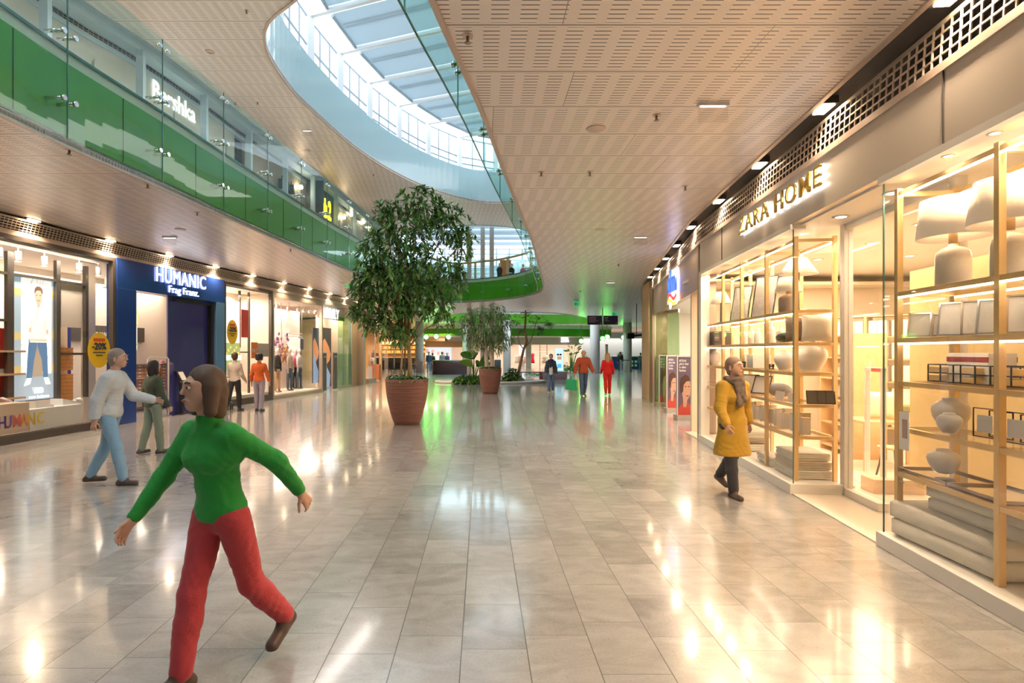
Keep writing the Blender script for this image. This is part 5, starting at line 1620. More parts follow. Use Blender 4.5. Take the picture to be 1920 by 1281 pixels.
# ---- inside the shop, seen through the entrance
def xy_at(px, D):  # world point -> zara local
    X = (px - VX) / F * D
    v = Vector((X - 3.005, D)); return v.dot(Vector((tz.y, -tz.x))), v.dot(tz)
xa, ya = xy_at(1622, 10.6)
bs = zr('storage_shelving', xa, ya, 0, label='pale wall shelving stacked with white parcels deep in the home shop', cat='shelf', rz=R(-90) + R(45))
for x in (-.75, 0, .75, 1.5): MB().b2(x - .02, x + .02, 0, .35, 0, 2.45).build('post', M_wood, bs)
for z in (.35, .78, 1.2, 1.62, 2.04, 2.43): MB().b2(-.77, 1.52, 0, .35, z - .02, z).build('shelf', M_wood, bs)
M_parcel = mat('white_parcel', (.84, .80, .76), .7)
pf_ = None
for r_, z in enumerate((.35, .78, 1.2, 1.62, 2.04)):
    for c_ in range(6):
        q = copy_tree(pf_) if pf_ else zr('wrapped_parcel', 0, 0, 0, label='white ribboned parcel on the shelving deep in the home shop', cat='parcel', group='white parcels on the home shop shelving')
        if pf_ is None:
            pf_ = q
            MB().b2(-.15, .15, -.13, .13, 0, .30).build('paper', M_parcel, q, bevel=.02)
            m_ = MB(); m_.b2(-.005, .005, -.132, .132, 0, .302); m_.b2(-.152, .152, -.005, .005, 0, .302); m_.build('ribbon', M_grey, q)
        a = bs.rotation_euler.z; lx = -.57 + c_ * .375
        q.location = (bs.location.x + math.cos(a) * lx - math.sin(a) * .18, bs.location.y + math.sin(a) * lx + math.cos(a) * .18, z)
        q.rotation_euler = (0, 0, a)
# pillow shelves left of the entrance view
xa, ya = xy_at(1567, 9.6)
ps = zr('pillow_shelf', xa, ya, 0, label='open shelf filled with cream pillows and bedding behind the corner window', cat='shelf', rz=R(-90))
for x in (-.55, .55): MB().b2(x - .02, x + .02, 0, .5, 0, 2.05).build('post', M_wood, ps)
for z in (.12, .52, .92, 1.3, 1.66, 2.03): MB().b2(-.55, .55, 0, .5, z - .02, z).build('shelf', M_wood, ps)
a = ps.rotation_euler.z
for i, z in enumerate((.12, .52, .92, 1.3, 1.66)):
    for k in range(2 if i % 2 == 0 else 3):
        q = cushion(0, 0, 0, .55 if i % 2 == 0 else .45, .30, .14, 'cream pillow lying on the open bedding shelf', M_cush)
        q['group'] = 'pillows on the open bedding shelf'; q.name = 'pillow'
        q.rotation_euler = (0, R(90), 0); q.rotation_euler = (PI / 2 * 0, 0, a + R(90))
        off = -.27 + k * .54 if i % 2 == 0 else -.36 + k * .36
        q.location = (bs.location.x * 0 + ps.location.x + math.cos(a) * off - math.sin(a) * .25, ps.location.y + math.sin(a) * off + math.cos(a) * .25, z)
# security gate, desk and stool at the entrance
xa, ya = xy_at(1634, 7.3)
q = zr('security_gate', xa, ya, 0, label='white portal shaped security gate inside the home shop entrance', cat='security gate', rz=R(-97))
m_ = MB(); m_.b2(-.22, -.16, 0, .05, 0, 1.55); m_.b2(-.22, .3, 0, .05, 1.49, 1.55); m_.b2(.24, .3, 0, .05, 0, 1.55); m_.build('frame', M_white, q, bevel=.008)
MB().b2(-.0, .26, -.004, 0, 1.5, 1.54).build('red_label', M_redst, q); MB().b2(-.24, .34, -.1, .15, 0, .03).build('foot', M_white, q)
xa, ya = xy_at(1650, 8.4)
q = zr('side_table', xa, ya, 0, label='pale oak side table with a cream cushion in the home shop', cat='table')
MB().b2(-.4, .6, -.35, .35, .70, .74).build('tabletop', M_wood, q)
for sx in (-.36, .56):
    for sy in (-.3, .3): MB().b2(sx - .02, sx + .02, sy - .02, sy + .02, 0.012, .70).build('leg', M_wood, q)
q = cushion(xa, ya, .74, .42, .42, .16, 'square cream cushion standing on the oak side table', M_cush, rz=R(80))
xa, ya = xy_at(1640, 7.9)
q = zr('stool', xa + .1, ya - .2, 0, label='small stool with curved brown legs beside the side table', cat='stool')
MB().cyl((0, 0, .42), .16, .03, 20).build('seat', M_wood, q)
for k in range(3):
    a2 = k * 2.1 + .4; m_ = MB(); m_.tube([(.1 * math.cos(a2), .1 * math.sin(a2), .42), (.13 * math.cos(a2), .13 * math.sin(a2), .2), (.17 * math.cos(a2), .17 * math.sin(a2), .02)], .012, 6); m_.build('leg', M_darkframe, q)
xa, ya = xy_at(1642, 7.0)
q = zr('floor_block', xa, ya, .012, label='low sand coloured block on the floor by the entrance gate', cat='box'); MB().b2(-.1, .5, -.15, .15, 0, .17).build('block', mat('sand_block', (.72, .56, .42), .6), q, bevel=.005)

# ================================================================== drug store 'dm'
dmc = smooth([(CRx(11.14) + .0, 11.14), (4.75, 13.3), (5.3, 16.2), (5.88, 19.3)], 6)
M_rose = mat('rose_metal_band', (.50, .38, .32), .3, .5)
S('wall_drugstore_band', MB().ribbon(dmc[::-1], 3.0, 3.92, .14), M_rose)
S('wall_drugstore_jamb', MB().prism([(CRx(11.14), 11.14), (CRx(11.14) + .35, 11.14), (CRx(11.14) + .35, 11.26), (CRx(11.14) + .02, 11.26)], 0, 3.9), M_bronze)
S('wall_drugstore_jamb_far', MB().prism([(5.80, 19.0), (6.3, 19.0), (6.3, 19.35), (5.80, 19.35)], 0, 3.95), mat('brown_steel', (.30, .20, .14), .35, .6))
S('wall_corridor_right', MB().ribbon([(6.15, 20.6), (6.35, 22.2)][::-1], 0, 4.35, .3), M_wood)
S('wall_drugstore_inner', MB().ribbon([(9.8, 10.0), (9.8, 20.0)][::-1], 0, 3.1, .1), mat('drug_wall', (.86, .82, .72), .5))
S('wall_drugstore_inner_near', MB().b2(4.8, 9.8, 12.4, 12.5, 0, 3.1), MATS['drug_wall'])
S('wall_drugstore_inner_far', MB().b2(6.3, 9.8, 19.9, 20.0, 0, 3.1), MATS['drug_wall'])
S('ceiling_drugstore', MB().prism([(4.5, 11.2), (9.8, 11.2), (9.8, 20), (6.0, 20), (5.4, 16.2), (4.85, 13.3)], 3.1, 3.16), MATS['drug_wall'])
# dm sign: blue letters over a swoosh
px_, py_ = 1266, 541
pd_ = ray_curve(px_, dmc)
sg = empty('shop_sign', (pd_.x - .06, pd_.y, EYE + (HY - 576) / F * pd_.y), R(-97), 'white backlit drug store sign with blue letters and a red and yellow wave', 'sign')
M_glowb = mat('sign_blue', (.02, .06, .5), .4, emit=(.03, .08, .7), es=1.2); M_glowr = mat('sign_red', (.6, .02, .03), .4, emit=(.8, .05, .05), es=1.0); M_glowy = mat('sign_yellow', (.8, .5, .02), .4, emit=(.9, .55, .05), es=1.2)
m_ = MB(); m_.poly3([(-.52, .03, .28), (-.45, .03, .95), (.45, .03, .95), (.55, .03, .2), (.3, .03, .05), (0, .03, .18), (-.4, .03, -.02)], .03, (0, -1, 0)); m_.build('backplate', M_signw, sg)
text('dm', 'lettering', .78, M_glowb, sg, loc=(-.46, -.03, .40), ext=.02, bold=.02)
def wave(z0, h, m1, nm):
    m_ = MB(); n_ = 14; top = []; bot = []
    for i in range(n_ + 1):
        u = i / n_; x = -.48 + .98 * u; z = z0 + .07 * math.sin(u * 2 * PI)
        top.append((x, -.02, z + h)); bot.append((x, -.02, z))
    m_.poly3(top + bot[::-1], .02, (0, -1, 0)); m_.build(nm, m1, sg)
wave(.22, .09, M_glowr, 'red_wave'); wave(.10, .08, M_glowy, 'yellow_wave')
# sliding frosted door
q = empty('door_5', (0, 0, 0), kind='structure')
pa = at(1228, 700, 18.4); pb = at(1273, 700, 16.9)
m_ = MB(); m_.poly3([(pa.x, pa.y, .12), (pb.x, pb.y, .12), (pb.x, pb.y, 2.95), (pa.x, pa.y, 2.95)], .015, (1, 0, 0)); m_.build('door_glass', M_ggreen, q)
m_ = MB(); m_.poly3([(pa.x + .03, pa.y, .12), (pb.x + .03, pb.y, .12), (pb.x + .03, pb.y, 1.6), (pa.x + .03, pa.y, 1.6)], .01, (1, 0, 0)); m_.build('door_film', M_ggreen, q)
m_ = MB(); m_.bar((pa.x, pa.y, 3.0), (pb.x, pb.y, 3.0), .06, .1); m_.bar((pa.x, pa.y, .06), (pb.x, pb.y, .06), .06, .1); m_.bar((pa.x, pa.y, 0), (pa.x, pa.y, 3.0), .05); m_.build('door_rail', M_lframe, q)
# portrait gates
M_pu = mat('gate_purple', (.16, .10, .16), .5); M_face = mat('gate_skin', (.66, .36, .24), .5); M_gr = mat('gate_red', (.60, .07, .04), .5); M_hairp = mat('gate_hair', (.10, .04, .02), .6)
for i, (px, D, wpx, nm) in enumerate(((1245.5, 18.0, 13, 'farthest'), (1261, 16.2, 14, 'middle'), (1285, 14.4, 28, 'nearest'))):
    p = at(px, 700, D); W = max(.30, wpx / F * D * 1.0); 
    q = empty('portrait_gate', (p.x, p.y, 0), 0, '%s of the three drug store security gates with a portrait poster' % nm, 'security gate')
    H = 1.62
    MB().b2(-W / 2, W / 2, 0, .03, .12, H).build('poster', M_pu, q)
    m_ = MB(); m_.b2(-W / 2 - .03, -W / 2, -.01, .05, 0, H + .03); m_.b2(W / 2, W / 2 + .03, -.01, .05, 0, H + .03); m_.b2(-W / 2, W / 2, -.01, .05, H, H + .03); m_.build('gate_frame', M_steel, q)
    MB().b2(-W / 2 - .05, W / 2 + .05, -.1, .2, 0, .13).build('gate_foot', M_lframe, q)
    def V(u, v, d=.004): return (-W / 2 + u * W, -d, H - v * (H - .12))
    m_ = MB(); m_.poly3([V(0, .92), (V(.1, .85)), V(.35, .78), V(.6, .76), V(.9, .85), V(1, .95), V(1, 1), V(0, 1)], .003, (0, -1, 0)); m_.build('red_collar', M_gr, q)
    m_ = MB(); m_.poly3([V(.30, .42, .006), V(.55, .36, .006), V(.80, .42, .006), V(.86, .56, .006), V(.80, .66, .006), V(.62, .74, .006), V(.55, .86, .006), V(.35, .86, .006), V(.33, .72, .006), V(.24, .56, .006)], .003, (0, -1, 0)); m_.build('portrait_face', M_face, q)
    m_ = MB(); m_.poly3([V(.22, .62, .009), V(.14, .48, .009), V(.24, .36, .009), V(.5, .30, .009), (V(.74, .34, .009)), V(.80, .41, .009), V(.55, .42, .009), V(.38, .48, .009), V(.33, .6, .009)], .003, (0, -1, 0))
    for a_, b_, c_, d2 in ((.46, .50, .56, .515), (.66, .50, .77, .515), (.55, .66, .72, .675)):
        m_.poly3([V(a_, b_, .011), V(c_, b_, .011), V(c_, d2, .011), V(a_, d2, .011)], .002, (0, -1, 0))
    m_.build('portrait_hair', M_hairp, q)
    text('#Glück\ngibt\'s hier\nin allen\nFarben', 'lettering', .085, M_white, q, loc=(-W / 2 + .03, -.006, H - .12), ext=.001, bold=.002, xs=min(1, W / .52))
# ================================================================== PLANTS
M_leaf = [mat('leaf_dark', (.055, .15, .035), .38, coat=.2), mat('leaf_mid', (.11, .28, .055), .38, coat=.2), mat('leaf_light', (.28, .46, .12), .4, coat=.2)]
M_leafs = [mat('fine_leaf_dark', (.07, .16, .06), .5), mat('fine_leaf_mid', (.16, .29, .10), .5), mat('fine_leaf_olive', (.34, .37, .13), .5)]
M_big = [mat('banana_leaf', (.09, .26, .03), .35, coat=.3), mat('banana_leaf_dark', (.03, .12, .03), .35, coat=.3), mat('banana_leaf_light', (.22, .42, .05), .35, coat=.3)]
M_bark = mat('bark_tan', (.42, .27, .15), .7, noise=.25, nscale=14, bump=.4, bscale=40)
M_bark2 = mat('bark_orange', (.46, .24, .12), .7, noise=.2, nscale=14)
M_terra = nodes('ribbed_terracotta')
def _terra():
    m, nt, b = M_terra
    g = NG(nt)
    tc = g.new('ShaderNodeTexCoord')
    mp = g.new('ShaderNodeMapping'); mp.inputs['Scale'].default_value = (1.2, 1.2, 28); g.link(tc.outputs['Object'], mp.inputs[0])
    n_ = g.new('ShaderNodeTexNoise'); n_.inputs['Scale'].default_value = 1.6; n_.inputs['Detail'].default_value = 3; n_.inputs['Distortion'].default_value = .3; g.link(mp.outputs[0], n_.inputs['Vector'])
    c = g.mix(n_.outputs['Fac'], (.13, .045, .03), (.30, .125, .085))
    g.link(c, b.inputs['Base Color']); b.inputs['Roughness'].default_value = .6
    bp = g.new('ShaderNodeBump'); bp.inputs['Strength'].default_value = .9; bp.inputs['Distance'].default_value = .02
    g.link(n_.outputs['Fac'], bp.inputs['Height']); g.link(bp.outputs[0], b.inputs['Normal'])
    return m
M_terra = _terra()
M_soil = mat('potting_soil', (.07, .045, .03), .9)
def leaf(mb, p, d, up, L_, W_, droop=.3):
    d = d.normalized(); s_ = d.cross(up)
    if s_.length < 1e-3: s_ = Vector((1, 0, 0))
    s_.normalize(); n_ = s_.cross(d)
    pts = []
    for t, w_ in ((0, .12), (.33, .9), (.7, .85), (1, 0)):
        c = p + d * (L_ * t) - Vector((0, 0, droop * L_ * t * t))
        pts.append((c - s_ * (W_ / 2 * w_) + n_ * (.12 * W_ * w_), c, c + s_ * (W_ / 2 * w_) + n_ * (.12 * W_ * w_)))
    vs = [q for row in pts for q in row]
    fs = []
    for r_ in range(3):
        for c_ in range(2):
            a = r_ * 3 + c_
            fs.append((a, a + 1, a + 4, a + 3))
    mb.add(vs, fs)
def rosette(mb, p, axis, rnd, n_, L_, W_, droop, spread=1.0):
    axis = axis.normalized()
    u = axis.orthogonal().normalized(); v = axis.cross(u)
    for k in range(n_):
        a = 2 * PI * k / n_ + rnd.uniform(-.4, .4)
        d = (u * math.cos(a) + v * math.sin(a)) * spread + axis * rnd.uniform(.1, .9)
        mb.cur = rnd.choice((0, 0, 1, 1, 1, 2)) if rnd.random() < .9 else 2
        leaf(mb, p, d, Vector((0, 0, 1)), L_ * rnd.uniform(.75, 1.2), W_ * rnd.uniform(.8, 1.2), droop * rnd.uniform(.5, 1.5))
def pot(parent, r_top, r_bot, h):
    prof = []
    for i in range(13):
        t = i / 12
        prof.append((r_bot + (r_top - r_bot) * math.sin(t * PI / 2) ** .85, h * t))
    prof += [(r_top * 1.0, h), (r_top * .93, h), (r_top * .90, h - .08), (0.001, h - .08)]
    MB().lathe(prof, (0, 0, 0), 48).build('pot', M_terra, parent)
    MB().cyl((0, 0, h - .10), r_top * .9, .04, 32).build('soil', M_soil, parent)
def ground_cover(parent, r, z, rnd, n_=140, mats=None, L_=.12, name='ground_cover'):
    m_ = MB()
    for k in range(n_):
        a = rnd.uniform(0, 2 * PI); q = r * math.sqrt(rnd.random()) * .95
        rosette(m_, Vector((q * math.cos(a), q * math.sin(a), z + rnd.uniform(-.02, .06))), Vector((math.cos(a) * .4 * q / r, math.sin(a) * .4 * q / r, 1)), rnd, 5, L_, L_ * .45, .4)
    m_.build(name, mats or M_big[:3], parent, recalc=False)

def big_tree(px, Dd, blobs, label, potdim, ntrunk=1, nros=900, leafL=.19, leafW=.05, mats=None, seed=1, spacing=None, droop=.35, name='potted_tree', trunk_r=.055, stakes=True, bark=None, nleaf=8, trunk_dx=(0,)):
    rnd = random.Random(seed)
    base = at(px, HY, Dd)
    root = empty(name, (base.x, Dd, 0), 0, label, 'plant')
    rt, rb, h = potdim
    pot(root, rt, rb, h)
    ground_cover(root, rt * .95, h - .02, rnd, 130)
    # canopy clusters (px, py, half width px, half height px)
    cl = []
    for bx, by, bw, bh in blobs:
        c = at(bx, by, Dd) - Vector((base.x, Dd, 0))
        cl.append((c, bw / F * Dd, bh / F * Dd))
    crown = Vector((0, 0, 0))
    for c, a, b in cl: crown += c
    crown /= len(cl)
    br = MB(); zfork = h + (crown.z - h) * .30
    for k in range(ntrunk):
        x = trunk_dx[k % len(trunk_dx)]
        br.tube([(x, 0, h - .1), (x + .015, .02, (h + zfork) / 2), (x - .01, 0, zfork), (x * .6 + crown.x * .4, 0, crown.z * .8 + zfork * .2)], [trunk_r, trunk_r * .9, trunk_r * .85, trunk_r * .5], 10)
    br.build('trunk', bark or M_bark, root)
    bm_ = MB()
    for c, a, b in cl:
        fy_ = rnd.uniform(-.5, .5) * a
        st = Vector((rnd.uniform(-.03, .03), 0, zfork + rnd.uniform(-.1, .9) * (max(c.z - zfork, .2)) * .5))
        mid = st.lerp(c, .5) + Vector((0, fy_ * .5, .12))
        bm_.tube([st, mid, c + Vector((0, fy_, 0))], [.028, .018, .010], 6)
        for k in range(6):
            e = c + Vector((rnd.uniform(-.7, .7) * a, rnd.uniform(-.8, .8) * a, rnd.uniform(-.6, .6) * b))
            bm_.tube([mid.lerp(c, .6), (mid + e) / 2 + Vector((0, 0, .05)), e], [.012, .008, .004], 5)
    bm_.build('branches', bark or M_bark, root)
    m_ = MB()
    tot = sum(a * b for _, a, b in cl)
    for c, a, b in cl:
        n_ = int(nros * a * b / tot)
        for k in range(n_):
            v = Vector((rnd.gauss(0, 1), rnd.gauss(0, 1), rnd.gauss(0, 1))).normalized() * (rnd.random() ** .45)
            p = c + Vector((v.x * a, v.y * a * 1.0, v.z * b))
            rosette(m_, p, Vector((v.x, v.y, v.z * .6 + .25)), rnd, nleaf, leafL, leafW, droop)
    m_.build('foliage', mats or M_leaf, root, recalc=False)
    if stakes:
        MB().tube([(-.17, .05, h - .1), (-.06, .0, h + 1.35)], .022, 8).build('stake', mat('stake_wood', (.62, .42, .24), .6), root)
        MB().tube([(-.07, .14, h - .1), (-.06, .06, h + 1.7)], .018, 8).build('stake', mat('stake_dark', (.25, .15, .09), .6), root)
    return root
blobsA = [(785, 385, 45, 32), (720, 405, 30, 28), (840, 420, 42, 36), (765, 440, 60, 36), (712, 470, 45, 38), (866, 455, 28, 28), (800, 500, 56, 40), (735, 530, 58, 36),
          (690, 565, 36, 28), (845, 525, 30, 34), (775, 560, 50, 30), (715, 610, 44, 26), (680, 590, 26, 20), (752, 628, 32, 20), (815, 575, 32, 26), (830, 600, 22, 16), (745, 585, 40, 24), (700, 515, 36, 30), (672, 545, 20, 16)]
big_tree(763, 13.6, blobsA, 'large leafy indoor tree in a brown ribbed round planter, centre of the hall', (.52, .30, 1.10), 1, 950, .21, .056, seed=11, droop=.18, trunk_dx=(.06,))
blobsB = [(895, 590, 26, 20), (925, 585, 26, 16), (880, 620, 20, 18), (915, 620, 28, 22), (942, 605, 20, 20), (945, 635, 18, 16), (893, 645, 20, 14), (930, 650, 20, 12), (872, 600, 14, 10)]
big_tree(919, 23.6, blobsB, 'smaller weeping fig with fine leaves in a terracotta planter behind the large tree', (.48, .30, 1.06), 2, 700, .17, .03, mats=M_leafs, seed=5, trunk_r=.10, stakes=False, droop=.7, bark=mat('pale_trunk', (.60, .46, .36), .6, noise=.15, nscale=10), nleaf=7, trunk_dx=(-.16, .06))
# planting bed with bird-of-paradise leaves
rnd = random.Random(2)
b0 = at(890, HY, 31.5)
rt_ = empty('plant_bed_kerb', (b0.x + .9, 32.2, 0), 0, 'low round stone kerb of the planting bed left of the weeping fig', 'kerb')
MB().lathe([(3.2, 0), (3.2, .12), (2.9, .12), (2.9, .08)], (0, 0, 0), 48, 1, .55).build('kerb', M_white, rt_)
MB().lathe([(2.9, .0), (2.9, .07), (.001, .09)], (0, 0, 0), 48, 1, .55).build('soil', M_soil, rt_)
def bigplant(px, py0, D, h, n_, L_, W_, label, seed, name='bird_of_paradise_plant', mats=None, lean=0):
    rnd = random.Random(seed)
    b = at(px, HY, D)
    q = empty(name, (b.x, D, .08), 0, label, 'plant')
    st = MB(); lf = MB()
    for k in range(n_):
        a = 2 * PI * k / n_ + rnd.uniform(-.5, .5)
        hh = h * rnd.uniform(.55, 1.0); r_ = rnd.uniform(.15, .5) * h * .6
        e = Vector((r_ * math.cos(a), r_ * math.sin(a) * .8, hh))
        st.tube([(0.05 * math.cos(a), .05 * math.sin(a), 0), e * .6 + Vector((0, 0, .1)), e], [.03, .02, .012], 6)
        lf.cur = rnd.randint(0, 2)
        d = Vector((math.cos(a) * rnd.uniform(.3, .8), math.sin(a) * .5, rnd.uniform(.2, 1.0)))
        pts = []
        d.normalize(); s_ = d.cross(Vector((rnd.uniform(-.4, .4), 1, .2))).normalized(); nn_ = s_.cross(d)
        N_ = 7; L2 = L_ * rnd.uniform(.8, 1.1)
        for i in range(N_ + 1):
            t = i / N_; w_ = math.sin(PI * min(1, t * .93 + .04)) ** .7
            c = e + d * (L2 * t) - Vector((0, 0, .35 * L2 * t * t))
            pts += [c - s_ * W_ / 2 * w_ + nn_ * .15 * W_ * w_, c, c + s_ * W_ / 2 * w_ + nn_ * .15 * W_ * w_]
        fs = [(r2 * 3 + c2, r2 * 3 + c2 + 1, r2 * 3 + c2 + 4, r2 * 3 + c2 + 3) for r2 in range(N_) for c2 in range(2)]
        sm = lf.sm; lf.sm = True; lf.add(pts, fs)
    st.build('stems', M_big[0], q); lf.build('leaves', mats or M_big, q, recalc=False)
    return q
bigplant(889, 700, 31.0, 1.5, 11, .95, .42, 'bird of paradise plant with broad upright leaves in the planting bed', 4)
def shrub(px, D, r, h, label, seed, name='low_shrub', mats=None, n_=160, L_=.22, z=.08, W=.09):
    rnd = random.Random(seed); b = at(px, HY, D)
    q = empty(name, (b.x, D, z), 0, label, 'plant')
    m_ = MB()
    for k in range(n_):
        a = rnd.uniform(0, 2 * PI); u = math.sqrt(rnd.random())
        p = Vector((r * u * math.cos(a), r * u * math.sin(a) * .7, h * (1 - u * u * .8) * rnd.uniform(.3, 1)))
        rosette(m_, p, Vector((p.x, p.y, .5)), rnd, 6, L_, W, .5)
    m_.build('foliage', mats or M_big, q, recalc=False)
    st = MB()
    for k in range(7):
        a = k / 7 * 2 * PI; st.tube([(0, 0, 0), (.5 * r * math.cos(a), .35 * r * math.sin(a), h * .6)], [.015, .006], 5)
    st.build('stems', M_bark, q)
    return q
shrub(875, 30.6, .75, .45, 'low bright green shrub at the front left of the planting bed', 8)
shrub(905, 31.5, .5, .4, 'low green shrub behind the smaller planter', 9)
# thin tree with twisted orange trunk
b = at(968, HY, 33.0)
q = empty('slender_tree', (b.x, 33.0, 0.08), 0, 'slender tree with a twisting orange brown trunk right of the weeping fig', 'plant')
def tp(px, py, dy=0): return at(px, py, 33.0 + dy) - Vector((b.x, 33.0, .08)) + Vector((0, dy * 0, 0))
m_ = MB(); m_.tube([(0.05, 0, 0), tp(974, 690), tp(982, 655), tp(988, 640), tp(984, 620), tp(986, 590), tp(985, 582)], [.12, .09, .075, .07, .06, .05, .04], 8)
m_.build('trunk', M_bark2, q)
m_ = MB(); m_.tube([tp(982, 655), tp(974, 645), tp(971, 630), tp(975, 615)], [.035, .03, .025, .015], 6); m_.tube([tp(985, 650), tp(995, 640), tp(1001, 622), tp(1006, 600)], [.045, .035, .028, .015], 6)
m_.build('branches', M_bark2, q)
m_ = MB(); rnd = random.Random(6)
for k in range(190):
    c = rnd.choice(((965, 605, 16, 8), (1005, 600, 16, 12), (985, 590, 26, 8), (1012, 618, 8, 7), (978, 622, 10, 5), (1030, 610, 8, 5)))
    p = tp(rnd.gauss(c[0], c[2] * .5), rnd.gauss(c[1], c[3] * .5), rnd.uniform(-.5, .5))
    rosette(m_, p, Vector((0, 0, 1)), rnd, 5, .2, .05, .6)
m_.build('foliage', M_leafs, q, recalc=False)
shrub(960, 32.6, .55, .75, 'dark rubber plant at the foot of the slender tree', 12, 'rubber_plant', M_leaf, 60, .3, .08, .14)
rt_ = empty('plant_bed_kerb', (b.x, 33.3, 0), 0, 'round dark kerb under the slender tree', 'kerb')
MB().lathe([(1.2, 0), (1.2, .10), (1.05, .10), (1.0, .07), (.001, .08)], (0, 0, 0), 36, 1, .6).build('kerb', M_darkframe, rt_)
# bench beside it
q = empty('bench', (at(1003, HY, 36).x, 36, 0), 0, 'low pale bench with a brown seat beside the slender tree', 'bench')
MB().b2(-1.0, .45, -.3, .3, .42, .48).build('seat', mat('bench_wood', (.34, .16, .09), .5), q); MB().b2(.45, 2.0, -.5, .5, 0, .5).build('block', mat('lilac_block', (.56, .48, .58), .6), q)
MB().b2(-.95, -.85, -.25, .25, 0, .42).build('leg', M_steel, q); MB().b2(.3, .4, -.25, .25, 0, .42).build('leg', mat('red_leg', (.5, .06, .05), .5), q)
# ================================================================== FAR END OF THE HALL
def P3(px, py, D): return at(px, py, D)
def colm(px, w_, D, label_i, base=None, z1=Z1):
    p = at(px, HY, D)
    o = MB(); o.lathe([(w_ / 2, 0), (w_ / 2, z1)], (0, 0, 0), 24)
    r = o.build('column_%d' % label_i, M_col); r.location = (p.x, D, 0); r['kind'] = 'structure'
    if base:
        MB().lathe([(w_ / 2 + .05, 0), (w_ / 2 + .05, base)], (0, 0, 0), 24).build('column_base', mat('base_%d' % label_i, (.34, .27, .24), .5), r)
    return r
colm(786.5, .72, 48.0, 1, .8); colm(1115.5, .80, 46.5, 2, .05); colm(1176.5, .75, 50, 3, .05); colm(950.5, .62, 46, 4); colm(872, .5, 52, 5)
# bridge soffit with the curved green band behind the second opening
gb_ = smooth([(-7.5, 57.5), (-3, 56.6), (2, 56.4), (7, 57.2), (11.5, 58.6), (14, 60.5)], 5)
S('trim_51', MB().ribbon(gb_, 3.35, 4.12, .1), M_green)
S('trim_52', MB().ribbon(offset(gb_, -.05), 4.12, 4.4, .1), M_white)
S('ceiling_far', MB().prism([(-16, 58), (24, 58), (24, 76), (-16, 76)], 4.36, 4.4), M_ceil)
S('ceiling_far_low', MB().prism([(p[0], p[1]) for p in gb_] + [(14, 63), (-7.5, 63)], 3.33, 3.36), M_ceil)
# green flood lamps and their wash
for i, (px, py, D) in enumerate(((799, 632, 50), (818, 631, 50), (841, 632, 51), (1090, 640, 52), (1130, 635, 53), (1139, 632, 53), (1169, 633, 55))):
    p = at(px, py, D)
    q = empty('green_floodlight', (p.x, p.y, p.z), 0, 'green floodlight under the far ceiling, %s from the left' % ('first', 'second', 'third', 'fourth', 'fifth', 'sixth', 'seventh')[i], 'lamp')
    MB().ell((0, 0, 0), (.2, .1, .2), 12).build('lens', M_greenlamp, q); MB().b2(-.22, .22, .08, .3, -.2, .24).build('housing', M_black, q); MB().cyl((0, .18, .24), .02, max(.05, Z1 - p.z - .24), 6).build('stem', M_black, q)
    light('POINT', 'green_light', (p.x, p.y - .5, p.z + .1), 20, (.12, 1, .1), size=.2)
# Zara front
zf = 62.0
S('wall_far_band', MB().b2(-3.8, 11.2, zf, zf + .2, 2.55, 3.5), mat('far_band', (.62, .56, .50), .4, .2))
S('wall_far_band_dark', MB().b2(-3.8, 12, zf - .05, zf + .2, 3.5, 3.75), M_darkframe)
S('wall_far_back', MB().b2(-4, 24, 70, 70.2, 0, 4.4), mat('far_back_wall', (.84, .68, .56), .5))
S('wall_far_piers', MB().b2(-3.9, -3.5, zf, zf + .3, 0, 2.6).b2(5.3 - .4, 5.3 + .2, zf, zf + .3, 0, 2.6).b2(13.7, 14.0, zf, zf + .3, 0, 2.6), M_col)
o_ = at(1052, 642, zf)
sg = empty('shop_sign', (o_.x, zf - .06, 2.86), 0, 'small glowing white lettering on the far shopfront', 'sign')
t_ = text('ZARA', 'lettering', .62, M_signw, sg, ext=.02, bold=.015); bbw = max(v.co.x for v in t_.data.vertices); t_.scale = (.85 / bbw, 1, 1)
q = empty('window_51', (0, 0, 0), kind='structure'); MB().b2(-3.5, 4.9, zf + .05, zf + .07, 0, 2.55).build('pane', M_gshop, q)
for i, px in enumerate((970, 1001, 1031, 1064)):
    p = at(px, 633, zf - .3); q = empty('downlight', (p.x, p.y, 3.75), 0, 'warm downlight above the far shopfront, %s from the left' % ('first', 'second', 'third', 'fourth')[i], 'lamp')
    MB().cyl((0, 0, 0), .14, .08, 12).build('lamp_disc', M_lampglow, q); MB().cyl((0, 0, .08), .03, .53, 8).build('stem', M_steel, q)
    light('SPOT', 'far_downlight', (p.x, p.y - .2, 3.7), 60, WARM, (R(-10), 0, 0), .08, spot=120)
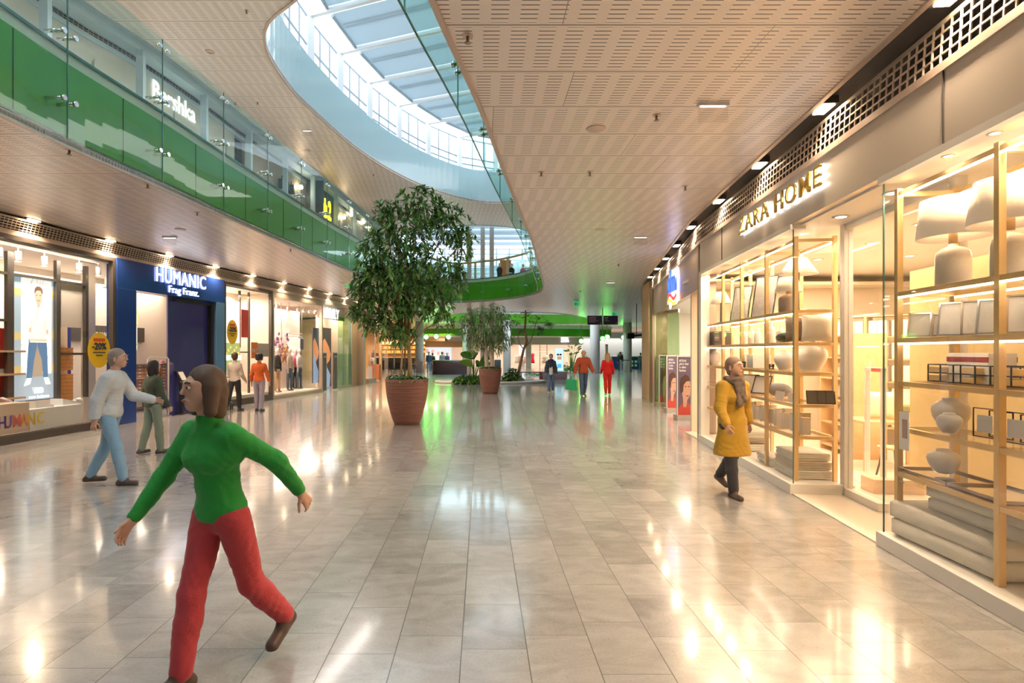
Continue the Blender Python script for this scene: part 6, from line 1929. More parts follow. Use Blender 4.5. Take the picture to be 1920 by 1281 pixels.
# clothes and mannequins in the far shop
cfar = [('emerald', (.03, .30, .22)), ('crimson', (.75, .02, .10)), ('rose', (.75, .42, .40)), ('white', (.8, .75, .72)), ('beige', (.6, .45, .35)), ('black', (.04, .04, .04))]
for i, (px, c, h) in enumerate(((985, 2, .8), (991.5, 0, 1.0), (998.5, 1, 1.15), (969, 3, .9), (975, 4, .9), (1020, 4, .8), (1026, 3, .9), (1140, 5, .8), (1147, 3, .8), (1152, 4, .9))):
    p = at(px, HY, 64)
    q = empty('dress', (p.x, 64, .45), 0, '%s garment hanging in the far bright shop, %s' % (cfar[c][0], ('left of the emerald one', 'beside the crimson one', 'right of the emerald one', 'far left', 'second from the left', 'left of the middle pier', 'at the middle pier', 'behind the red clad person', 'right of the red clad person', 'by the right column')[i]), 'garment')
    MB().lathe([(.26, 0), (.20, h * .4), (.17, h * .65), (.24, h * .85), (.18, h * .95), (.05, h)], (0, 0, 0), 14, 1, .5).build('cloth', MATS.get('garment_' + cfar[c][0]) or mat('garment_' + cfar[c][0], cfar[c][1], .8), q)
    MB().tube([(0, 0, h), (0, 0, h + .12), (.04, 0, h + .15)], .008, 5).build('hanger', M_steel, q)
q = empty('clothes_rail', (at(985, HY, 64).x, 64, 0), 0, 'long steel clothes rail across the far shop', 'clothes rail')
MB().tube([(-3, 0, 0), (-3, 0, 1.75), (4.5, 0, 1.75), (4.5, 0, 0)], .02, 6).build('rail', M_steel, q)
p = at(979, 660, 66); q = empty('blue_screen', (p.x, 66, .9), 0, 'tall pale blue screen in the far shop left part', 'screen'); MB().b2(-.35, .35, 0, .05, 0, 1.6).build('panel', em('screen_blue', (.55, .70, .95), 1.0), q); MB().b2(-.3, .3, -.1, .2, -.9, 0).build('stand', M_steel, q)
p = at(1019, 660, 65); q = empty('ladder_shelf', (p.x, 65, 0), 0, 'brown ladder shelf in the far shop beside the pier', 'shelf')
MB().b2(-.45, -.38, 0, .1, 0, 2.6).build('side_rail', M_darkframe, q); MB().b2(.38, .45, 0, .1, 0, 2.6).build('side_rail', M_darkframe, q)
for k in range(7): MB().b2(-.4, .4, -.1, .3, .3 + k * .33, .34 + k * .33).build('shelf', M_bark2, q)
# digital totem
p = at(1048.5, HY, 47); q = empty('digital_totem', (p.x, 47, 0), 0, 'bright advertising totem showing a sunglasses picture between the walkers', 'sign')
W = .74; H0, H1 = .12, 2.1
MB().b2(-W / 2, W / 2, 0, .15, H0, H1).build('casing', M_white, q); MB().b2(-.3, .3, -.1, .3, 0, H0).build('base', M_steel, q)
MB().b2(-W / 2 + .04, W / 2 - .04, -.01, 0, H0 + .05, H1 - .05).build('screen', em('screen_pale', (.45, .75, .85), 1.1), q)
m_ = MB(); m_.b2(-.2, -.02, -.02, -.01, 1.45, 1.6); m_.b2(.02, .2, -.02, -.01, 1.45, 1.6); m_.build('picture_glasses', M_black, q); MB().b2(-.18, .2, -.02, -.01, 1.1, 1.38).build('picture_strip', em('screen_brown', (.5, .22, .08), .9), q); MB().b2(-.16, .18, -.02, -.01, .4, .75).build('picture_patch', em('screen_blue2', (.1, .35, .65), .9), q)
# palms and bushes between totem and column
bigplant(1072, 0, 50, 2.2, 14, .6, .16, 'small palm behind the orange jacketed man', 21, 'palm', [M_leafs[0], M_leafs[1], M_leafs[2]])
for i, (px, D, r, h, L) in enumerate(((1063, 49, .8, .8, 'low green hedge right of the totem'), (1082, 50, 1.0, .9, 'low green hedge left of the tall column'), (1096, 51, .7, 1.6, 'taller bush beside the tall column'), (1010, 42, 1.2, .15, 'flat dark planting in the floor bed left of the totem'))):
    shrub(px, D, r, h, L, 30 + i, 'hedge' if i < 3 else 'planting', M_leafs if i else M_leaf, 110, .22, .0, .07)
shrub(1163, 58.4, .35, .5, 'bright green plant on the far counter', 41, 'counter_plant', M_big, 30, .2, 1.3, .06)
q = empty('counter', (at(1175, HY, 58).x, 58, 0), 0, 'dark blue counter with a white four petal emblem at the far right', 'counter')
M_bl = mat('counter_blue', (.02, .05, .28), .4)
MB().b2(-1.5, 2.4, 0, .8, 0, 1.25).build('counter_body', M_bl, q); MB().b2(-1.55, 2.45, -.05, .85, 1.25, 1.3).build('counter_top', M_white, q)
m_ = MB()
for sx in (0.55, .95):
    for sz in (.35, .75): m_.b2(sx - .12, sx + .12, -.01, 0, sz - .12, sz + .12)
m_.build('emblem', M_white, q)
MB().b2(-.9, .6, .3, .5, 1.3, 1.34).build('shelf', M_white, q)
S('wall_far_blue', MB().b2(11.5, 22, 64, 64.2, 0, 4.0), mat('pale_blue_wall', (.50, .58, .66), .5))
# high table
q = empty('bar_table', (at(1171, HY, 47).x, 47, 0), 0, 'white legged bar table with plants in front of the right column', 'table')
MB().b2(-.35, .35, -.3, .3, 1.02, 1.08).build('tabletop', M_darkframe, q)
for sx in (-.3, .3):
    for sy in (-.25, .25): MB().b2(sx - .02, sx + .02, sy - .02, sy + .02, 0, 1.02).build('leg', M_white, q)
# ceiling mounted camera-like projectors near the right wall
p = at(1190, 630, 30); q = empty('ceiling_projector', (p.x, p.y, p.z), 0, 'black ceiling projector on a bracket near the right wall', 'projector')
MB().b2(-.42, -.05, -.15, .15, -.15, .15).build('housing', M_black, q, bevel=.01); MB().tube([(-.05, 0, 0), (.35, 0, .05), (.6, 0, .2)], .05, 8).build('arm', M_black, q); MB().b2(.45, .8, -.12, .12, .0, .35).build('bracket', M_black, q); MB().cyl((.1, 0, .05), .02, max(.1, Z1 - p.z - .05), 8).build('stem', M_black, q)
# cafe at the far left
q = sroot(SH, 'wall_cafe'); 
S('wall_cafe_back', MB().b2(-16, -4.2, 64, 64.2, 0, 4.4), mat('cafe_wall', (.62, .38, .20), .5))
M_or = mat('cafe_orange', (.85, .34, .06), .5, emit=(1, .42, .08), es=.5); M_sh2 = mat('cafe_shelf_glow', (.9, .6, .35), .5, emit=(1, .62, .3), es=.8)
q = empty('cafe_counter', (at(758, HY, 55).x, 55, 0), 0, 'dark cafe counter with orange lit back shelves behind the large planter', 'counter')
MB().b2(-3.2, 1.6, 0, 1, 0, 1.15).build('counter_body', mat('cafe_dark', (.10, .05, .035), .5), q); MB().b2(-3.3, 1.7, -.05, 1.05, 1.15, 1.2).build('counter_top', M_wood, q)
for z in (1.6, 2.05, 2.5):
    MB().b2(-3.2, 1.6, 4.0, 4.4, z, z + .06).build('back_shelf', M_wood, q); MB().b2(-3.2, 1.6, 4.35, 4.4, z + .08, z + .3).build('shelf_light', M_or if z < 2.3 else M_sh2, q)
MB().b2(-3.2, 1.6, 4.4, 4.6, 0, 3.4).build('back_board', M_bark2, q)
bt = None
rnd = random.Random(4)
for k in range(26):
    z = (1.66, 2.11, 2.56)[k % 3]; x = -3.0 + .17 * k
    b = empty('bottle', (q.location.x + x, 59.2, z), 0, 'small bottle on the orange lit cafe shelves', 'bottle', 'bottles on the cafe shelves')
    if bt is None:
        bt = b; MB().lathe([(.05, 0), (.05, .18), (.018, .24), (.018, .30)], (0, 0, 0), 10).build('glass_body', mat('bottle_brown', (.2, .09, .04), .2), b)
    else:
        for ch in bt.children: c = ch.copy(); COL.objects.link(c); c.parent = b
q = empty('cafe_parasol', (at(739, HY, 46).x, 46, 0), 0, 'small pale parasol on a white pole in front of the cafe', 'parasol')
MB().cyl((0, 0, 0), .05, 3.0, 10).build('pole', M_white, q); MB().lathe([(.62, 0), (.3, .25), (.02, .38)], (0, 0, 2.9), 10).build('canopy', mat('parasol_blue_white', (.70, .76, .84), .7), q); MB().cyl((0, 0, 0), .25, .08, 16).build('base', M_steel, q)
M_wick = mat('wicker_dark', (.06, .035, .028), .7)
def chair(px, D, label, rz):
    p = at(px, HY, D); q = empty('cafe_chair', (p.x, D, 0), rz, label, 'chair')
    MB().b2(-.25, .25, -.25, .25, .40, .47).build('seat', M_wick, q); MB().b2(-.25, .25, .22, .28, .47, .95).build('backrest', M_wick, q)
    for sx in (-1, 1):
        MB().b2(sx * .25 - .02, sx * .25 + .02, -.25, .25, .6, .64).build('armrest', M_wick, q)
        for sy in (-1, 1): MB().b2(sx * .22 - .02, sx * .22 + .02, sy * .22 - .02, sy * .22 + .02, 0, .40).build('leg', M_steel, q)
for i, (px, D, rz, l) in enumerate(((731, 44, .3, 'leftmost'), (742, 43, -.6, 'second from the left'), (753, 45, 2.8, 'beside the parasol pole'), (764, 43.5, .2, 'right of the parasol pole'), (772, 46, 1.2, 'by the tall round column'))):
    chair(px, D, 'dark wicker cafe chair in front of the cafe, ' + l, rz)
for i, px in enumerate((748, 768)):
    p = at(px, HY, 44.5); q = empty('cafe_table', (p.x + .1, 45.6, 0), 0, ('left', 'right')[i] + ' small round cafe table among the wicker chairs', 'table')
    MB().cyl((0, 0, .72), .35, .03, 20).build('tabletop', M_darkframe, q); MB().cyl((0, 0, .02), .03, .70, 8).build('pedestal', M_steel, q); MB().cyl((0, 0, 0), .22, .02, 16).build('foot', M_steel, q)
# dark curved counter and portraits wall
q = empty('round_counter', (at(846, HY, 44).x, 44, 0), 0, 'dark curved counter left of the bird of paradise plant', 'counter'); MB().lathe([(1.5, 0), (1.5, 1.05), (1.4, 1.1)], (0, 0, 0), 36, 1, .6).build('counter_body', mat('counter_dark', (.07, .04, .035), .4), q)
pw = empty('photo_wall', (at(820, HY, 60).x, 60, 0), 0, 'long white photo wall with people pictured in pink and white behind the cafe', 'poster')
MB().b2(-2.0, 1.5, 0, .2, .5, 2.25).build('panel', em('photo_wall_blue', (.62, .70, .85), .9), pw); MB().b2(-2.4, 2.8, -.1, .3, 2.25, 2.9).build('header', mat('cork', (.55, .33, .18), .6), pw); MB().b2(-2.0, 1.5, 0, .2, 0, .5).build('base', M_white, pw)
m_ = MB(); m2 = MB(); m3 = MB()
for k, (x, z, r_) in enumerate(((-1.7, 1.75, .2), (-1.1, 1.85, .25), (-.5, 1.8, .22), (.1, 1.6, .2), (.65, 1.55, .2), (1.1, 1.5, .18))):
    m_.poly3([(x + r_ * .7 * math.cos(a * PI / 8), -.01, z + r_ * math.sin(a * PI / 8)) for a in range(16)], .004, (0, -1, 0))
    (m2 if k in (4, 5) else m3).poly3([(x - r_ * 1.3, -.006, .55), (x + r_ * 1.3, -.006, .55), (x + r_ * 1.1, -.006, z - r_), (x - r_ * 1.1, -.006, z - r_)], .003, (0, -1, 0))
m_.build('pictured_faces', em('photo_skin', (.7, .42, .36), .8), pw); m2.build('pictured_pink_clothes', em('photo_pink', (.85, .15, .30), .8), pw); m3.build('pictured_white_clothes', em('photo_white', (.85, .80, .74), .8), pw)
q = empty('pillar_bin', (at(786, HY, 47.2).x, 47.2, 0), 0, 'square brown bin in front of the tall round column', 'bin'); MB().b2(-.4, .3, -.25, .25, 0, .95).build('bin_body', mat('bin_brown', (.35, .22, .18), .5), q, bevel=.01)
q = empty('black_bin', (at(933, HY, 40).x, 40, 0), 0, 'dark rounded bin right of the weeping fig planter', 'bin'); MB().lathe([(.24, 0), (.24, 1.15), (.2, 1.2)], (0, 0, 0), 20).build('bin_body', mat('bin_dark', (.10, .10, .11), .5), q)
# directory boards hanging from the ceiling
M_dir = mat('directory_purple', (.13, .09, .21), .4)
pr_ = at(1130, 600, 33.0)
for i, (a_, b_) in enumerate(((1101.5, 1129), (1131.5, 1158.5))):
    pa, pb = at(a_, 592, 33), at(b_, 609, 33)
    q = empty('directory_board', ((pa.x + pb.x) / 2, 33, pb.z), 0, ('left', 'right')[i] + ' one of two dark purple directory boards hanging from the ceiling', 'sign')
    W = pb.x - pa.x; Hh = pa.z - pb.z
    MB().b2(-W / 2, W / 2, 0, .06, 0, Hh).build('board', M_dir, q, bevel=.004)
    m_ = MB(); cx = W / 2 - .1; m_.poly3([(cx - .05, -.006, .04), (cx + .03, -.006, .05), (cx + .07, -.006, .13), (cx - .02, -.006, .11)], .003, (0, -1, 0)); m_.build('corner_emblem', mat('emblem_lilac', (.62, .5, .8), .4), q)
    m_ = MB()
    for k in range(4 if i == 0 else 2): m_.b2(-W / 2 + .08 + .11 * k, -W / 2 + .16 + .11 * k, -.006, 0, Hh - .17, Hh - .09)
    m_.build('pictograms', M_white, q)
    m_ = MB()
    for k, u in enumerate((.42, .55, .36) if i == 0 else (.16, .26)): m_.b2(-W / 2 + .08, -W / 2 + .08 + u, -.006, 0, Hh - .25 - .07 * k, Hh - .225 - .07 * k)
    m_.build('small_print', M_white, q)
    m_ = MB(); m_.cyl((W / 2 + .03 if i == 0 else -W / 2 - .03, .03, -.02 + 0), .018, Z1 - pb.z + .02, 8); m_.build('hanging_rod', M_white, q)
# emergency exit signs
def exit_sign(px, py, D, label, w_=.42):
    p = at(px, py, D); q = empty('exit_sign', (p.x, D, p.z), 0, label, 'sign')
    MB().b2(-w_ / 2, w_ / 2, 0, .04, -.12, .12).build('sign_panel', em('exit_green', (.02, .45, .16), .9), q)
    m_ = MB(); m_.b2(-w_ / 2 + .04, -w_ / 2 + .14, -.006, 0, -.08, .08); m_.b2(.02, .05, -.006, 0, -.09, .05); m_.b2(-.02, .08, -.006, 0, -.0, .03); m_.ell((.035, -.003, .085), (.02, .003, .02), 8); m_.build('pictogram', M_white, q)
    MB().cyl((0, .02, .12), .008, max(.03, Z1 - p.z - .12), 6).build('stem', M_steel, q)
exit_sign(656, 532, 21.6, 'green emergency exit sign under the left ceiling', .40)
exit_sign(1081, 570, 28.8, 'green emergency exit sign under the ceiling above the walkers', .30)
exit_sign(1152, 589, 36.0, 'green emergency exit sign behind the directory boards', .30)
# ceiling fittings
def on_ceiling(px, py, z=Z1):
    x, y = onz(px, py, z); return x, y
for i, (px, py, z, nm) in enumerate(((1117, 241, Z1, 'round flush speaker in the right ceiling, nearest'), (1125, 430, Z1, 'round flush speaker in the right ceiling, farther'), (338, 430, Z1, 'round flush speaker in the lower left ceiling'), (394, 97, Z2, 'round flush speaker in the upper left ceiling'), (577, 282, Z2, 'round flush speaker in the upper ceiling beyond the skylight'), (641, 530, Z1, 'small flush speaker near the left exit sign'))):
    x, y = on_ceiling(px, py, z); q = empty('ceiling_speaker', (x, y, z - .012), 0, nm, 'speaker')
    MB().lathe([(.001, 0), (.10, 0), (.115, .012)], (0, 0, 0), 28).build('grille_cover', M_tan, q)
for i, (px, py, z, nm) in enumerate(((1337, 200, Z1, 'hanging clear emergency light panel in the right ceiling, nearest'), (1201, 449, Z1, 'hanging clear emergency light panel in the right ceiling, middle'), (1145, 535, Z1, 'hanging clear emergency light panel in the right ceiling, farthest'), (576, 250, Z2, 'hanging clear emergency light panel under the upper left ceiling'), (318, 450, Z1, 'hanging clear emergency light panel under the lower left ceiling'))):
    x, y = on_ceiling(px, py - 6, z); q = empty('emergency_light', (x, y, z - .0), 0, nm, 'lamp')
    MB().b2(-.16, .16, -.03, .03, -.03, 0).build('housing', M_white, q); MB().b2(-.13, .13, -.012, .012, -.035, -.03).build('lamp_strip', em('emergency_glow', (.95, .95, 1), 6), q); MB().b2(-.155, .155, -.006, .006, -.20, -.036).build('panel', glass('panel_glass_%d' % i, (.96, .95, .95), .02, .3, .05), q)
k = 0
for px, py, z in ((1106, 322, Z1), (1015, 322, Z1), (877, 67, Z1), (1231, 216, Z1), (1285, 349, Z1), (1088, 545, Z1), (1160, 495, Z1), (130, 281, Z1), (277, 345, Z1), (545, 467, Z1), (370, 398, Z1), (462, 20, Z2), (483, 192, Z2), (441, 193, Z2), (548, 295, Z2), (700, 327, Z2)):
    x, y = on_ceiling(px, py, z); k += 1
    q = empty('sprinkler_head', (x, y, z), 0, 'small metal sprinkler head under the perforated ceiling', 'sprinkler', 'sprinkler heads in the perforated ceilings')
    MB().lathe([(.012, -.07), (.03, -.06), (.012, -.05), (.014, 0)], (0, 0, 0), 12).build('nozzle', M_bronze, q); MB().lathe([(.045, -.008), (.045, 0)], (0, 0, 0), 14).build('collar', M_tan, q)
# hooks and little clamps on ceiling joint
# upper floor at far end: display figures and posters behind the wooden handrail
up = ZF
for i, (px, c, nm, h) in enumerate(((860, M_denim, 'dark blue', 1.7), (937, M_blackcl, 'black', 1.75), (960, M_blackcl, 'black and gold', 1.6), (982, M_pinkcl, 'pink', 1.5))):
    p = at(px, HY, 33.5); q = empty('mannequin', (p.x, 33.5 + i * .2, up), 0, '%s clad display figure on the upper floor behind the wooden handrail' % nm, 'mannequin')
    MB().lathe([(.14, 0), (.13, .3), (.16, .75), (.14, .95), (.19, 1.3), (.1, 1.42), (.04, 1.45)], (0, 0, 0), 14, 1, .6).build('outfit', c, q); MB().ell((0, 0, 1.58), (.09, .1, .12), 12).build('head', M_mskin, q)
p = at(948, HY, 34.5); q = empty('orange_banner', (p.x, 34.6, up), 0, 'orange banner on the upper floor behind the handrail', 'banner'); MB().b2(-.35, .35, 0, .05, 0, 2.0).build('cloth', mat('banner_orange', (.75, .25, .06), .6), q)
for px in (880, 905, 922): colm(px, .28, 33.5, px, z1=Z2)
p = at(865, HY, 36); S('wall_upper_far', MB().b2(-12, 12, 58, 58.2, ZF, Z2), mat('upper_far_wall', (.66, .74, .80), .5))
# ================================================================== PEOPLE
def _nets(f, org, h):
    s = f < 0
    nx, ny, nz = f.shape
    c = np.zeros((nx - 1, ny - 1, nz - 1), np.int8)
    for i in (0, 1):
        for j in (0, 1):
            for k in (0, 1):
                c += s[i:nx - 1 + i, j:ny - 1 + j, k:nz - 1 + k]
    act = (c > 0) & (c < 8)
    idx = -np.ones(act.shape, np.int64)
    I = np.argwhere(act); idx[act] = np.arange(len(I))
    acc = np.zeros((len(I), 3)); cnt = np.zeros(len(I))
    E = [((0, 0, 0), (1, 0, 0)), ((0, 1, 0), (1, 1, 0)), ((0, 0, 1), (1, 0, 1)), ((0, 1, 1), (1, 1, 1)), ((0, 0, 0), (0, 1, 0)), ((1, 0, 0), (1, 1, 0)), ((0, 0, 1), (0, 1, 1)), ((1, 0, 1), (1, 1, 1)), ((0, 0, 0), (0, 0, 1)), ((1, 0, 0), (1, 0, 1)), ((0, 1, 0), (0, 1, 1)), ((1, 1, 0), (1, 1, 1))]
    for a, b in E:
        a = np.array(a); b = np.array(b)
        fa = f[tuple((I + a).T)]; fb = f[tuple((I + b).T)]
        m = (fa < 0) != (fb < 0)
        t = np.where(m, fa / np.where(fa == fb, 1, fa - fb), 0)
        p = I + a + (b - a) * t[:, None]
        acc[m] += p[m]; cnt[m] += 1
    V = acc / cnt[:, None] * h + org
    Q = []
    for ax in range(3):
        o = [0, 0, 0]; o[ax] = 1
        A_ = s[:nx - o[0], :ny - o[1], :nz - o[2]]; B_ = s[o[0]:, o[1]:, o[2]:]
        X = np.argwhere(A_ != B_)
        u, v = [(1, 2), (2, 0), (0, 1)][ax]
        ok = (X[:, u] > 0) & (X[:, v] > 0) & (X[:, u] < f.shape[u] - 1) & (X[:, v] < f.shape[v] - 1)
        X = X[ok]
        du = np.zeros(3, int); du[u] = 1; dv = np.zeros(3, int); dv[v] = 1
        q = np.stack([idx[tuple((X - du - dv).T)], idx[tuple((X - dv).T)], idx[tuple(X.T)], idx[tuple((X - du).T)]], 1)
        fl = A_[tuple(X.T)]
        q[~fl] = q[~fl][:, ::-1]
        Q.append(q)
    return V, np.concatenate(Q)
def sdf_mesh(name, prims, m1, parent, h=.012, k=.03, cuts=(), fold=0.0, pad=.05, sub=()):
    """smooth union of round cones; prims: (a, b, ra, rb[, flat_y[, k]]); cuts: (point, normal) removes what lies on the normal's side"""
    P = [(np.array(p[0], float), np.array(p[1], float), p[2], p[3], p[4] if len(p) > 4 else 1.0, p[5] if len(p) > 5 else k) for p in prims]
    lo = np.min([np.minimum(a, b) - max(ra, rb) for a, b, ra, rb, _, _ in P], 0) - pad
    hi = np.max([np.maximum(a, b) + max(ra, rb) for a, b, ra, rb, _, _ in P], 0) + pad
    n_ = np.ceil((hi - lo) / h).astype(int) + 1
    f = np.full(n_, .5, np.float32)
    ax = [lo[i] + h * np.arange(n_[i]) for i in range(3)]
    def cone(a, b, ra, rb, fl, sl):
        X, Y, Z = np.meshgrid(*[ax[i][sl[i]] for i in range(3)], indexing='ij')
        ab = b - a
        X = X - a[0]; Y = (Y - a[1]) / fl; Z = Z - a[2]
        d = np.array([ab[0], ab[1] / fl, ab[2]])
        L = d @ d
        t = np.clip((X * d[0] + Y * d[1] + Z * d[2]) / max(L, 1e-9), 0, 1)
        q = np.sqrt((X - t * d[0]) ** 2 + (Y - t * d[1]) ** 2 + (Z - t * d[2]) ** 2) - (ra + (rb - ra) * t)
        return q * (min(fl, 1) if fl < 1 else 1)
    for a, b, ra, rb, fl, kk in P:
        mrg = max(ra, rb) * max(1, fl) + kk + 3 * h
        l_ = np.floor((np.minimum(a, b) - mrg - lo) / h).astype(int).clip(0); u_ = (np.ceil((np.maximum(a, b) + mrg - lo) / h).astype(int) + 1)
        sl = tuple(slice(l_[i], min(u_[i], n_[i])) for i in range(3))
        d = cone(a, b, ra, rb, fl, sl)
        g = f[sl]
        hh = np.clip(.5 + .5 * (g - d) / kk, 0, 1)
        f[sl] = g + (d - g) * hh - kk * hh * (1 - hh)
    X, Y, Z = np.meshgrid(*ax, indexing='ij')
    if fold:
        f += (fold * np.sin(X * 31 + 9 * np.sin(Z * 11)) * np.sin(Z * 37 + 6 * np.sin(X * 13 + Y * 17)) * .6 + fold * np.sin(Z * 19 + X * 12 + Y * 23) * .5).astype(np.float32)
    for a, b, ra, rb in [s[:4] for s in sub]:
        d = cone(np.array(a, float), np.array(b, float), ra, rb, 1.0, (slice(None),) * 3)
        f = np.maximum(f, -d)
    for pt, nr in cuts:
        f = np.maximum(f, (X - pt[0]) * nr[0] + (Y - pt[1]) * nr[1] + (Z - pt[2]) * nr[2])
    f[0], f[-1] = .1, .1; f[:, 0], f[:, -1] = .1, .1; f[:, :, 0], f[:, :, -1] = .1, .1
    V, Q = _nets(f, lo, h)
    me = bpy.data.meshes.new(name)
    me.from_pydata(V.tolist(), [], Q.tolist())
    me.materials.append(m1)
    me.polygons.foreach_set('use_smooth', [True] * len(me.polygons))
    me.update()
    o = bpy.data.objects.new(name, me); COL.objects.link(o)
    if parent is not None: o.parent = parent
    return o
M_skin = mat('skin', (.62, .36, .26), .5); M_lip = mat('lips', (.45, .14, .12), .5); M_eye = mat('eye_dark', (.03, .02, .02), .2); M_eyew = mat('eye_white', (.8, .78, .75), .2)
def person(loc, rz, H, label, thigh=(0, 0), knee=(4, 4), arm=(0, 0), abd=(8, 8), elbow=(10, 10), lean=0, head_turn=0, skin=None, hair=None, hairstyle='short',
           top=None, bottom=None, shoes=None, topkind='jacket', res=.012, female=False, face=True, tight=0.0, inner=None, scarf=None, hands=True, footpitch=(0, 0), headtilt=0, name='person'):
    skin = skin or M_skin
    root = empty(name, (loc[0], loc[1], 0), rz, label, 'person')
    s = H / 1.75
    def dr(a): return Vector((0, -math.sin(R(a)), -math.cos(R(a))))
    # legs from the pelvis, then drop everything so the lower foot stands on the floor
    pel = Vector((0, 0, .93 * s))
    J = {}
    for i, sd in enumerate((-1, 1)):
        hip = pel + Vector((sd * .09 * s, 0, -.03 * s))
        kn = hip + dr(thigh[i]) * (.43 * s)
        an = kn + dr(thigh[i] - knee[i]) * (.41 * s)
        fp = footpitch[i]
        fd = Vector((sd * .12, -math.cos(R(fp)), -math.sin(R(fp)))).normalized()
        toe = an + Vector((0, 0, -.055 * s)) + fd * (.15 * s)
        heel = an + Vector((0, 0, -.055 * s)) - fd * (.05 * s)
        J[i] = [hip, kn, an, heel, toe]
    low = min(min(J[i][3].z, J[i][4].z) for i in (0, 1)) - .028 * s
    sh = Vector((0, 0, -low))
    pel = pel + sh
    for i in (0, 1): J[i] = [p + sh for p in J[i]]
    L_ = R(lean)
    def tor(x, y, z):   # torso point: z above pelvis, leaning forward
        v = Vector((x, y, z)) * s
        return pel + Vector((v.x, v.y * math.cos(L_) - v.z * math.sin(L_), v.y * math.sin(L_) + v.z * math.cos(L_)))
    waist = tor(0, 0, .16); chest = tor(0, .01, .36); neckb = tor(0, .0, .50); neck = tor(0, -.005, .58)
    hc = tor(0, -.035, .70)
    shw = .175 if not female else .155
    cw = .135 if not female else .12
    pw = .12 if not female else .125
    A_ = {}
    for i, sd in enumerate((-1, 1)):
        so = tor(sd * shw, .0, .455)
        def ad(a, o): return Vector((sd * math.sin(R(o)), -math.sin(R(a)) * math.cos(R(o)), -math.cos(R(a)) * math.cos(R(o))))
        el = so + ad(arm[i], abd[i]) * (.29 * s)
        fo = ad(arm[i] + elbow[i], abd[i] * .4)
        wr = el + fo * (.25 * s)
        A_[i] = [so, el, wr, fo]
    ht = Matrix.Rotation(R(head_turn), 3, 'Z') @ Matrix.Rotation(R(headtilt), 3, 'X')
    def hd(x, y, z): return hc + ht @ (Vector((x, y, z)) * s)
    B = []
    B += [(pel + Vector((-.05 * s, 0, 0)), pel + Vector((.05 * s, 0, 0)), .105 * s, .105 * s, .9), (pel, waist, pw * s, .105 * s, .78), (waist, chest, .105 * s, cw * s, .78),
          (tor(-.07, .01, .38), tor(.07, .01, .38), .11 * s, .11 * s, .8), (tor(-shw + .03, .0, .46), tor(shw - .03, 0, .46), .055 * s, .055 * s, 1), (neckb, neck, .06 * s, .053 * s, 1), (neck, hd(0, .02, -.03), .052 * s, .055 * s, 1)]
    if female: B += [(tor(-.06, -.07, .33), tor(.06, -.07, .33), .055 * s, .055 * s, 1, .05)]
    # head
    B += [(hd(0, .015, .035), hd(0, .01, .01), .088 * s, .085 * s, 1.1, .02), (hd(0, -.02, -.04), hd(0, -.045, -.065), .062 * s, .040 * s, 1, .03), (hd(0, -.085, .035), hd(0, -.1, .0), .010 * s, .0135 * s, 1, .014), (hd(-.035, -.075, .05), hd(.035, -.075, .05), .012 * s, .012 * s, 1, .02),
          (hd(-.02, -.083, -.042), hd(.02, -.083, -.042), .009 * s, .009 * s, 1, .01)]
    for sd in (-1, 1): B += [(hd(sd * .086, .015, .02), hd(sd * .09, .02, -.02), .015 * s, .012 * s, 1, .008)]
    legs = []
    for i in (0, 1):
        hip, kn, an, heel, toe = J[i]
        legs += [(hip, kn, .083 * s, .055 * s), (kn, kn.lerp(an, .35), .054 * s, .056 * s), (kn.lerp(an, .35), an, .056 * s, .036 * s)]
        B += [(an, heel, .035 * s, .028 * s), (heel, toe, .028 * s, .026 * s)]
    B += legs
    arms = []
    for i, sd in enumerate((-1, 1)):
        so, el, wr, fo = A_[i]
        arms += [(so, el, .050 * s, .038 * s), (el, el.lerp(wr, .3), .038 * s, .038 * s), (el.lerp(wr, .3), wr, .038 * s, .026 * s)]
        if hands:
            fw = Vector((0, -1, 0)); fw = (fw - fo * fw.dot(fo)).normalized(); nn_ = fo.cross(fw).normalized() * (-sd)
            if (nn_.x * sd) > 0: nn_ = -nn_     # palm faces the body
            pc = wr + fo * .05 * s
            for t in (-.022, -.005, .012, .026): B.append((wr + fw * t * s * .6 + fo * .01, wr + fo * .085 * s + fw * t * s, .013 * s, .0125 * s, 1, .012))
            for t, ln in ((-.030, .052), (-.010, .066), (.011, .072), (.031, .064)):
                b0 = wr + fo * .09 * s + fw * t * s
                b1 = b0 + (fo * .9 + nn_ * .35) * ln * .5 * s; b2 = b1 + (fo * .6 + nn_ * .8) * ln * .45 * s
                B += [(b0, b1, .0088 * s, .0082 * s, 1, .004), (b1, b2, .0082 * s, .007 * s, 1, .004)]
            th = wr + fo * .03 * s + fw * .025 * s
            B += [(th, th + (fo * .6 + fw * .7 + nn_ * .3) * .035 * s, .012 * s, .010 * s, 1, .008), (th + (fo * .6 + fw * .7 + nn_ * .3) * .035 * s, th + (fo * 1.3 + fw * .9 + nn_ * .5) * .05 * s, .010 * s, .0085 * s, 1, .005)]
        else:
            B += [(wr, wr + fo * .08 * s, .026 * s, .03 * s), (wr + fo * .08 * s, wr + fo * .15 * s, .024 * s, .014 * s)]
    B += arms
    sdf_mesh('body', B, skin, root, h=res, k=.022)
    # garments
    def grow(l, e): return [(p[0], p[1], p[2] + e, p[3] + e) + tuple(p[4:]) for p in l]
    tk = dict(jacket=(.028, .02, -.06), sweater=(.014, .012, -.04), coat=(.032, .026, -.42), shirt=(.012, .01, -.05))[topkind]
    e = tk[0] + tight
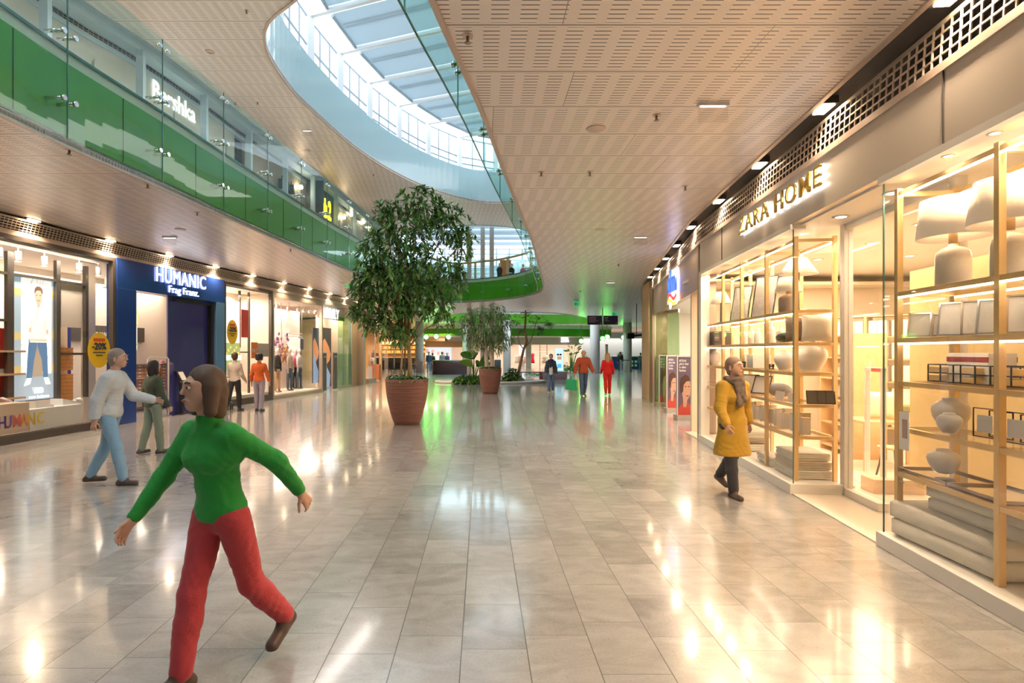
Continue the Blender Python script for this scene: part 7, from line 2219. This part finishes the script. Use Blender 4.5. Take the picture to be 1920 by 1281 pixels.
    T = [(pel + Vector((-.05 * s, 0, 0.02)), pel + Vector((.05 * s, 0, .02)), .10 * s + e, .10 * s + e, .9), (pel, waist, pw * s + e, .108 * s + e, .8), (waist, chest, .108 * s + e, cw * s + e, .8),
         (tor(-.07, .01, .38), tor(.07, .01, .38), .112 * s + e, .112 * s + e, .82), (tor(-shw + .03, .0, .455), tor(shw - .03, 0, .455), .058 * s + e * .6, .058 * s + e * .6, 1), (neckb, tor(0, 0, .545), .064 * s + e * .5, .062 * s + e * .4)]
    if topkind == 'coat':
        fw_ = (J[0][1] + J[1][1]) / 2
        T += [(pel, Vector((-.04, fw_.y * .6, pel.z - .40 * s)), .13 * s + e, .17 * s + e, .85), (pel, Vector((.04, fw_.y * .6, pel.z - .40 * s)), .13 * s + e, .17 * s + e, .85)]
    if female: T += grow([(tor(-.06, -.07, .33), tor(.06, -.07, .33), .055 * s, .055 * s, 1, .06)], e * .6)
    for i in (0, 1):
        so, el, wr, fo = A_[i]
        wr2 = el.lerp(wr, .93)
        T += [(so, el, .052 * s + e * .9, .042 * s + e * .8), (el, wr2, .042 * s + e * .8, .030 * s + e * .75)]
    cuts = [((0, 0, pel.z + tk[2] * s), (0, 0, -1)), (tuple(tor(0, 0, .56 if topkind != 'sweater' else .575)), (0, -math.sin(L_), math.cos(L_)))]
    if top: sdf_mesh({'jacket': 'jacket', 'sweater': 'sweater', 'coat': 'coat', 'shirt': 'shirt'}[topkind], T, top, root, h=res, k=.03, cuts=cuts, fold=.004 if topkind != 'shirt' else .002)
    if bottom:
        G_ = grow(legs, .014) + [(pel + Vector((-.045 * s, 0, 0)), pel + Vector((.045 * s, 0, 0)), .115 * s, .115 * s, .9), (pel, waist, .12 * s, .112 * s, .82)]
        for i in (0, 1):
            kn, an = J[i][1], J[i][2]
            G_ += [(kn, an + (kn - an) * .06, .066 * s, .058 * s)]
        sdf_mesh('trousers', G_, bottom, root, h=res, k=.022, cuts=[((0, 0, waist.z + .02), (0, 0, 1))], fold=.0035)
    if shoes:
        for i in (0, 1):
            hip, kn, an, heel, toe = J[i]
            sdf_mesh('shoe', [(an + Vector((0, 0, .015)), heel, .042 * s, .038 * s), (heel, toe, .038 * s, .036 * s), (heel + Vector((0, 0, -.008)), toe + Vector((0, 0, -.008)), .034 * s, .036 * s), (an + Vector((0, -.02, .0)), heel.lerp(toe, .5), .038 * s, .036 * s)], shoes, root, h=res * .8, k=.015, cuts=[((0, 0, max(.0, min(heel.z, toe.z) - .028 * s)), (0, 0, -1))])
    if hair:
        Hh = [(hd(0, .03, .055), hd(0, .03, .02), .096 * s, .094 * s, 1.08)]
        cts = []
        if hairstyle == 'short':
            Hh += [(hd(0, .05, .0), hd(0, .055, -.05), .082 * s, .06 * s)]
        elif hairstyle == 'curly':
            for k_ in range(26):
                a = k_ * 2.4; zz_ = .11 - .16 * (k_ / 26); r_ = .085
                Hh.append((hd(r_ * math.cos(a), .03 + r_ * abs(math.sin(a)) * 1.0, zz_), hd(r_ * math.cos(a) * 1.05, .03 + r_ * abs(math.sin(a)), zz_ - .01), .034 * s, .034 * s, 1, .012))
        elif hairstyle == 'bob':
            for sd in (-1, 1): Hh += [(hd(sd * .07, .02, .03), hd(sd * .085, .01, -.10), .045 * s, .035 * s)]
            Hh += [(hd(0, .06, .0), hd(0, .07, -.11), .085 * s, .065 * s)]
        elif hairstyle == 'long':
            for sd in (-1, 1): Hh += [(hd(sd * .06, .03, .02), hd(sd * .08, .04, -.2), .05 * s, .04 * s)]
            Hh += [(hd(0, .06, .0), hd(0, .095, -.24), .085 * s, .07 * s)]
        sdf_mesh('hair', Hh, hair, root, h=res * .8, k=.02, sub=[(tuple(hd(0, -.10, -.0)), tuple(hd(0, -.11, -.12)), .088 * s, .085 * s), (tuple(hd(0, -.12, .04)), tuple(hd(0, -.13, 0)), .078 * s, .08 * s)], fold=.002)
    if face:
        for sd in (-1, 1):
            m_ = MB(); m_.ell(tuple(hd(sd * .033, -.083, .028)), (.015 * s, .008 * s, .009 * s), 10); m_.build('eye', M_eyew, root)
            m_ = MB(); m_.ell(tuple(hd(sd * .033, -.090, .028)), (.007 * s, .004 * s, .007 * s), 8); m_.build('pupil', M_eye, root)
            m_ = MB(); m_.tube([hd(sd * .018, -.093, .052), hd(sd * .035, -.094, .058), hd(sd * .052, -.082, .052)], .005 * s, 6); m_.build('eyebrow', hair or M_eye, root)
        m_ = MB(); m_.ell(tuple(hd(0, -.092, -.043)), (.022 * s, .006 * s, .006 * s), 10); m_.build('mouth', M_lip, root)
    if scarf:
        sc_ = []
        for k_ in range(14):
            a = 2 * PI * k_ / 14; a2 = 2 * PI * (k_ + 1) / 14
            rr = .092
            sc_.append((tor(rr * math.cos(a), -.01 + rr * .9 * math.sin(a), .545 + .012 * math.sin(3 * a)), tor(rr * math.cos(a2), -.01 + rr * .9 * math.sin(a2), .545 + .012 * math.sin(3 * a2)), .038 * s, .038 * s))
        sc_ += [(tor(-.03, -.11, .50), tor(-.02, -.155, .25), .048 * s, .04 * s, .6), (tor(.03, -.12, .50), tor(.05, -.15, .30), .045 * s, .04 * s, .6)]
        sdf_mesh('scarf', sc_, scarf, root, h=res * .8, k=.02, fold=.005)
    if inner:
        sdf_mesh('shirt', [(tor(0, -.105, .47), tor(0, -.115, .1), .055, .075, .5), (tor(0, -.10, .1), tor(0, -.10, -.03), .075, .085, .5)], inner, root, h=res, k=.02)
    return root, J, A_
def cl(name, c, **k): return mat('cloth_' + name, c, .85, bump=.25, bscale=90, sheen=.15, **k)
M_hbrown = mat('hair_brown', (.10, .055, .035), .6, noise=.3, nscale=30); M_hdark = mat('hair_black', (.025, .018, .018), .6); M_hblond = mat('hair_blond', (.55, .36, .16), .6, noise=.25, nscale=25); M_hgrey = mat('hair_grey', (.30, .24, .20), .7)
M_jean = cl('jeans', (.12, .20, .34)); M_ljean = cl('light_jeans', (.24, .40, .56)); M_djean = cl('dark_jeans', (.07, .11, .20))
M_shoeb = mat('brown_shoes', (.09, .055, .045), .5); M_shoeg = mat('grey_shoes', (.05, .05, .055), .5); M_shoew = mat('white_shoes', (.75, .72, .70), .5)
def pos(px, py): x, y = gp(px, py); return (x, y)
# near: figure in green sweater and red trousers
person(pos(415, 1268), R(-24), 1.66, 'large person in a green sweater and red trousers striding past in the left foreground', thigh=(16, -18), knee=(6, 24), arm=(20, -50), abd=(24, 24), elbow=(16, 14), lean=8, head_turn=-15,
       hair=M_hbrown, hairstyle='bob', top=cl('green', (.02, .30, .04)), bottom=cl('red_trousers', (.52, .05, .06)), shoes=M_shoeb, topkind='sweater', res=.008, female=True, footpitch=(-8, 28))
# man in white jacket
person(pos(206, 908), R(100), 1.78, 'person in a pale grey jacket and light blue jeans by the shoe shop', thigh=(16, -12), knee=(5, 14), arm=(-20, 30), abd=(10, 10), elbow=(15, 45), lean=6,
       hair=M_hgrey, top=cl('pale_grey', (.58, .60, .62)), bottom=M_ljean, shoes=M_shoeb, topkind='jacket', res=.010, tight=.012)
person(pos(287, 850), R(150), 1.57, 'dark haired person in a dark coat and grey green trousers behind the pale jacket', thigh=(8, -8), knee=(4, 8), arm=(10, -10), elbow=(20, 15), hair=M_hdark, hairstyle='bob',
       top=cl('dark_olive', (.055, .075, .05)), bottom=cl('grey_green', (.20, .25, .20)), shoes=M_shoeg, topkind='jacket', res=.011, female=True)
# pair by the shop window
person(pos(440, 771), R(172), 1.70, 'person in a cream sweater and black trousers, seen from behind at the window', thigh=(10, -18), knee=(4, 10), arm=(12, 14), elbow=(30, 30), hair=M_hbrown, top=cl('cream_sweater', (.70, .60, .50)),
       bottom=M_blackcl, shoes=M_shoeg, topkind='sweater', res=.013, female=True, face=False, tight=.01)
person(pos(486, 771), R(182), 1.67, 'person in an orange sweater and lilac grey trousers, seen from behind at the shop window', thigh=(-3, 4), knee=(3, 3), arm=(4, 4), abd=(18, 16), elbow=(12, 10), hair=M_hdark, hairstyle='curly', top=cl('orange_sweater', (.72, .13, .02)),
       bottom=cl('lilac_trousers', (.36, .30, .36)), shoes=M_shoeg, topkind='sweater', res=.013, female=True, face=False, tight=.008)
# yellow coat
person(pos(1373, 928), R(14), 1.66, 'woman in a long mustard coat and patterned dark scarf walking past the home shop', thigh=(12, -14), knee=(5, 26), arm=(14, -28), abd=(18, 26), elbow=(28, 30), lean=2, head_turn=18, hair=mat('hair_greybrown', (.26, .18, .13), .7, noise=.3, nscale=20), hairstyle='short',
       top=cl('mustard', (.44, .26, .02)), bottom=cl('charcoal', (.035, .035, .045)), shoes=M_shoeb, topkind='coat', res=.009, female=True, scarf=mat('patterned_scarf', (.16, .12, .10), .9, noise=.9, nscale=22), footpitch=(0, 25))
# the three in the middle distance
person(pos(1033, 738), R(-6), 1.62, 'woman in a dark open jacket, white top and navy scarf walking towards us', thigh=(10, -10), knee=(4, 14), arm=(6, -8), abd=(14, 14), elbow=(30, 26), hair=M_hgrey, hairstyle='short', top=cl('slate', (.05, .06, .075)), bottom=M_jean, shoes=M_shoew, topkind='jacket', res=.014, female=True,
       inner=M_whitecl, scarf=cl('navy_scarf', (.02, .03, .08)), head_turn=-10, footpitch=(0, 20))
_, _, AA = person(pos(1094, 744), R(4), 1.79, 'man in an orange red puffer jacket and jeans carrying a green shopping bag', thigh=(8, -10), knee=(4, 14), arm=(4, 6), abd=(26, 22), elbow=(6, 40), hair=None, top=cl('orange_red', (.40, .065, .025)), bottom=M_djean, shoes=mat('tan_shoes', (.25, .16, .08), .6), topkind='jacket', res=.014, tight=.02, footpitch=(0, 15))
wr = AA[0][2]; px_ = pos(1094, 744)
q = empty('shopping_bag', (px_[0] + wr.x - .10, px_[1] + wr.y, 0.24), R(8), 'green shopping bag in the hand of the orange jacketed man', 'bag')
m_ = MB(); m_.add([(-.26, -.10, 0.04), (.20, -.10, 0), (.20, .10, 0), (-.26, .10, .04), (-.22, -.07, .46), (.17, -.07, .42), (.17, .07, .42), (-.22, .07, .46)], [(0, 3, 2, 1), (4, 5, 6, 7), (0, 1, 5, 4), (1, 2, 6, 5), (2, 3, 7, 6), (3, 0, 4, 7)]); m_.build('bag_body', cl('bag_green', (.02, .36, .16)), q, bevel=.02)
m_ = MB(); m_.b2(.16, .23, -.09, .09, .02, .42); m_.build('bag_side', cl('bag_lime', (.35, .60, .06)), q)
m_ = MB(); m_.tube([(-.12, 0, .43), (-.04, 0, wr.z - .24 - .12), (.10, 0, wr.z - .24 - .12), (.12, 0, .42)], .012, 6); m_.build('bag_handle', MATS['cloth_bag_green'], q)
person(pos(1139, 742), R(176), 1.68, 'woman with long blond hair in a bright red top and red trousers walking away', thigh=(7, -9), knee=(4, 8), arm=(4, 4), abd=(14, 12), elbow=(22, 40), hair=M_hblond, hairstyle='long', top=cl('bright_red', (.78, .015, .015)), bottom=MATS['cloth_bright_red'], shoes=M_shoew, topkind='jacket', res=.014, female=True, face=False)
# distant visitors near the cafe and the far counter
far_p = [(804, 697, 49, 0, M_jean, M_hdark, 'in a dark top near the round column'), (811, 696, 50, 160, M_djean, M_hdark, 'in black beside the photo wall'), (829, 697, 49, 200, M_blackcl, M_hbrown, 'in grey near the dark curved counter'), (838, 695, 51, 20, M_blackcl, M_hdark, 'in navy left of the dark curved counter'), (1163, 698, 49, 170, M_blackcl, M_hbrown, 'in black at the far bar table'), (1201, 694, 54, 180, M_djean, M_hdark, 'in dark clothes at the far blue counter')]
tops = [cl('far_navy', (.04, .06, .12)), M_blackcl, cl('far_grey', (.22, .22, .24)), MATS['cloth_far_navy'], M_blackcl, cl('far_slate', (.10, .11, .13))]
for i, (px, py, D, rz, bt_, hr_, lb) in enumerate(far_p):
    x = (px - VX) / F * D
    person((x, D), R(rz), 1.62 if i % 2 else 1.72, 'distant person ' + lb, thigh=(5, -5), arm=(8, -8), elbow=(20, 30), hair=hr_, top=tops[i], bottom=bt_, shoes=M_shoeg, topkind='jacket', res=.022, face=False, hands=False)
# pushchair by the shop window
x, y = pos(418, 768)
q = empty('pushchair', (x, y, 0), R(200), 'dark pushchair with a rounded hood beside the person in the cream sweater', 'pushchair')
for sx in (-.24, .24):
    for sy, r_ in ((-.32, .09), (.3, .13)):
        M_r = Matrix.Rotation(PI / 2, 3, 'Y'); m_ = MB(); m_.lathe([(r_ * .6, -.02), (r_, -.02), (r_, .02), (r_ * .6, .02)], (0, 0, 0), 20); m_.v = [tuple(M_r @ Vector(v) + Vector((sx, sy, r_))) for v in m_.v]; m_.build('wheel', M_black, q)
m_ = MB(); m_.tube([(-.22, .3, .13), (-.22, -.3, .5), (-.22, .5, 1.0), (.22, .5, 1.0), (.22, -.3, .5), (.22, .3, .13)], .014, 6); m_.build('frame', M_darkframe, q)
m_ = MB(); m_.lathe([(.24, .35), (.27, .5), (.25, .6)], (0, 0, 0), 18, 1, 1.2); m_.build('seat', M_blackcl, q); m_ = MB(); m_.ell((0, .1, .62), (.25, .28, .25), 18); m_.build('hood', cl('hood_dark', (.05, .05, .04)), q)
